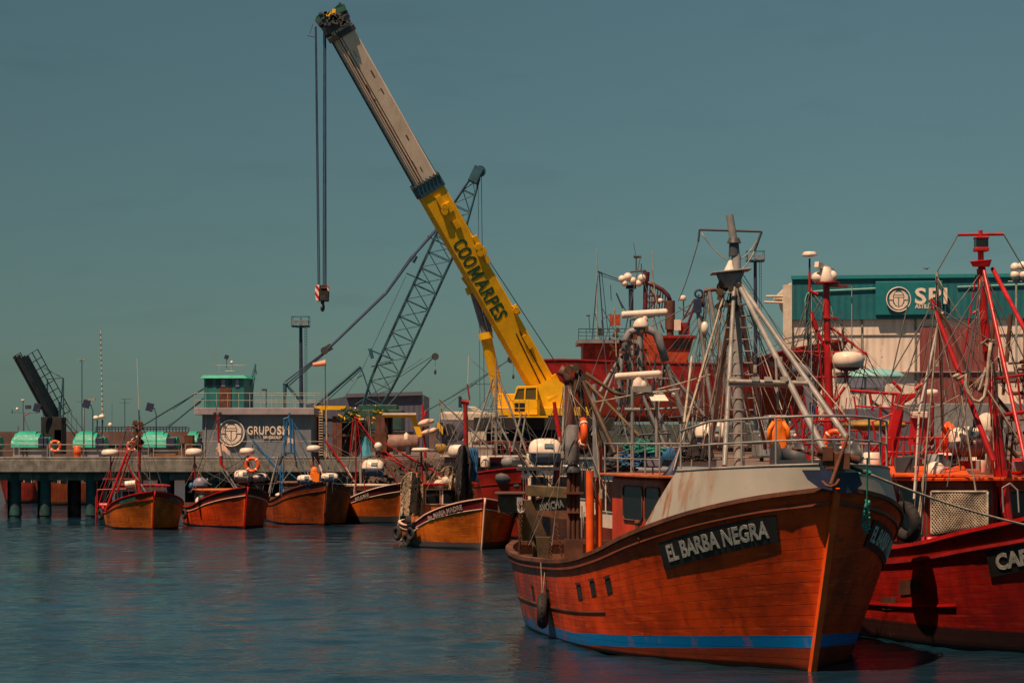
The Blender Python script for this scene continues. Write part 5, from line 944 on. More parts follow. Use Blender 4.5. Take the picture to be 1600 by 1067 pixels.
def pier():
    Y = 142
    t = thing('pier', 'concrete pier deck on green piles along the left shore', 'pier', (xx(200, Y), Y, 0)); x0, x1 = -62, -8.9
    mb = MB(); zt, zb = DZ, zy(738, Y); mb.hexa([(x0, Y, zb), (x1, Y, zb), (x1, Y + 13, zb), (x0, Y + 13, zb)], [(x0, Y, zt), (x1, Y, zt), (x1, Y + 13, zt), (x0, Y + 13, zt)]); mb.box(((x0 + x1) / 2, Y + .25, zt + .08), (x1 - x0, .45, .15)); mb.build('deck_slab', M['concrete'], t, bevel=.05)
    mb = MB()
    for yy in (Y + 1.2, Y + 6, Y + 11.5): mb.box(((x0 + x1) / 2, yy, zb - .25), (x1 - x0, .7, .5))
    mb.build('crossbeam', M['concrete'], t)
    pm = paint('green_pile_paint', (.014, .075, .08), .6, .4, .3, .5)
    for x in (-35.5, -28.5, -21.8, -14.4): pass
    for i, px in enumerate((-110, -35, 18, 65, 137, 255, 330, 400, 470, 540)):
        x = xx(px, Y); mb = MB(); mb.tube((x, Y + 1.2, -1.5), (x, Y + 1.2, zb - .45), .34, n=16); mb.tube((x, Y + 1.2, zb - .6), (x, Y + 1.2, zb - .1), .45, n=16); mb.tube((x, Y + 1.2, .15), (x, Y + 1.2, .75), .39, .36, 16); mb.build('pile', pm, t)
    for yy in (Y + 6, Y + 11.5):
        for k in range(27):
            x = -62 + 2.0 * k + (.7 if yy > 148 else 0); MB().tube((x, yy, -1.5), (x, yy, zb - .4), .32, n=12).build('pile', M['quaywall'], t)
    # railing
    mb = MB(); zt += .15; Yr = Y + .35; segs = [(-40, 22), (30, 74), (78, 130), (130, 232), (240, 284), (290, 315)]
    for a, b_ in segs:
        n = max(1, round((b_ - a) / 45)); pts = [Vector((xx(a + (b_ - a) * k / n, Yr), Yr, zt)) for k in range(n + 1)]; rail_line(mb, pts, .75, .028, 1)
    for a, b_ in ((315, 500),): mb.tube((xx(a, Yr), Yr, zt + .95), (xx(b_, Yr), Yr, zt + .95), .02, n=5)
    r = mb.build('railing', M['palesteel'], t)
    # winch covers on grey machine boxes
    cov = []
    for i, (a, b_, lab) in enumerate(((22, 80, 'leftmost teal cowled winch on the pier, beside the raised gangway'), (118, 166, 'teal cowled winch behind the orange drum'), (222, 278, 'widest teal cowled winch left of the control building'), (293, 318, 'teal cowled winch tucked against the control building'), (-40, 2, 'teal winch cut off by the left edge'))):
        Yw = 146.5; xa, xb = xx(a, Yw), xx(b_, Yw); w_ = xb - xa; c = thing('cowled_winch', lab, 'winch', ((xa + xb) / 2, Yw, DZ), 0, 'teal cowled winches along the pier')
        zc = zy(699, Yw)
        mb = MB(); mb.box(((xa + xb) / 2, Yw, (DZ + zc) / 2), (w_ * .92, 1.5, zc - DZ)); mb.build('machine_base', M['fascia'], c, bevel=.04)
        mb = MB()
        def cowl(u0, u1, ht, rad):
            n = 10; vs = []
            for uu in (u0, u1):
                for k in range(n + 1): an = math.pi * k / n; vs.append(Vector((xa + w_ * uu, Yw - rad * math.cos(an), zc + ht * math.sin(an) ** .7)))
            mb.add(vs, [(k, k + 1, n + 2 + k, n + 1 + k) for k in range(n)], True); mb.add(vs, [tuple(range(n + 1)), tuple(range(2 * n + 1, n, -1))])
        cowl(0, 1, .66, .95); cowl(.06, .74, .92, .9); cowl(.14, .62, 1.03, .8); mb.build('cowl', M['teal'], c)
        mb = MB(); mb.box((xa + w_ * .86, Yw - .2, zc + .32), (w_ * .24, 1.8, .62)); mb.build('end_guard', M['navy'], c, bevel=.03)
        mb = MB()
        for k in (.3, .4): mb.box((xa + w_ * k, Yw - .78, DZ + .45), (.12, .08, .3))
        mb.each('valve', M['black'], c)
    # drum, life ring, planks, red cabin bits
    mb = MB(); p = Vector((xx(121, 143.6), 143.6, DZ)); mb.lathe([(.22, 0), (.23, .05), (.22, .4), (.235, .42), (.22, .45), (.23, .8), (.2, .82)], p, n=16); solo('drum', mb, M['orange'], 'orange drum standing at the pier railing', 'drum')
    lifering(at(86, 697, 142.9), (0, 1, 0), .4, 'pale orange life ring on the pier railing below the gangway'); lifering(at(206, 697, 142.9), (0, 1, 0), .35, 'orange life ring on the pier railing behind the leftmost boat mast')
    mb = MB(); mb.box((xx(262, 145), 144.6, DZ + .12), (2.3, .8, .22)); mb.box((xx(257, 145), 144.6, DZ + .29), (1.6, .6, .1)); solo('timber_stack', mb, M['wood'], 'low stack of brown timber on the pier', 'timber', bevel=.01)
    mb = MB(); mb.box((xx(296, 145), 145, DZ + .75), (.55, .9, 1.5)); solo('steel_locker', mb, M['rust'], 'rusty upright locker left of the control building', 'locker', bevel=.03)
    # raised gangway
    Yg = 150; t = thing('raised_gangway', 'dark steel gangway tilted up to the left on a black pedestal', 'gangway', at(85, 700, Yg))
    A, B_ = at(84, 652, Yg), at(32, 556, Yg - 2); d = (B_ - A).normalized(); u = Vector((0, 1, 0)); nrm = Vector((-d.z, 0, d.x)); mb = MB(); wv = Vector((1.35, 0, .35))
    for k in range(2): mb.bar(A + u * (k * 1.6 - .8), B_ + u * (k * 1.6 - .8), .12, .3)
    A2, B2 = A + Vector((.35, -1.2, 0)), B_ + Vector((.35, -1.2, 0)); mb.build('stringer', M['darksteel'], t)
    mb = MB(); W = .66; E = Vector((W * .92, .9, .06))
    for e_ in (-.5, .5): mb.bar(A + E * e_, B_ + E * e_, .1, .22)
    for k in range(28): p = A.lerp(B_, k / 28); mb.bar(p - E * .52 - Vector((0, .1, .04)), p + E * .52 - Vector((0, .1, .04)), .06, .1)
    mb.build('tread_plate', M['darksteel'], t)
    mb = MB(); up = Vector((.7, 0, .42))
    for e in (-.5, .5):
        for k in range(9): p = A.lerp(B_, k / 8) + E * e; mb.tube(p, p + up * (1. if e > 0 else .55), .03, n=5)
        for hh in (.5, 1.): mb.tube(A + E * e + up * hh * (1. if e > 0 else .55), B_ + E * e + up * hh * (1. if e > 0 else .55), .035, n=5)
    mb.build('handrail', M['tealdark'], t)
    mb = MB(); mb.box(at(84, 672, Yg), (1.35, 1.6, 1.7)); mb.box(at(94, 690, Yg), (.5, 1.6, 1.6)); mb.build('pedestal', M['black'], t, bevel=.03)
    rig(t, 'support_frame', 'tealdark', Yg, [(99, 655, 99, 591, .07), (94, 655, 98, 592, .06), (72, 592, 99, 590, .07), (74, 592, 74, 622, .08), (65, 574, 99, 590, .03), (67, 572, 94, 589, .03), (93, 655, 93, 628, .1)]); rig(t, 'stair', 'darksteel', Yg, [(98, 655, 125, 690, .08), (104, 655, 130, 688, .04), (100, 632, 133, 676, .035), (106, 645, 106, 632 + 30, .02), (112, 640, 112, 672, .02), (120, 652, 120, 682, .02)])
    # small mast cluster left, lamps, aerials
    t = thing('navigation_mast', 'short mast with lamps and crossarm above the leftmost winch', 'mast', at(36, 680, 149)); rig(t, 'post', 'deepred', 149, [(37, 680, 37, 645, .06), (37, 650, 47, 645, .05), (29, 680, 28, 665, .04)]); rig(t, 'crossarm', 'tealdark', 149, [(18, 644, 60, 645, .035), (36, 645, 36, 626, .04), (37, 650, 48, 678, .02), (19, 640, 19, 646, .04)])
    radome(at(36, 626, 149), .14, t, .6, 'lamp'); MB().ell(at(27, 639, 149), .1, 10, 6).build('lamp', M['lamp'], t); mb = MB(); mb.box(at(44, 636, 149), (.35, .2, .25)); mb.build('camera_housing', M['darksteel'], t)
    def lamp_post(px, py_top, Yp, lab, kind, base=700):
        t = thing('lamp_post', lab, 'lamp post', at(px, base, Yp), 0, None)
        if kind == 'double': rig(t, 'pole', 'tealdark', Yp, [(px, base, px, py_top, .05), (px - 9, py_top + 65, px, py_top + 65, .03)]); mb = MB(); mb.box(at(px - 4, py_top, Yp), (.25, .15, .06)); mb.box(at(px + 4, py_top, Yp), (.25, .15, .06)); mb.tube(at(px - 4, py_top + 1, Yp), at(px, py_top + 3, Yp), .02); mb.tube(at(px + 4, py_top + 1, Yp), at(px, py_top + 3, Yp), .02); mb.build('lamp_head', M['palesteel'], t)
        if kind == 'curved': mb = MB(); mb.path([at(px, base, Yp), at(px, py_top + 12, Yp), at(px + 2, py_top + 5, Yp), at(px + 6, py_top + 1, Yp), at(px + 12, py_top, Yp)], .05, 7); mb.build('pole', M['palesteel'], t); mb = MB(); mb.box(at(px + 12, py_top, Yp), (.5, .25, .12)); mb.build('lamp_head', M['palesteel'], t)
        if kind == 'flood': mb = MB(); mb.path([at(px, base, Yp), at(px, py_top + 14, Yp), at(px - 3, py_top + 5, Yp), at(px - 8, py_top + 2, Yp)], .035, 6); mb.build('pole', M['tealdark'], t); mb = MB(); mb.box(at(px - 10, py_top + 3, Yp), (.4, .25, .5), Matrix.Rotation(R(15), 3, 'Y')); mb.build('floodlight', M['navy'], t)
        if kind == 'yagi': rig(t, 'pole', 'tealdark', Yp, [(px, base, px, py_top, .04), (px - 9, py_top + 6, px + 8, py_top + 6, .025), (px - 6, py_top, px + 11, py_top, .025)])
    lamp_post(128, 562, 160, 'tall thin double headed lamp post behind the pier', 'double'); lamp_post(131, 624, 143.5, 'pale curved lamp post at the pier edge', 'curved', 716); lamp_post(244, 633, 140, 'floodlight post right of the widest winch', 'flood'); lamp_post(195, 623, 150, 'thin aerial pole with two crossbars', 'yagi'); lamp_post(68, 634, 140, 'small floodlight post beside the gangway pedestal', 'flood'); lamp_post(145, 628, 142, 'floodlight post behind the pale curved lamp', 'flood')
    t = thing('aerial_mast', 'tallest thin banded white aerial mast on the left', 'aerial', at(158, 716, 147)); rig(t, 'pole', 'white', 147, [(162, 716, 160, 650, .05), (160, 650, 157, 516, .045, 147, .025)]); mb = MB()
    for k in range(18): mb.tube(at(157 + k * .22, 522 + k * 8, 147), at(157 + k * .22, 523.2 + k * 8, 147), .06, n=8)
    mb.each('band', M['navy'], t); mb = MB(); mb.ell(at(150, 653, 147), (.2, .2, .16), 10, 6); mb.ell(at(159, 651, 147), (.2, .2, .16), 10, 6); mb.ell(at(172, 664, 147), (.14, .14, .16), 10, 6); mb.build('dome', M['white'], t)
    rig(t, 'lower_mast', 'navy', 147, [(152, 700, 152, 655, .06), (160, 690, 160, 656, .08), (148, 690, 166, 688, .05), (172, 690, 172, 668, .02), (175, 690, 175, 630, .015)])
    # control building
    Yb = 145.6; bl = thing('control_building', 'blue grey waterfront building lettered GRUPOSPI with roof terrace', 'building', (xx(400, Yb), Yb, DZ))
    xa, xb = xx(316, Yb), xx(486, Yb); zt = zy(648, Yb); mb = MB(); mb.hexa([(xa, Yb, DZ - .3), (xb, Yb, DZ - .3), (xb, Yb + 7, DZ - .3), (xa, Yb + 7, DZ - .3)], [(xa, Yb, zt), (xb, Yb, zt), (xb, Yb + 7, zt), (xa, Yb + 7, zt)]); mb.build('wall', M['bluewall'], bl)
    mb = MB(); xc, xd = xx(305, Yb), xx(492, Yb); z2 = zy(637, Yb); mb.hexa([(xc, Yb - .42, zt), (xd, Yb - .42, zt), (xd, Yb + 7.4, zt), (xc, Yb + 7.4, zt)], [(xc, Yb - .42, z2), (xd, Yb - .42, z2), (xd, Yb + 7.4, z2), (xc, Yb + 7.4, z2)]); tr = mb.build('roof_slab', M['fascia'], bl, bevel=.03)
    mb = MB(); rail_line(mb, [(xc + (xd + .8 - xc) * k / 12, Yb - .3, z2) for k in range(13)], .92, .022, 1); rail_line(mb, [(xc + (xd - xc) * k / 12, Yb + 7.2, z2) for k in range(13)], .92, .022, 1); mb.build('terrace_rail', M['palesteel'], tr)
    mb = MB(); 
    for px, py in ((337, 646), (345, 646)): mb.box((xx(px, Yb), Yb - .48, zy(py, Yb)), (.16, .12, .16))
    mb.each('vent', M['black'], tr)
    MB().tube((xa + .15, Yb - .05, DZ), (xa + .25, Yb - .05, zt), .03, n=5).build('drainpipe', M['palesteel'], bl)
    sg = thing('building_sign', 'cream GRUPOSPI lettering and round emblem on the blue grey wall', 'sign', at(361, 677, Yb - .1)); emblem(at(361.5, 676.5, Yb - .06), zy(655, Yb) - zy(676.5, Yb), sg, M['bluewall'], M['lightlogo'])
    c = at(386, 673, Yb - .1); MB().text('GRUPO', .73, lambda x, y, z: c + Vector((x, -z, y)), .03, .008, align='LEFT', fit=1.80, sp=1.08).text('SPI', .73, lambda x, y, z: c + Vector((x + 1.89, -z, y)), .03, .025, align='LEFT', fit=.82, sp=1.1).build('lettering', M['lightlogo'], sg)
    c2 = at(411, 683.5, Yb - .08); MB().text('SPI GROUP', .24, lambda x, y, z: c2 + Vector((x, -z, y)), .02, .006, sx=1., align='LEFT').build('small_lettering', M['lightlogo'], sg)
    # teal booth
    Yk = 148; bo = thing('control_booth', 'teal glazed control booth on the roof terrace', 'booth', (xx(353, Yk), Yk, z2)); xa, xb, xs = xx(319, Yk), xx(381, Yk), xx(393, Yk + 2)
    zr = zy(591, Yk); mb = MB(); mb.hexa([(xa, Yk, z2), (xb, Yk, z2), (xs, Yk + 3, z2), (xa, Yk + 3, z2)], [(xa, Yk, zr), (xb, Yk, zr), (xs, Yk + 3, zr), (xa, Yk + 3, zr)]); wl = mb.build('wall', M['cladteal2'], bo)
    mb = MB(); ov = .25; mb.hexa([(xa - ov, Yk - ov, zr), (xb + ov, Yk - ov, zr), (xs + ov, Yk + 3 + ov, zr), (xa - ov, Yk + 3 + ov, zr)], [(xa - .05, Yk - .05, zr + .2), (xb, Yk - .05, zr + .2), (xs, Yk + 3, zr + .2), (xa, Yk + 3, zr + .2)]); rf = mb.build('roof', M['teal'], bo)
    for a, b_, y0, y1 in ((324, 331, 593, 603), (338, 344, 592, 604), (346, 352, 593, 604), (368, 374, 593, 604), (357, 362, 594, 603)):
        f = MB().box(((xx(a, Yk) + xx(b_, Yk)) / 2, Yk - .02, (zy(y0, Yk) + zy(y1, Yk)) / 2), (xx(b_, Yk) - xx(a, Yk) + .06, .05, zy(y0, Yk) - zy(y1, Yk) + .06)).build('window', M['navy'], wl); MB().box(((xx(a, Yk) + xx(b_, Yk)) / 2, Yk - .05, (zy(y0, Yk) + zy(y1, Yk)) / 2), (xx(b_, Yk) - xx(a, Yk), .01, zy(y0, Yk) - zy(y1, Yk))).build('pane', M['raftgrey'] if a in (346, 368) else M['glass'], f)
    MB().box(((xx(343, Yk) + xx(361, Yk)) / 2, Yk - .04, (zy(606, Yk) + z2) / 2), (xx(361, Yk) - xx(343, Yk), .06, zy(606, Yk) - z2)).build('door', M['rust'], bo)
    rig(bo, 'roof_aerial', 'palesteel', Yk + 1, [(337, 571, 385, 571, .035), (343, 582, 343, 567, .035), (362, 582, 362, 566, .035), (336, 567, 336, 575, .02), (352, 580, 366, 580, .06), (372, 574, 372, 568, .02), (380, 577, 380, 566, .03)]); rig(bo, 'whip_aerial', 'palesteel', Yk + 1, [(335, 575, 335, 545, .012)])
    MB().ell(at(362, 566, Yk + 1), .1, 8, 6).build('lamp', M['lamp'], bo); mb = MB(); mb.box(at(354, 558, Yk + 1), (.25, .15, .28), Matrix.Rotation(.4, 3, 'Y')); mb.tube(at(354, 562, Yk + 1), at(354, 575, Yk + 1), .02); mb.build('floodlight', M['navy'], bo)
    rig(bo, 'davit', 'tealdark', Yk + 2, [(381, 640, 400, 570, .05), (392, 640, 400, 570, .04), (398, 568, 401, 585, .05), (385, 610, 398, 572, .03)])
    t = thing('terrace_lamp', 'short camera post on the terrace behind the rail', 'lamp post', at(416, 637, 148)); rig(t, 'post', 'navy', 148, [(416, 637, 416, 610, .05)]); MB().box(at(413, 609, 148), (.32, .15, .12)).build('camera_housing', M['navy'], t)
    # floodlight towers
    for px, top, Yt, bas, lab in ((470, 495, 190, 690, 'floodlight tower with railed platform left of the lattice crane'), (1180, 393, 190, 690, 'taller floodlight tower behind the tripod mast')):
        t = thing('floodlight_tower', lab, 'floodlight tower', at(px, bas, Yt), 0, 'floodlight towers'); rig(t, 'column', 'navy', Yt, [(px + 1, bas, px, top + 16, .28, Yt, .2)], n=10)
        mb = MB(); mb.box(at(px, top + 15, Yt), (1.45, 1.2, .12)); mb.tube(at(px, top + 17, Yt), at(px, top + 15, Yt), .35); P0 = at(px, top + 15, Yt); rail_line(mb, [P0 + Vector(q_) for q_ in ((-.7, -.6, 0), (0, -.6, 0), (.7, -.6, 0), (.7, .6, 0), (0, .6, 0), (-.7, .6, 0), (-.7, -.6, 0))], .8, .025, 1); mb.build('platform', M['tealdark'], t)
        mb = MB(); 
        for k in (-.5, .05, .5): mb.box(P0 + Vector((k, -.65, .3)), (.35, .25, .3))
        mb.build('floodlight', M['grey'], t)
        mb = MB(); x2 = px + 8
        for q_ in (x2 - 1.5, x2 + 1.5): mb.tube(at(q_, bas, Yt), at(q_, top + 15, Yt), .02, n=4)
        for k in range(40): yy = top + 18 + k * 4.3; mb.tube(at(x2 - 1.5, yy, Yt), at(x2 + 1.5, yy, Yt), .015, n=4)
        mb.build('ladder', M['tealdark'], t)
    # breakwater
    mb = MB(); Yw = 300; mb.hexa([(-140, Yw, -1), (-8, Yw, -1), (-8, Yw + 6, -1), (-140, Yw + 6, -1)], [(-140, Yw, zy(676, Yw)), (-8, Yw, zy(673, Yw)), (-8, Yw + 6, zy(673, Yw)), (-140, Yw + 6, zy(676, Yw))]); solo('breakwater', mb, M['breakwater'], 'long brown concrete breakwater wall behind the pier', 'sea wall', (-70, Yw, 0))
    mb = MB(); 
    for k in range(30): x = xx(150 + k * 5, 299); mb.tube((x, 299, zy(674, 299)), (x, 299, zy(667, 299)), .06, n=4)
    mb.tube((xx(150, 299), 299, zy(667, 299)), (xx(293, 299), 299, zy(667, 299)), .08, n=4); mb.tube((xx(150, 299), 299, zy(670, 299)), (xx(293, 299), 299, zy(670, 299)), .06, n=4); solo('sea_wall_fence', mb, M['navy'], 'dark post and rail fence along the breakwater top', 'fence')
    # orange boats seen beneath the pier
    for i, (px, Yq, col, lab) in enumerate(((96, 170, 'wallorange', 'orange boat stern glimpsed under the pier between the piles'), (40, 175, 'deepred', 'dark red boat side glimpsed under the pier at far left'),)):
        X = xx(px, Yq); h = Hull(X - 1.5, Yq, -80, 5 - 2 * i, .6, [(0, .05)] + scaled(WD[1:], .3 - .12 * i, .4), [(0, .03)] + scaled(WW[1:], .3 - .12 * i, .4), [(0, 2.2), (2, 1.6), (5, 1.7)]); q_ = thing('fishing_boat', lab, 'fishing boat', h.loc, h.rz, 'small fishing boats moored along the pier'); h.skin('hull', hullmat('far_hull', (.24, .05, .015) if i != 1 else (.3, .03, .02), wear=.4), q_, 24, 8); h.deck('deck', M['wood'], q_); cabin(h, q_, 1.2, 2.6, .6, .9, 2.3, M['deepred'], M[col], 2, 2)

def lattice(mb, p0, p1, w, d, n, r, taper=(.12, .12), ends=(.25, .3), up=Vector((0, 1, 0))):
    p0, p1 = Vector(p0), Vector(p1); u, v = basis(p1 - p0, up)
    def sz(t): return ends[0] + (1 - ends[0]) * min(1, t / taper[0]) if t < taper[0] else (ends[1] + (1 - ends[1]) * min(1, (1 - t) / taper[1]) if t > 1 - taper[1] else 1)
    def cor(t): c = p0.lerp(p1, t); s_ = sz(t); return [c + u * a * w / 2 * s_ + v * b * d / 2 * s_ for a, b in ((-1, -1), (1, -1), (1, 1), (-1, 1))]
    T = [i / n for i in range(n + 1)]; cs = [cor(t) for t in T]
    for i in range(n):
        for k in range(4):
            mb.tube(cs[i][k], cs[i + 1][k], r, n=5); mb.tube(cs[i][k], cs[i][(k + 1) % 4], r * .55, n=4)
            a, b_ = (k, (k + 1) % 4) if i % 2 else ((k + 1) % 4, k); mb.tube(cs[i][a], cs[i + 1][b_], r * .55, n=4)
    return cs
def cranes():
    # yellow telescopic crane
    Yb = 142; t = thing('mobile_crane', 'giant yellow telescopic crane with a beige upper boom lettered COOMARPES', 'crane', at(850, 700, Yb))
    base = at(868, 640, Yb); joint = at(669, 292, Yb - 4); tip = at(527, 40, Yb - 7); up = Vector((0, 1, 0))
    def section(p, q, w, d, cham=.3, fl=.0):        # w: width across (Y), d: depth in the lifting plane
        u, v = basis(q - p, up)                         # u = up x d: in the lifting plane, v: across
        prof = [(-d / 2, -w / 2 + cham), (-d / 2 + cham * .8, -w / 2), (d / 2 - .06, -w / 2), (d / 2, -w / 2 + .06), (d / 2, w / 2 - .06), (d / 2 - .06, w / 2), (-d / 2 + cham * .8, w / 2), (-d / 2, w / 2 - cham)]
        mb = MB(); vs = [c + u * a + v * b_ for c in (p, q) for a, b_ in prof]; n = 8; mb.add(vs, [tuple(range(n - 1, -1, -1)), tuple(range(n, 2 * n))] + [(i, (i + 1) % n, n + (i + 1) % n, n + i) for i in range(n)]); return mb, u, v
    dirv = (joint - base).normalized(); mb, u, v = section(base, joint, 1.35, 1.72, .33)
    if u.x < 0: pass
    top = u if u.x * 1 > 0 and u.z > 0 else -u      # towards the upper right
    if v.y > 0: cam_n = -v
    else: cam_n = v
    bm = mb.build('base_boom', M['yellow'], t)
    q2 = joint + dirv * .6; mb, _, _ = section(joint - dirv * 2, tip, 1.12, 1.50, .28); ub = mb.build('telescopic_section', M['boomwhite'], t)
    joint0 = joint; joint = joint - dirv * 2; du = (tip - joint).normalized(); u2, v2 = basis(du, up); top2 = u2 if u2.z > 0 else -u2
    # darker wear strip and seams along the pale section
    cn2 = -v2 if v2.y > 0 else v2; mb = MB()
    for k, ww in ((-.30, .05), (-.14, .03), (-.44, .02)): mb.bar(joint + top2 * k + cn2 * .566, tip + top2 * k + cn2 * .566, .02, ww * 1.5, up=top2)
    mb.build('slide_rail', M['brown'], ub); mb = MB(); mb.bar(joint - top2 * .78, tip - top2 * .76, .8, .06, up=top2); mb.build('lower_flange', M['navy'], ub)
    rnd = random.Random(3); mb = MB()
    for k in range(9): tt = rnd.random(); p = joint.lerp(tip, tt) + top2 * rnd.uniform(-.3, .5) + cn2 * .565; mb.bar(p, p + du * rnd.uniform(.1, .6), .01, rnd.uniform(.03, .08), up=top2)
    mb.each('scuff', M['brown'], ub)
    joint = joint0
    # collar
    mb = MB(); m1, _, _ = section(joint - dirv * .3, joint + dirv * .5, 1.5, 1.9, .35); m1.build('collar', M['tealdark'], bm)
    mb = MB()
    for k in range(8): p = joint + dirv * .5 + top * (-.9 + .25 * k) + cam_n * .75; mb.box(p, (.14, .12, .2))
    mb.each('wear_pad', M['darksteel'], bm)
    # reinforcing plates and fittings
    fw = lambda s_, k, o=0.: base.lerp(joint, s_) + top * k + cam_n * (.675 + o)
    mb = MB()
    for s_, k, L_, ww in ((.92, .2, 1.2, .35), (.90, .5, .6, .25), (.83, .35, .5, .3), (.735, .92, .7, .3), (.69, .95, .5, .35), (.655, .9, .4, .3), (.43, .95, .6, .3), (.30, .55, .9, .25), (.12, .93, .5, .3), (.08, .9, .7, .3)):
        p = fw(s_, k, .06); mb.bar(p - dirv * L_ / 2, p + dirv * L_ / 2, .14, ww, up=top)
    for s_, k in ((.91, .25), (.895, .1), (.715, .80), (.69, .72), (.43, .9)): mb.tube(fw(s_, k), fw(s_, k, .22), .2, n=14)
    mb.each('fitting', M['yellow'], bm)
    mb = MB(); mb.tube(fw(.35, .45, .03), fw(.02, .35, .03), .035, n=5); mb.tube(fw(.35, .2, .03), fw(.06, -.1, .03), .035, n=5); mb.path([fw(.06, -.1, .03), fw(.03, -.2, .05), fw(.01, 0, .05)], .035, 5)
    for k in range(3): mb.tube(fw(.015 + .012 * k, -.45 + .15 * k), fw(.015 + .012 * k, -.45 + .15 * k, .03), .1, n=10)
    mb.build('hydraulic_hose', M['black'], bm)
    # lettering, reading down the boom
    s0, s1 = fw(.775, .0), fw(.425, .0); c = (s0 + s1) / 2 + cam_n * .012 - top * .12; ax = -dirv; ay = top if Vector(ax).cross(top).dot(cam_n) > 0 else top
    Lw = (s1 - s0).length; tx = MB(); bl_ = lambda o_: (lambda x, y, z: c + ax * (x + o_ * Lw) + ay * y + cam_n * z)
    tx.text('COO', 1.2, bl_(-.335), .008, .022, fit=.31 * Lw, sp=1.1).text('ARPES', 1.2, bl_(.245), .008, .022, fit=.49 * Lw, sp=1.12)
    tx.prism([(-.40, -.43), (-.40, .43), (-.20, .43), (0, -.02), (.20, .43), (.40, .43), (.40, -.43), (.22, -.43), (.22, .08), (.06, -.28), (-.06, -.28), (-.22, .08), (-.22, -.43)][::-1], lambda x, y, d: c + ax * (x * Lw * .115 / .8 - .09 * Lw) + ay * y + cam_n * d, -.008, .008); tx.build('lettering', M['green'], bm)
    # boom head
    mb = MB(); 
    for o_ in (-.45, .45): mb.hexa([tip + top2 * a + du * b_ + Vector((0, o_ - .06, 0)) for a, b_ in ((-.9, -.6), (.75, -.6), (.75, .5), (-.9, .5))], [tip + top2 * a + du * b_ + Vector((0, o_ + .06, 0)) for a, b_ in ((-.9, -.6), (.75, -.6), (.75, .5), (-.9, .5))])
    mb.bar(tip + du * .1 - top2 * .9, tip + du * .1 + top2 * .8, 1.3, .5, up=du); mb.bar(tip - du * .5 - top2 * .9, tip - du * .5 + top2 * .85, 1.35, .35, up=du); hd = mb.build('boom_head', M['darksteel'], t, bevel=.03)
    mb = MB()
    for px, py, r_ in ((502, 31, .32), (531, 15, .28)):
        for o_ in (-.35, 0, .35): mb.tube(at(px, py, Yb - 7.2 + o_ - .08), at(px, py, Yb - 7.2 + o_ + .08), r_, n=18)
    mb.bar(at(496, 38, Yb - 7.5), at(512, 26, Yb - 7.5), .4, .5); mb.bar(at(524, 18, Yb - 7.5), at(540, 12, Yb - 7.5), .3, .4); mb.build('sheave', M['headgreen'], hd)
    mb = MB(); mb.bar(at(500, 40, Yb - 7), at(545, 22, Yb - 7), .9, .3); mb.tube(at(512, 24, Yb - 7.6), at(524, 18, Yb - 7.6), .08); mb.build('head_frame', M['yellow'] if 0 else M['tealdark'], hd); mb = MB(); rq = random.Random(8)
    for i in range(26): mb.box(at(498 + 44 * rq.random(), 36 - 18 * rq.random() + 3, Yb - 7.7), (rq.uniform(.08, .4), .2, rq.uniform(.08, .3)), Matrix.Rotation(rq.random() * 3, 3, 'Y'))
    mb.each('head_fitting', M['darksteel'], hd); mb = MB(); mb.box(at(514, 23, Yb - 7.7), (.3, .2, .25)); mb.box(at(522, 19, Yb - 7.7), (.2, .2, .3)); mb.build('sheave_guard', M['yellow'], hd); rig(hd, 'anti_two_block', 'darksteel', Yb - 7, [(488, 40, 487, 56, .02), (480, 56, 495, 58, .03)]) if 0 else None
    mb = MB(); mb.tube(at(489, 38, Yb - 7), at(484, 54, Yb - 7), .015, n=4); mb.tube(at(480, 56, Yb - 7), at(494, 59, Yb - 7), .025, n=4); mb.tube(at(531, 15, Yb - 7), at(531, 4, Yb - 7), .03, n=4); mb.tube(at(534, 8, Yb - 7), at(530, 5, Yb - 7), .06, n=4); mb.build('limit_switch', M['darksteel'], hd)
    # hoist ropes and block
    hk = thing('hook_block', 'red and white hazard striped hook block hanging from the yellow crane', 'hook block', at(503, 486, Yb - 7)); Yh = Yb - 7
    mb = MB()
    for xa, xb_, ya in ((492.5, 497, 42), (494, 499.5, 42), (506, 505, 44), (508, 507.5, 44), (509, 509.5, 44)): mb.tube(at(xa, ya, Yh - .2), at(xb_, 446, Yh), .035, n=5)
    mb.build('hoist_rope', M['bluerope'], hk)
    for nm, mt_, geo in (('cheek_plate', 'hazred', [((494, 446), (492.5, 458), (494.5, 471), (499, 471), (500, 446))]), ('cheek_plate', 'black', [((500, 446), (500.3, 471), (513.5, 471), (514, 455), (512, 446))])):
        for poly in geo: MB().prism([(xx(a, Yh), zy(b_, Yh)) for a, b_ in poly], lambda x, z, d: Vector((x, Yh + d, z)), -.35, .35).build(nm, M[mt_], hk, bevel=.03)
    mb = MB(); mb.prism([(xx(a, Yh), zy(b_, Yh)) for a, b_ in ((511, 445), (514.2, 449), (514.2, 456), (511.5, 452))], lambda x, z, d: Vector((x, Yh + d, z)), -.37, .1); mb.build('cheek_plate', M['hazred'], hk)
    mb = MB(); mb.box(at(506, 449, Yh - .38), (.35, .06, .12)); mb.build('data_plate', M['brown'], hk)
    mb = MB(); mb.tube(at(504, 463, Yh), at(504, 474, Yh), .12, n=10); mb.box(at(504, 465, Yh - .3), (.3, .12, .25)); pts = [at(504, 472, Yh)] + [at(504, 480, Yh) + Vector((.05 * math.sin(a), .17 * math.sin(a), .2 * math.cos(a))) for a in [i * .45 for i in range(0, 12)]]; mb.path(pts, .075, 8); mb.build('hook', M['darksteel'], hk)
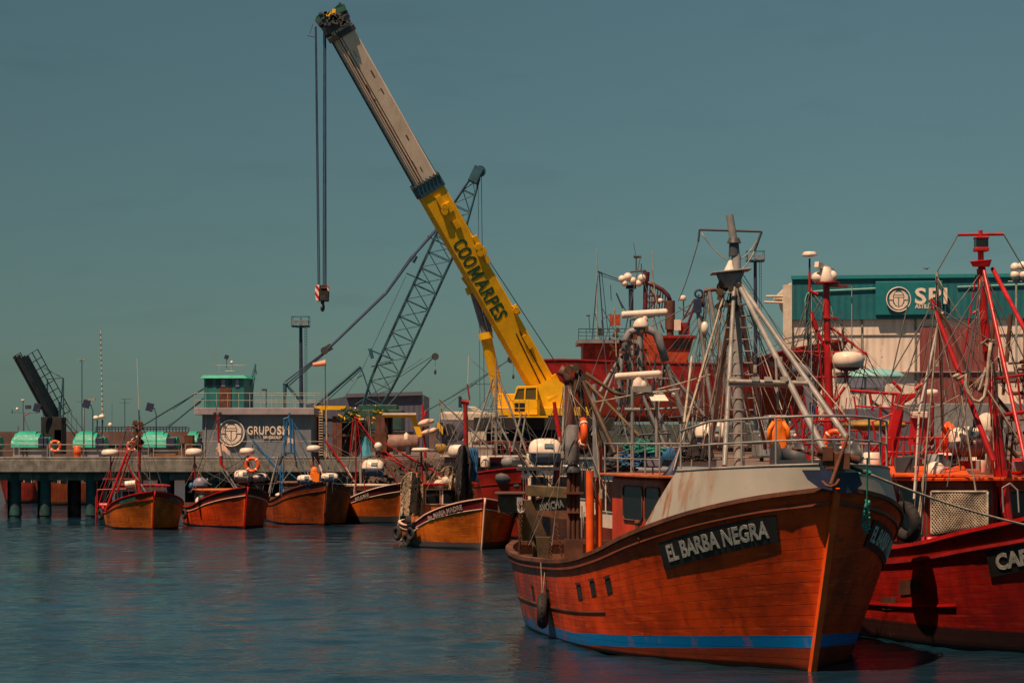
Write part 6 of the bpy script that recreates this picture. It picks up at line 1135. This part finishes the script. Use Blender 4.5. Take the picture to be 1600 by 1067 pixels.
    # luffing cylinder
    mb = MB(); mb.tube(at(738, 452, Yb - 2.2), at(760, 528, Yb - 1.5), .21, n=16); mb.tube(at(747, 450, Yb - 2.2), at(767, 520, Yb - 1.5), .13, n=12); mb.build('cylinder_rod', M['raftgrey'], t); mb = MB(); mb.tube(at(759, 524, Yb - 1.5), at(784, 640, Yb - .5), .34, .36, n=18); mb.tube(at(758, 520, Yb - 1.5), at(760, 530, Yb - 1.5), .44, n=18); mb.tube(at(735, 448, Yb - 2.2), at(739, 458, Yb - 2.2), .38, n=14); mb.bar(at(728, 430, Yb - 2), at(744, 452, Yb - 2), .8, .7); mb.build('luffing_cylinder', M['yellow'], t)
    # superstructure, cab, chassis
    def B(mb, x0, x1, y0, y1, Ya, Yc): return mb.hexa([at(x0, y1, Ya), at(x1, y1, Ya), at(x1, y1, Ya) + Vector((0, Yc - Ya, 0)), at(x0, y1, Ya) + Vector((0, Yc - Ya, 0))], [at(x0, y0, Ya), at(x1, y0, Ya), at(x1, y0, Ya) + Vector((0, Yc - Ya, 0)), at(x0, y0, Ya) + Vector((0, Yc - Ya, 0))])
    mb = MB(); B(mb, 780, 925, 636, 650, 139, 143); B(mb, 778, 812, 615, 640, 140.5, 143); mb.hexa([at(770, 600, 140.6), at(783, 640, 140.6), at(783, 640, 142.6), at(770, 600, 142.6)], [at(772, 575, 140.6), at(795, 640, 140.6), at(795, 640, 142.6), at(772, 575, 142.6)]) if 0 else None
    B(mb, 845, 861, 622, 640, 140.5, 143); mb.tube(at(856, 624, 140), at(876, 614, 140), .42, n=18); mb.tube(at(862, 618, 139.6), at(862, 618, 144), 1.0, n=24); su = mb.build('slewing_frame', M['yellow'], t, bevel=.05)
    mb = MB(); Yc = 138.2; k = lambda x, y, d=0.: at(x, y, Yc) + Vector((0, d, 0)); mb.hexa([k(801, 648), k(840, 648), k(840, 648, 1.5), k(801, 648, 1.5)], [k(801, 625), k(840, 625), k(840, 625, 1.5), k(801, 625, 1.5)]); mb.hexa([k(805, 608), k(840, 606), k(840, 606, 1.5), k(805, 608, 1.5)], [k(809, 603), k(840, 603), k(840, 603, 1.5), k(809, 603, 1.5)])
    for a, b_ in (((802, 626), (809, 605)), ((820, 626), (821, 605)), ((839, 626), (839, 605))):
        for d in (.04, 1.46): mb.tube(k(*a, d), k(*b_, d), .06, n=6)
    cb = mb.build('operator_cab', M['yellow'], t, bevel=.03); mb = MB(); mb.hexa([k(803, 625, .05), k(839, 625, .05), k(839, 625, 1.4), k(803, 625, 1.4)], [k(809, 607, .05), k(839, 606, .05), k(839, 606, 1.4), k(809, 607, 1.4)]); mb.build('window', M['cabglass'], cb); mb = MB(); mb.box(k(812, 636, -.01), (.62, .02, .5)); mb.build('window', M['glass'], cb)
    mb = MB(); mb.box(k(825, 651, -.3), (2.4, .8, .1)); rail_line(mb, [k(x, 651, -.65) for x in (796, 811, 826, 842)], 1.0, .025, 1); mb.build('cab_platform', M['yellow'], t)
    mb = MB(); B(mb, 740, 960, 652, 672, 138.8, 143); B(mb, 760, 930, 672, 700, 139.5, 142.5); cs = mb.build('chassis', M['black'], t, bevel=.04)
    for i in range(7):
        x = 752 + i * 32; mb = MB(); c = at(x, 704, 138.6); mb.torus(c, (0, 1, 0), .45, .22, 22, 8, sq=1.3); mb.tube(c, c + Vector((0, .4, 0)), .3, n=12); mb.build('wheel', M['black'], t)
    mb = MB(); B(mb, 688, 780, 645, 657, 140, 143); mb.build('carrier_cab', M['cream'], t, bevel=.05)
    mb = MB(); mb.rope(at(750, 386, Yb - 2), at(868, 566, Yb), .03); mb.rope(at(540, 30, Yb - 7), at(750, 386, Yb - 2), .02); mb.build('hoist_rope', M['bluerope'], t)
    mb = MB()
    for x in (800, 815): mb.rope(at(x, 560, Yb - 1), at(x, 582, Yb - 1), .02); mb.ell(at(x, 582, Yb - 1), (.1, .1, .16), 8, 6)
    # teal lattice crane
    Yl = 165; t = thing('lattice_crane', 'dark teal lattice boom crane leaning right behind the yellow boom', 'crane', at(575, 700, Yl)); mb = MB(); foot = at(572, 652, Yl); tp = at(744, 276, Yl); lattice(mb, foot, tp, 1.75, 1.5, 15, .062, (.16, .2), (.55, .32)); bmo = mb.build('lattice_boom', M['tealdark'], t)
    mb = MB(); mb.bar(at(738, 285, Yl), at(749, 262, Yl), 1.1, .7); 
    for o_ in (-.4, 0, .4): mb.tube(at(750, 268, Yl + o_), at(750, 268, Yl + o_ + .12), .42, n=16)
    mb.build('boom_tip', M['tealdark'], bmo, bevel=.03)
    rig(bmo, 'spreader', 'tealdark', Yl, [(668, 369, 702, 386, .09), (635, 427, 672, 443, .09), (575, 545, 615, 562, .1), (578, 545, 582, 560, .2), (645, 410, 650, 400, .25), (580, 572, 614, 566, .12)])
    mb = MB(); 
    for a in ((695, 345, 646, 400), (646, 400, 604, 458), (604, 458, 512, 546)): mb.tube(at(a[0], a[1], Yl - .7), at(a[2], a[3], Yl - .7), .085, n=5); mb.tube(at(a[0] - 3, a[1], Yl + .7), at(a[2] - 2, a[3], Yl + .7), .05, n=5)
    for a in ((512, 546, 443, 598), (508, 550, 448, 600), (512, 548, 452, 602)): mb.tube(at(a[0], a[1], Yl), at(a[2], a[3], Yl), .05, n=4)
    mb.build('pendant', M['bluerope'], t); mb = MB(); mb.bar(at(504, 549, Yl), at(518, 541, Yl), .5, .45); mb.tube(at(507, 548, Yl - .4), at(507, 548, Yl + .4), .28, n=12); mb.build('bridle_block', M['darksteel'], t, bevel=.02); rig(t, 'pendant', 'bluerope', Yl, [(643, 402, 649, 396, .2), (752, 275, 757, 640, .04), (747, 275, 750, 640, .03), (634, 432, 560, 590, .025), (560, 590, 510, 660, .02)])
    rig(t, 'gantry_mast', 'tealdark', Yl, [(445, 600, 445, 645, .22), (443, 599, 449, 600, .25), (447, 600, 474, 632, .16), (490, 636, 563, 573, .19), (495, 640, 565, 577, .06), (563, 573, 570, 590, .08), (558, 590, 566, 586, .09), (566, 580, 580, 620, .08), (546, 590, 552, 596, .03)], n=6)
    mb = MB(); B(mb, 548, 628, 640, 672, 163, 168); B(mb, 560, 620, 632, 645, 164, 167); mb.build('machinery_house', M['cranehouse'], t, bevel=.05); mb = MB(); B(mb, 545, 640, 674, 700, 162, 169); mb.build('crawler_base', M['black'], t)
    # slender derricks behind
    for i, (segs, Yd, lab) in enumerate(((((680, 555, 600, 640, .09), (676, 556, 622, 590, .06), (622, 590, 555, 632, .05), (680, 555, 680, 572, .02), (660, 560, 600, 600, .03)), 175, 'thin dark derrick boom sloping down left from beside the cylinder'), (((798, 560, 740, 600, .08), (740, 600, 655, 648, .09), (798, 560, 700, 622, .05), (768, 600, 768, 650, .05), (735, 600, 768, 600, .05), (740, 602, 690, 640, .03), (802, 560, 802, 590, .02)), 178, 'low dark derrick with a hanging hook behind the silver tripod'), (((320, 606, 222, 665, .10), (318, 622, 262, 668, .09), (314, 628, 258, 668, .05), (310, 612, 270, 640, .03)), 150, 'pair of dark teal struts sloping left from the booth'))):
        t = thing('derrick', lab, 'derrick', at(segs[0][2], 690, Yd), 0, 'slender derricks behind the quay'); rig(t, 'boom', 'tealdark', Yd, segs); 
        if i < 2: x, y = ((680, 557), (798, 562))[i]; MB().tube(at(x, y, Yd - .2), at(x, y, Yd + .2), .28, n=12).build('sheave', M['darksteel'], t); MB().ell(at(x + (0 if i == 0 else 4), y + (24 if i == 0 else 26), Yd), (.1, .1, .22), 8, 6).build('hook', M['darksteel'], t)
    t = thing('windsock', 'faded orange windsock on a thin teal pole by the terrace', 'windsock', at(509, 690, 145)); rig(t, 'pole', 'tealdark', 145, [(509, 690, 508, 565, .045)]); MB().tube(at(509, 567, 145), at(489, 570, 145), .2, .12, 12).build('sock', M['sock'], t)
def background():
    # slate shed
    Y = 220; t = thing('slate_shed', 'long slate blue metal shed behind the lattice crane', 'building', at(600, 700, Y)); mb = MB()
    xs = [488, 541, 658]; zs = [632, 617, 615]
    mb.hexa([at(541, 715, Y), at(659, 715, Y), at(659, 715, Y) + Vector((0, 20, 0)), at(541, 715, Y) + Vector((0, 20, 0))], [at(541, 619, Y), at(659, 615.5, Y), at(659, 615.5, Y) + Vector((0, 20, 0)), at(541, 619, Y) + Vector((0, 20, 0))]); mb.add([at(541, 715, Y), at(541, 619, Y), at(478, 632, Y + 30), at(478, 715, Y + 30)], [(0, 1, 2, 3)]); w_ = mb.build('wall', M['cladslate'], t)
    mb = MB(); mb.bar(at(541, 618, Y - .15), at(660, 614.5, Y - .15), .5, .35); mb.build('roof', M['shed'], w_)
    # cream/teal hangar
    Y = 230; t = thing('shipyard_hangar', 'huge teal topped cream shipyard hangar with round SPI emblem', 'building', at(1420, 700, Y)); x0, x1 = xx(1238, Y), xx(1238, Y) + 62
    za, zb = zy(500, Y), zy(437, Y); D = 14; dz = -6.0       # the facade swings slightly towards the camera on the right
    def Fp(x, z, o=0.): k = (x - x0) / 62; return Vector((x - o * .16, Y - 9 * k - o, z))
    def slab(mb, xa, xb_, z0, z1, o0, o1): return mb.hexa([Fp(xa, z0, o1), Fp(xb_, z0, o1), Fp(xb_, z0, o0), Fp(xa, z0, o0)], [Fp(xa, z1, o1), Fp(xb_, z1, o1), Fp(xb_, z1, o0), Fp(xa, z1, o0)])
    w = slab(MB(), x0, x1, DZ, za, -D, 0).build('wall', M['cladcream'], t); up_ = slab(MB(), x0, x1, za + .003, zb, -D, .35).build('parapet', M['cladteal'], t)
    slab(MB(), x0 - .1, x1, zb, zb + .35, -D, .6).build('coping', M['tealtrim'], up_)
    slab(MB(), x0 - .9, x0 - .02, DZ, za + 3.5, -D, .4).build('corner_pilaster', M['cream'], t); slab(MB(), x0 + .0, x1, zy(525, Y), zy(524, Y), 0, .12).build('flashing', M['concrete'], w)
    mb = MB(); z1 = zy(456, Y); mb.tube(Fp(x0 + 2.2, z1, .5), Fp(x0 + 8.7, z1 + .25, .5), .09, n=6); mb.path([Fp(x0 + 1.3, za - 2, .5), Fp(x0 + 1.3, z1 - .8, .5), Fp(x0 + 1.5, z1 - .2, .5), Fp(x0 + 2.2, z1, .5)], .09, 6); mb.tube(Fp(x0 + 16, z1 + .3, .5), Fp(x0 + 40, z1 + 1, .5), .09, n=6); mb.build('conduit', M['skypipe'], t)
    # white lean-to bracket at left of the hangar
    mb = MB(); mb.prism([(1237, 441), (1237, 500), (1224, 480), (1222, 468), (1213, 468), (1213, 464), (1225, 452)], lambda x, y, d: at(x, y, Y + .5) + Vector((0, d, 0)), 0, 3); mb.tube(at(1197, 463, Y), at(1224, 463, Y), .12, n=5); mb.tube(at(1194, 472, Y), at(1226, 473, Y), .12, n=5); mb.build('side_canopy', M['cream'], t)
    sxx = xx(1370, Y - 2); s1 = xx(1475, Y - 3); sb = slab(MB(), sxx, s1, zy(494, Y), zy(442, Y), .36, .85).build('sign_panel', M['cladtealsign'], t, bevel=.05)
    sg = thing('building_sign', 'SPI lettering with round emblem on the teal hangar sign panel', 'sign', at(1420, 490, Y - 4)); Ys = Y - 2.6 - 1.65 - .0; emblem(at(1404, 468, 227.6), 1.25, sg, M['plate2'], M['lightlogo'])
    Yt = 227.4; c = at(1429, 464, Yt); MB().text('SPI', 2.15, lambda x, y, z: c + Vector((x, -z - x * .145, y)), .05, .05, align='LEFT', fit=3.1, sp=1.1).build('lettering', M['lightlogo'], sg); c2 = at(1430, 479, Yt); MB().text('ASTILLEROS', .60, lambda x, y, z: c2 + Vector((x, -z - x * .145, y)), .04, .01, sx=.80, align='LEFT').build('small_lettering', M['lightlogo'], sg)
    slab(MB(), xx(1432, Y), xx(1548, Y), DZ, zy(512, Y), 0, .25).build('sliding_door', M['cladmaroon'], w)
    mb = MB(); slab(mb, xx(1325, Y), xx(1377, Y), zy(606, Y), zy(588, Y), 0, .3); mb.build('window', M['raftgrey'], w); mb = MB(); slab(mb, x0 + 4, x1, zy(583, Y), zy(581.5, Y), 0, .5); slab(mb, x0 + 6, x1, zy(640, Y), zy(637, Y), 0, .5); mb.build('gutter', M['fascia'], w)
    mb = MB()
    for k in range(6): slab(mb, x0 + 1.5 + 5.2 * k, x0 + 1.7 + 5.2 * k, DZ, za, 0, .12)
    mb.build('downpipe', M['concrete'], w)
    slab(MB(), xx(1300, Y), xx(1420, Y), DZ, zy(640, Y), .1, 6).build('lean_to', M['shed'], t)
    mb = MB(); mb.ell(at(1368, 590, 200), (2.6, 1.5, .8), 20, 8, z0=0.01); mb.tube(at(1352, 590, 200), at(1352, 640, 200), .1); solo('boat_cover', mb, M['skypipe'], 'pale blue curved canopy in front of the cream hangar', 'canopy')
    # big red ship on the slip
    Ys = 196; base = 6.6
    h = Hull(xx(1252, Ys), Ys - 3, 74, 27, 3.5, [(0, .3), (1.5, 1.8), (4, 3.2), (8, 3.9), (14, 4.), (22, 3.9), (25.5, 3.5), (27, 2.8)], [(0, .1), (1.5, .5), (4, 1.6), (8, 3.), (14, 3.5), (22, 3.2), (25.5, 2.4), (27, 1.6)], [(0, 6.4), (2, 6.1), (5, 5.5), (8, 4.6), (8.5, 4.5), (17, 4.7), (24, 5.0), (27, 4.9)], z0=base, keel=-1.2)
    t = thing('fishing_ship', 'large red ship on the slipway behind the boats, with orange superstructure', 'ship', h.loc, h.rz); hm = hullmat('ship_red_hull', (.27, .012, .014), (.16, .018, .008), 2.2, wear=.1, seams=False); hull = h.skin('hull', hm, t, 50, 18); h.deck('deck', M['deepred'], t, .3)
    h.sweep(0, 27, 1, .08, .12, inw=.15).build('cap_rail', M['deepred'], hull)
    def B(mb, x0, x1, y0, y1, Ya, dp, x0t=None, x1t=None): x0t = x0 if x0t is None else x0t; x1t = x1 if x1t is None else x1t; d = Vector((0, dp, 0)); return mb.hexa([at(x0, y1, Ya), at(x1, y1, Ya), at(x1, y1, Ya) + d, at(x0, y1, Ya) + d], [at(x0t, y0, Ya), at(x1t, y0, Ya), at(x1t, y0, Ya) + d, at(x0t, y0, Ya) + d])
    om = paint('rust_orange_superstructure', (.42, .06, .012), .5, .3, .3, .5); s = B(MB(), 911, 1075, 536, 582, Ys, 6).build('superstructure', om, t, bevel=.05)
    B(MB(), 903, 1000, 530, 536, Ys - 1, 8).build('bridge_deck', M['grey'], s); mb = MB(); rail_line(mb, [at(x, 530, Ys - 1) for x in range(904, 1000, 12)], .9, .03, 2); rail_line(mb, [at(x, 530, Ys + 6) for x in range(904, 1000, 12)], .9, .03, 2); mb.build('bridge_rail', M['tealdark'], s)
    wh = B(MB(), 1030, 1070, 528, 578, Ys - .5, 5, 1026, 1084).build('wheelhouse', om, t, bevel=.05); B(MB(), 1024, 1088, 524, 528, Ys - 1, 6).build('roof', M['deepred'], wh)
    for x in (1056, 1066, 1075): mb = MB(); B(mb, x - 3.5, x + 3.5, 533, 545, Ys - .62, .1); mb.build('window', M['glass'], wh)
    for x in (925, 950, 1005): mb = MB(); B(mb, x - 4, x + 4, 545, 568, Ys - .1, .1); mb.build('door', M['deepred'], s)
    B(MB(), 985, 1030, 516, 536, Ys + .5, 4).build('casing', om, t, bevel=.05)
    mb = MB(); mb.tube(at(1047, 515, Ys), at(1047, 470, Ys), .42, n=16); mb.tube(at(1047, 530, Ys), at(1047, 512, Ys), .3, n=12); mb.build('funnel', M['brown'], t); mb = MB(); mb.path([at(1047, 470, Ys), at(1044, 462, Ys), at(1035, 453, Ys), at(1022, 446, Ys), at(1008, 440, Ys)], .19, 10); mb.tube(at(1008, 484, Ys), at(1009, 440, Ys), .2, n=12); mb.tube(at(1010, 425, Ys), at(1008, 445, Ys), .3, n=12)
    for k in range(9): mb.tube(at(1010 + 4 * k, 484 - 3 * k * 0, Ys + .4), at(1012 + 4 * k, 443 + 2.2 * k, Ys + .4), .05, n=5)
    mb.tube(at(1010, 462, Ys), at(1030, 462, Ys), .08); mb.tube(at(1010, 472, Ys), at(1046, 471, Ys), .08); mb.tube(at(1012, 484, Ys), at(1032, 460, Ys), .08); mb.tube(at(1015, 452, Ys), at(1030, 475, Ys), .08); mb.build('exhaust_arch', M['maroonsteel'], t)
    rig(t, 'mast', 'darksteel', Ys, [(995, 424, 1008, 422, .1), (985, 425, 1010, 423, .12), (994, 424, 994, 402, .08), (1002, 424, 1002, 412, .06), (994, 402, 990, 380, .03), (990, 401, 1002, 401, .2), (963, 460, 980, 490, .06), (963, 458, 973, 482, .1)])
    ps = rig(t, 'dome_post', 'navy', Ys, [(986, 490, 986, 452, .3), (978, 450, 994, 450, .12), (978, 447, 994, 447, .15)], n=12)
    for x, y, r_ in ((972, 436, .32), (981, 433, .38), (989, 439, .33), (1003, 435, .36), (976, 443, .28), (998, 443, .3)): MB().ell(at(x, y, Ys - .3), r_, 14, 9).build('radome', M['white'], ps)
    MB().box(at(997, 443, Ys), (1.2, .4, .2)).build('bracket', M['white'], ps)
    rig(t, 'whip_aerial', 'palesteel', Ys, [(933, 530, 933, 387, .10, Ys, .05), (1020, 520, 1020, 392, .09, Ys, .05)]); rig(t, 'signal_mast', 'navy', Ys, [(938, 530, 930, 490, .05), (936, 424, 943, 520, .08), (940, 425, 950, 520, .05), (934, 430, 925, 530, .07), (936, 425, 970, 438, .07), (938, 430, 968, 440, .05), (934, 424, 942, 428, .12), (955, 470, 954, 445, .05), (922, 520, 920, 492, .05), (916, 493, 922, 493, .1), (1032, 505, 1038, 520, .08), (942, 498, 955, 490, .05)])
    mb = MB(); mb.box(at(961, 500, Ys - .3), (.9, .5, .9)); mb.build('locker', om, t); mb = MB(); mb.box(at(939, 518, Ys - .5), (.5, .5, .6)); mb.build('searchlight', M['black'], t)
    rig(t, 'bow_davit', 'maroonsteel', Ys, [(1088, 470, 1070, 520, .18), (1083, 470, 1068, 498, .12), (1068, 468, 1068, 495, .08), (1066, 500, 1090, 478, .1), (1060, 480, 1078, 490, .06)]); radome(at(1067, 470, Ys), .32, t, 1.4); radome(at(1032, 473, Ys), .25, t, 1.4); mb = MB(); mb.box(at(1058, 508, Ys), (.6, .5, .9)); mb.build('life_float', M['white'], t)
    mb = MB(); B(mb, 1062, 1078, 504, 522, Ys, 1.5); mb.build('locker', M['deepred'], t)
    mb = MB(); rail_line(mb, [at(x, 578, Ys - 2.2) for x in range(1090, 1180, 15)], 1.2, .035, 2); mb.build('deck_rail', M['darksteel'], t)
    # cradle
    mb = MB()
    for x in (885, 930, 975, 1020, 1065, 1110, 1150, 1190): mb.bar(at(x, 700, Ys - 2), at(x, 640, Ys - 1.5), .5, .5); mb.bar(at(x, 700, Ys + 3), at(x, 640, Ys + 2), .5, .5)
    B(mb, 870, 1220, 694, 706, Ys - 3, 7); solo('ship_cradle', mb, M['rust'], 'rusty slipway cradle of upright posts beneath the large red ship', 'cradle')
    # silver van
    Yv = 128; t = thing('parked_van', 'silver grey van parked on the quay behind the bow rail', 'van', at(1215, 720, Yv)); mb = MB(); B(mb, 1186, 1246, 672, 715, Yv, 4); B(mb, 1196, 1236, 648, 673, Yv + .5, 3, 1201, 1231); bd = mb.build('body', M['vansilver'], t, bevel=.12)
    mb = MB(); mb.hexa([at(1197, 672, Yv + .42), at(1235, 672, Yv + .42), at(1235, 672, Yv + .5), at(1197, 672, Yv + .5)], [at(1202, 651, Yv + .42), at(1230, 651, Yv + .42), at(1230, 651, Yv + .5), at(1202, 651, Yv + .5)]); mb.build('windscreen', M['glass'], t)
    for x in (1190, 1241): mb = MB(); mb.ell(at(x, 680, Yv - .02), (.16, .05, .1), 10, 6); mb.build('headlight', M['lamp'], t); mb = MB(); mb.torus(at(x, 714, Yv + .6), (1, 0, 0), .24, .1, 16, 6); mb.build('wheel', M['black'], t)
    # quay clutter centre: rusty yard frame, ladder, canopy, tank, compressor, bins
    Yq = 150
    t = thing('rusty_yard_frame', 'dark rusty steel storage frame with vertical posts beside the control building', 'storage frame', at(540, 718, Yq)); mb = MB()
    for x in (488, 500, 523, 531, 552, 575, 590, 598): mb.bar(at(x, 718, Yq), at(x, 650, Yq), .28, .28)
    mb.bar(at(486, 656, Yq), at(604, 657, Yq), .2, .2); mb.bar(at(486, 680, Yq), at(604, 680, Yq), .2, .15); mb.build('post', M['brown'], t); mb = MB(); B(mb, 486, 497, 645, 718, Yq + .3, 3); B(mb, 533, 576, 660, 718, Yq + .5, 3); B(mb, 600, 606, 652, 712, Yq - .1, 2); mb.build('dark_panel', M['brownpanel'], t); mb = MB(); B(mb, 585, 604, 675, 706, Yq - .6, 2); mb.build('bin', M['rust'], t); mb = MB(); B(mb, 492, 540, 634, 640, Yq - .5, 2); B(mb, 494, 505, 640, 652, Yq - .5, 2); mb.build('beam', M['yellow'], t); mb = MB(); B(mb, 532, 572, 653, 656, Yq - .6, 3); mb.build('roof_sheet', M['cream'], t)
    t = thing('tower_ladder', 'pale rung ladder standing against the quay edge', 'ladder', at(502, 712, 142)); mb = MB()
    for x in (498.5, 504.5): mb.bar(at(x, 714, 142), at(x, 640, 142), .07, .07)
    mb.build('stile', M['brown'], t); mb = MB()
    for k in range(17): mb.bar(at(498.5, 643 + k * 4.2, 141.9), at(504.5, 643 + k * 4.2, 141.9), .05, .05)
    mb.build('rung', M['cream'], t); rig(t, 'pole', 'rope', 142, [(511, 714, 510, 640, .08)])
    rnd = random.Random(77); 
    for (x0_, x1_, y0_, y1_, Yc_, lab, nm) in ((536, 560, 640, 655, 149, 'green and yellow gear heap on the storage roof left', 'gear_heap'), (576, 606, 634, 660, 158, 'green and yellow machine clutter at the lattice crane foot', 'gear_heap')):
        for mt_ in ('yellow', 'green'):
            mb = MB()
            for i in range(16 if mt_ == 'yellow' else 44): p = at(rnd.uniform(x0_, x1_), rnd.uniform(y0_, y1_), Yc_); mb.bar(p, p + Vector((rnd.uniform(-.5, .5), rnd.uniform(-.3, .3), rnd.uniform(-.3, .3))), .05, .08)
            solo(nm, mb, M[mt_], ('yellow' if mt_ == 'yellow' else 'dark green') + lab[16:], 'scrap heap')
    t = thing('yellow_canopy', 'yellow framed canopy with pale roof strip above the tanks', 'canopy', at(625, 712, 150)); mb = MB(); B(mb, 598, 650, 645, 648, 149.5, 2.5); mb.build('roof', M['white'], t); mb = MB(); B(mb, 600, 648, 648.2, 652, 149.8, 2); mb.bar(at(645, 651, 150), at(657, 682, 150), .35, .35); mb.build('frame', M['yellow'], t); mb = MB(); B(mb, 606, 612, 652, 706, 150.5, 1.5); mb.build('column', M['black'], t)
    t = thing('storage_tank', 'horizontal rusty storage tank on the quay', 'tank', at(628, 706, 150)); MB().lathe([(.01, -1.15), (.4, -1.1), (.55, -1.0), (.56, 1.0), (.4, 1.1), (.01, 1.15)], at(628, 692, 150), (1, 0, 0), 18).build('shell', M['tankrust'], t); mb = MB(); mb.box(at(618, 704, 150), (.3, 1, .5)); mb.box(at(638, 704, 150), (.3, 1, .5)); mb.each('saddle', M['darksteel'], t)
    mb = MB(); c = at(635, 686, 149); mb.lathe([(.16, 0), (.16, .32), (.06, .38), (.05, .45)], c, n=12); solo('gas_bottle', mb, M['white'], 'white bottle standing on top of the rusty tank', 'gas bottle')
    t = thing('yard_compressor', 'slate blue round ended machine with a dark opening on the quay', 'compressor', at(705, 700, 150)); mb = MB(); mb.lathe([(.2, -.02), (.85, 0), (1., .1), (1., 1.6), (.9, 1.7)], at(703, 672, 150), (0, 1, 0), 24); B(mb, 678, 730, 688, 704, 150, 1.6); mb.build('housing', M['shed'], t); mb = MB(); mb.tube(at(702, 672, 149.9), at(702, 672, 150.05), .42, n=20); mb.build('opening', M['black'], t); mb = MB(); B(mb, 683, 692, 660, 680, 149.6, .1); mb.build('hazard_panel', M['hazyel'], t)
    mb = MB(); B(mb, 690, 762, 643, 650, 165, 5); mb.hexa([at(740, 643, 165), at(765, 650, 165), at(765, 650, 170), at(740, 643, 170)], [at(730, 635, 165), at(742, 635, 165), at(742, 635, 170), at(730, 635, 170)]); B(mb, 692, 760, 650, 700, 165.5, 4); solo('peach_roof_hut', mb, M['cream'], 'low cream roofed hut between the silver tripod and the compressor', 'hut', bevel=.05)
    mb = MB(); mb.ell(at(690, 701, 148), (.38, .3, .34), 14, 8); mb.ell(at(684, 698, 148), (.18, .2, .2), 12, 8); solo('yellow_float', mb, M['hazdull'], 'dull yellow float lying near the hazard panel', 'float')
    # standing red post with white covers
    t = thing('signal_post', 'red post with white wrapped lamps above the hanging nets', 'post', at(663, 716, 144)); rig(t, 'post', 'red', 144, [(665, 716, 661, 668, .13), (662, 668, 660, 632, .10), (663, 650, 666, 642, .12)], n=10); mb = MB(); mb.ell(at(666, 660, 143.7), (.55, .3, .22), 12, 7, Matrix.Rotation(-.25, 3, 'Y')); mb.ell(at(672, 674, 143.7), (.6, .3, .2), 12, 7, Matrix.Rotation(-.25, 3, 'Y')); mb.build('wrapped_lamp', M['peach'], t); rig(t, 'whip_aerial', 'palesteel', 144, [(662, 640, 662, 592, .015), (672, 632, 673, 618, .01)])
    # quay edge tyres, scraps along the wall
    mb = MB()
    for i in range(140): p = Vector((rnd.uniform(-8.7, -3.6), 142.05, rnd.uniform(1.0, 3.5))); mb.box(p, (rnd.uniform(.15, .5), rnd.uniform(.1, .3), rnd.uniform(.1, .5)), Matrix.Rotation(rnd.random(), 3, 'Y'))
    tag(mb.build('wall_growth', M['quaywall']), kind='stuff')
    # bird
    mb = MB(); c = at(1448, 420, 160); mb.ell(c, (.12, .1, .06), 8, 5); mb.add([c, c + Vector((-.3, 0, .1)), c + Vector((-.1, .15, 0)), c + Vector((.3, 0, .12)), c + Vector((.1, .15, 0))], [(0, 1, 2), (0, 3, 4)]); solo('gull', mb, M['darksteel'], 'small bird flying above the teal hangar roof', 'bird')
    # more yard equipment behind the boats at right: low sheds, container
    mb = MB(); B(mb, 940, 1180, 662, 700, 150, 8); solo('green_container', mb, M['paleteal'], 'pale green container row below the red ship', 'container', bevel=.05)
    mb = MB(); B(mb, 1255, 1430, 655, 710, 175, 8); solo('dark_container', mb, M['shed'], 'dark container row in front of the hangar base', 'container', bevel=.05)
    mb = MB(); B(mb, 1440, 1620, 630, 705, 170, 8); solo('grey_container', mb, M['grey'], 'grey container stack behind the thick red mast', 'container', bevel=.05)

M['cladslate'] = clad('slate_blue_cladding', (.10, .105, .165), .5); M['cladteal2'] = clad('booth_teal_panel', (.01, .16, .16), 1.2); M['cladtealsign'] = paint('sign_teal', (.004, .165, .20), .45, .1, 0, .1, bump=0); M['tealtrim'] = paint('teal_trim', (.008, .22, .25), .5, .1, 0, .1)
M['hazdull'] = paint('dull_yellow', (.35, .22, .03), .6, .4, .1, .3)
M['skypipe'] = paint('pale_teal_paint', (.20, .48, .48), .5, .1, .05, .2); M['headgreen'] = paint('sheave_green', (.012, .09, .065), .5, .3, .1, .2); M['maroonsteel'] = paint('maroon_steel', (.10, .018, .03), .5, .3, .1, .3)
M['cabglass'] = paint('tinted_cab_glass', (.10, .075, .02), .1, .1, 0, 0, bump=0); M['cranehouse'] = paint('crane_green_house', (.03, .09, .07), .5, .3, .2, .3); M['sock'] = paint('faded_windsock', (.9, .38, .22), .8, .2, 0, .1)
M['plate2'] = paint('emblem_dark_teal', (.012, .10, .12), .5, .1, 0, 0); M['vansilver'] = paint('silver_car_paint', (.30, .33, .36), .3, .1, 0, .1, metal=.3); M['brownpanel'] = paint('brown_black_panel', (.035, .022, .02), .7, .4, .3, .4); M['tankrust'] = paint('tank_paint', (.28, .17, .14), .6, .3, .3, .4); M['paleteal'] = paint('pale_green_grey_paint', (.07, .10, .10), .6, .2, .2, .4)
near_trawler(); fleet(); right_boats(); pier(); cranes(); background()
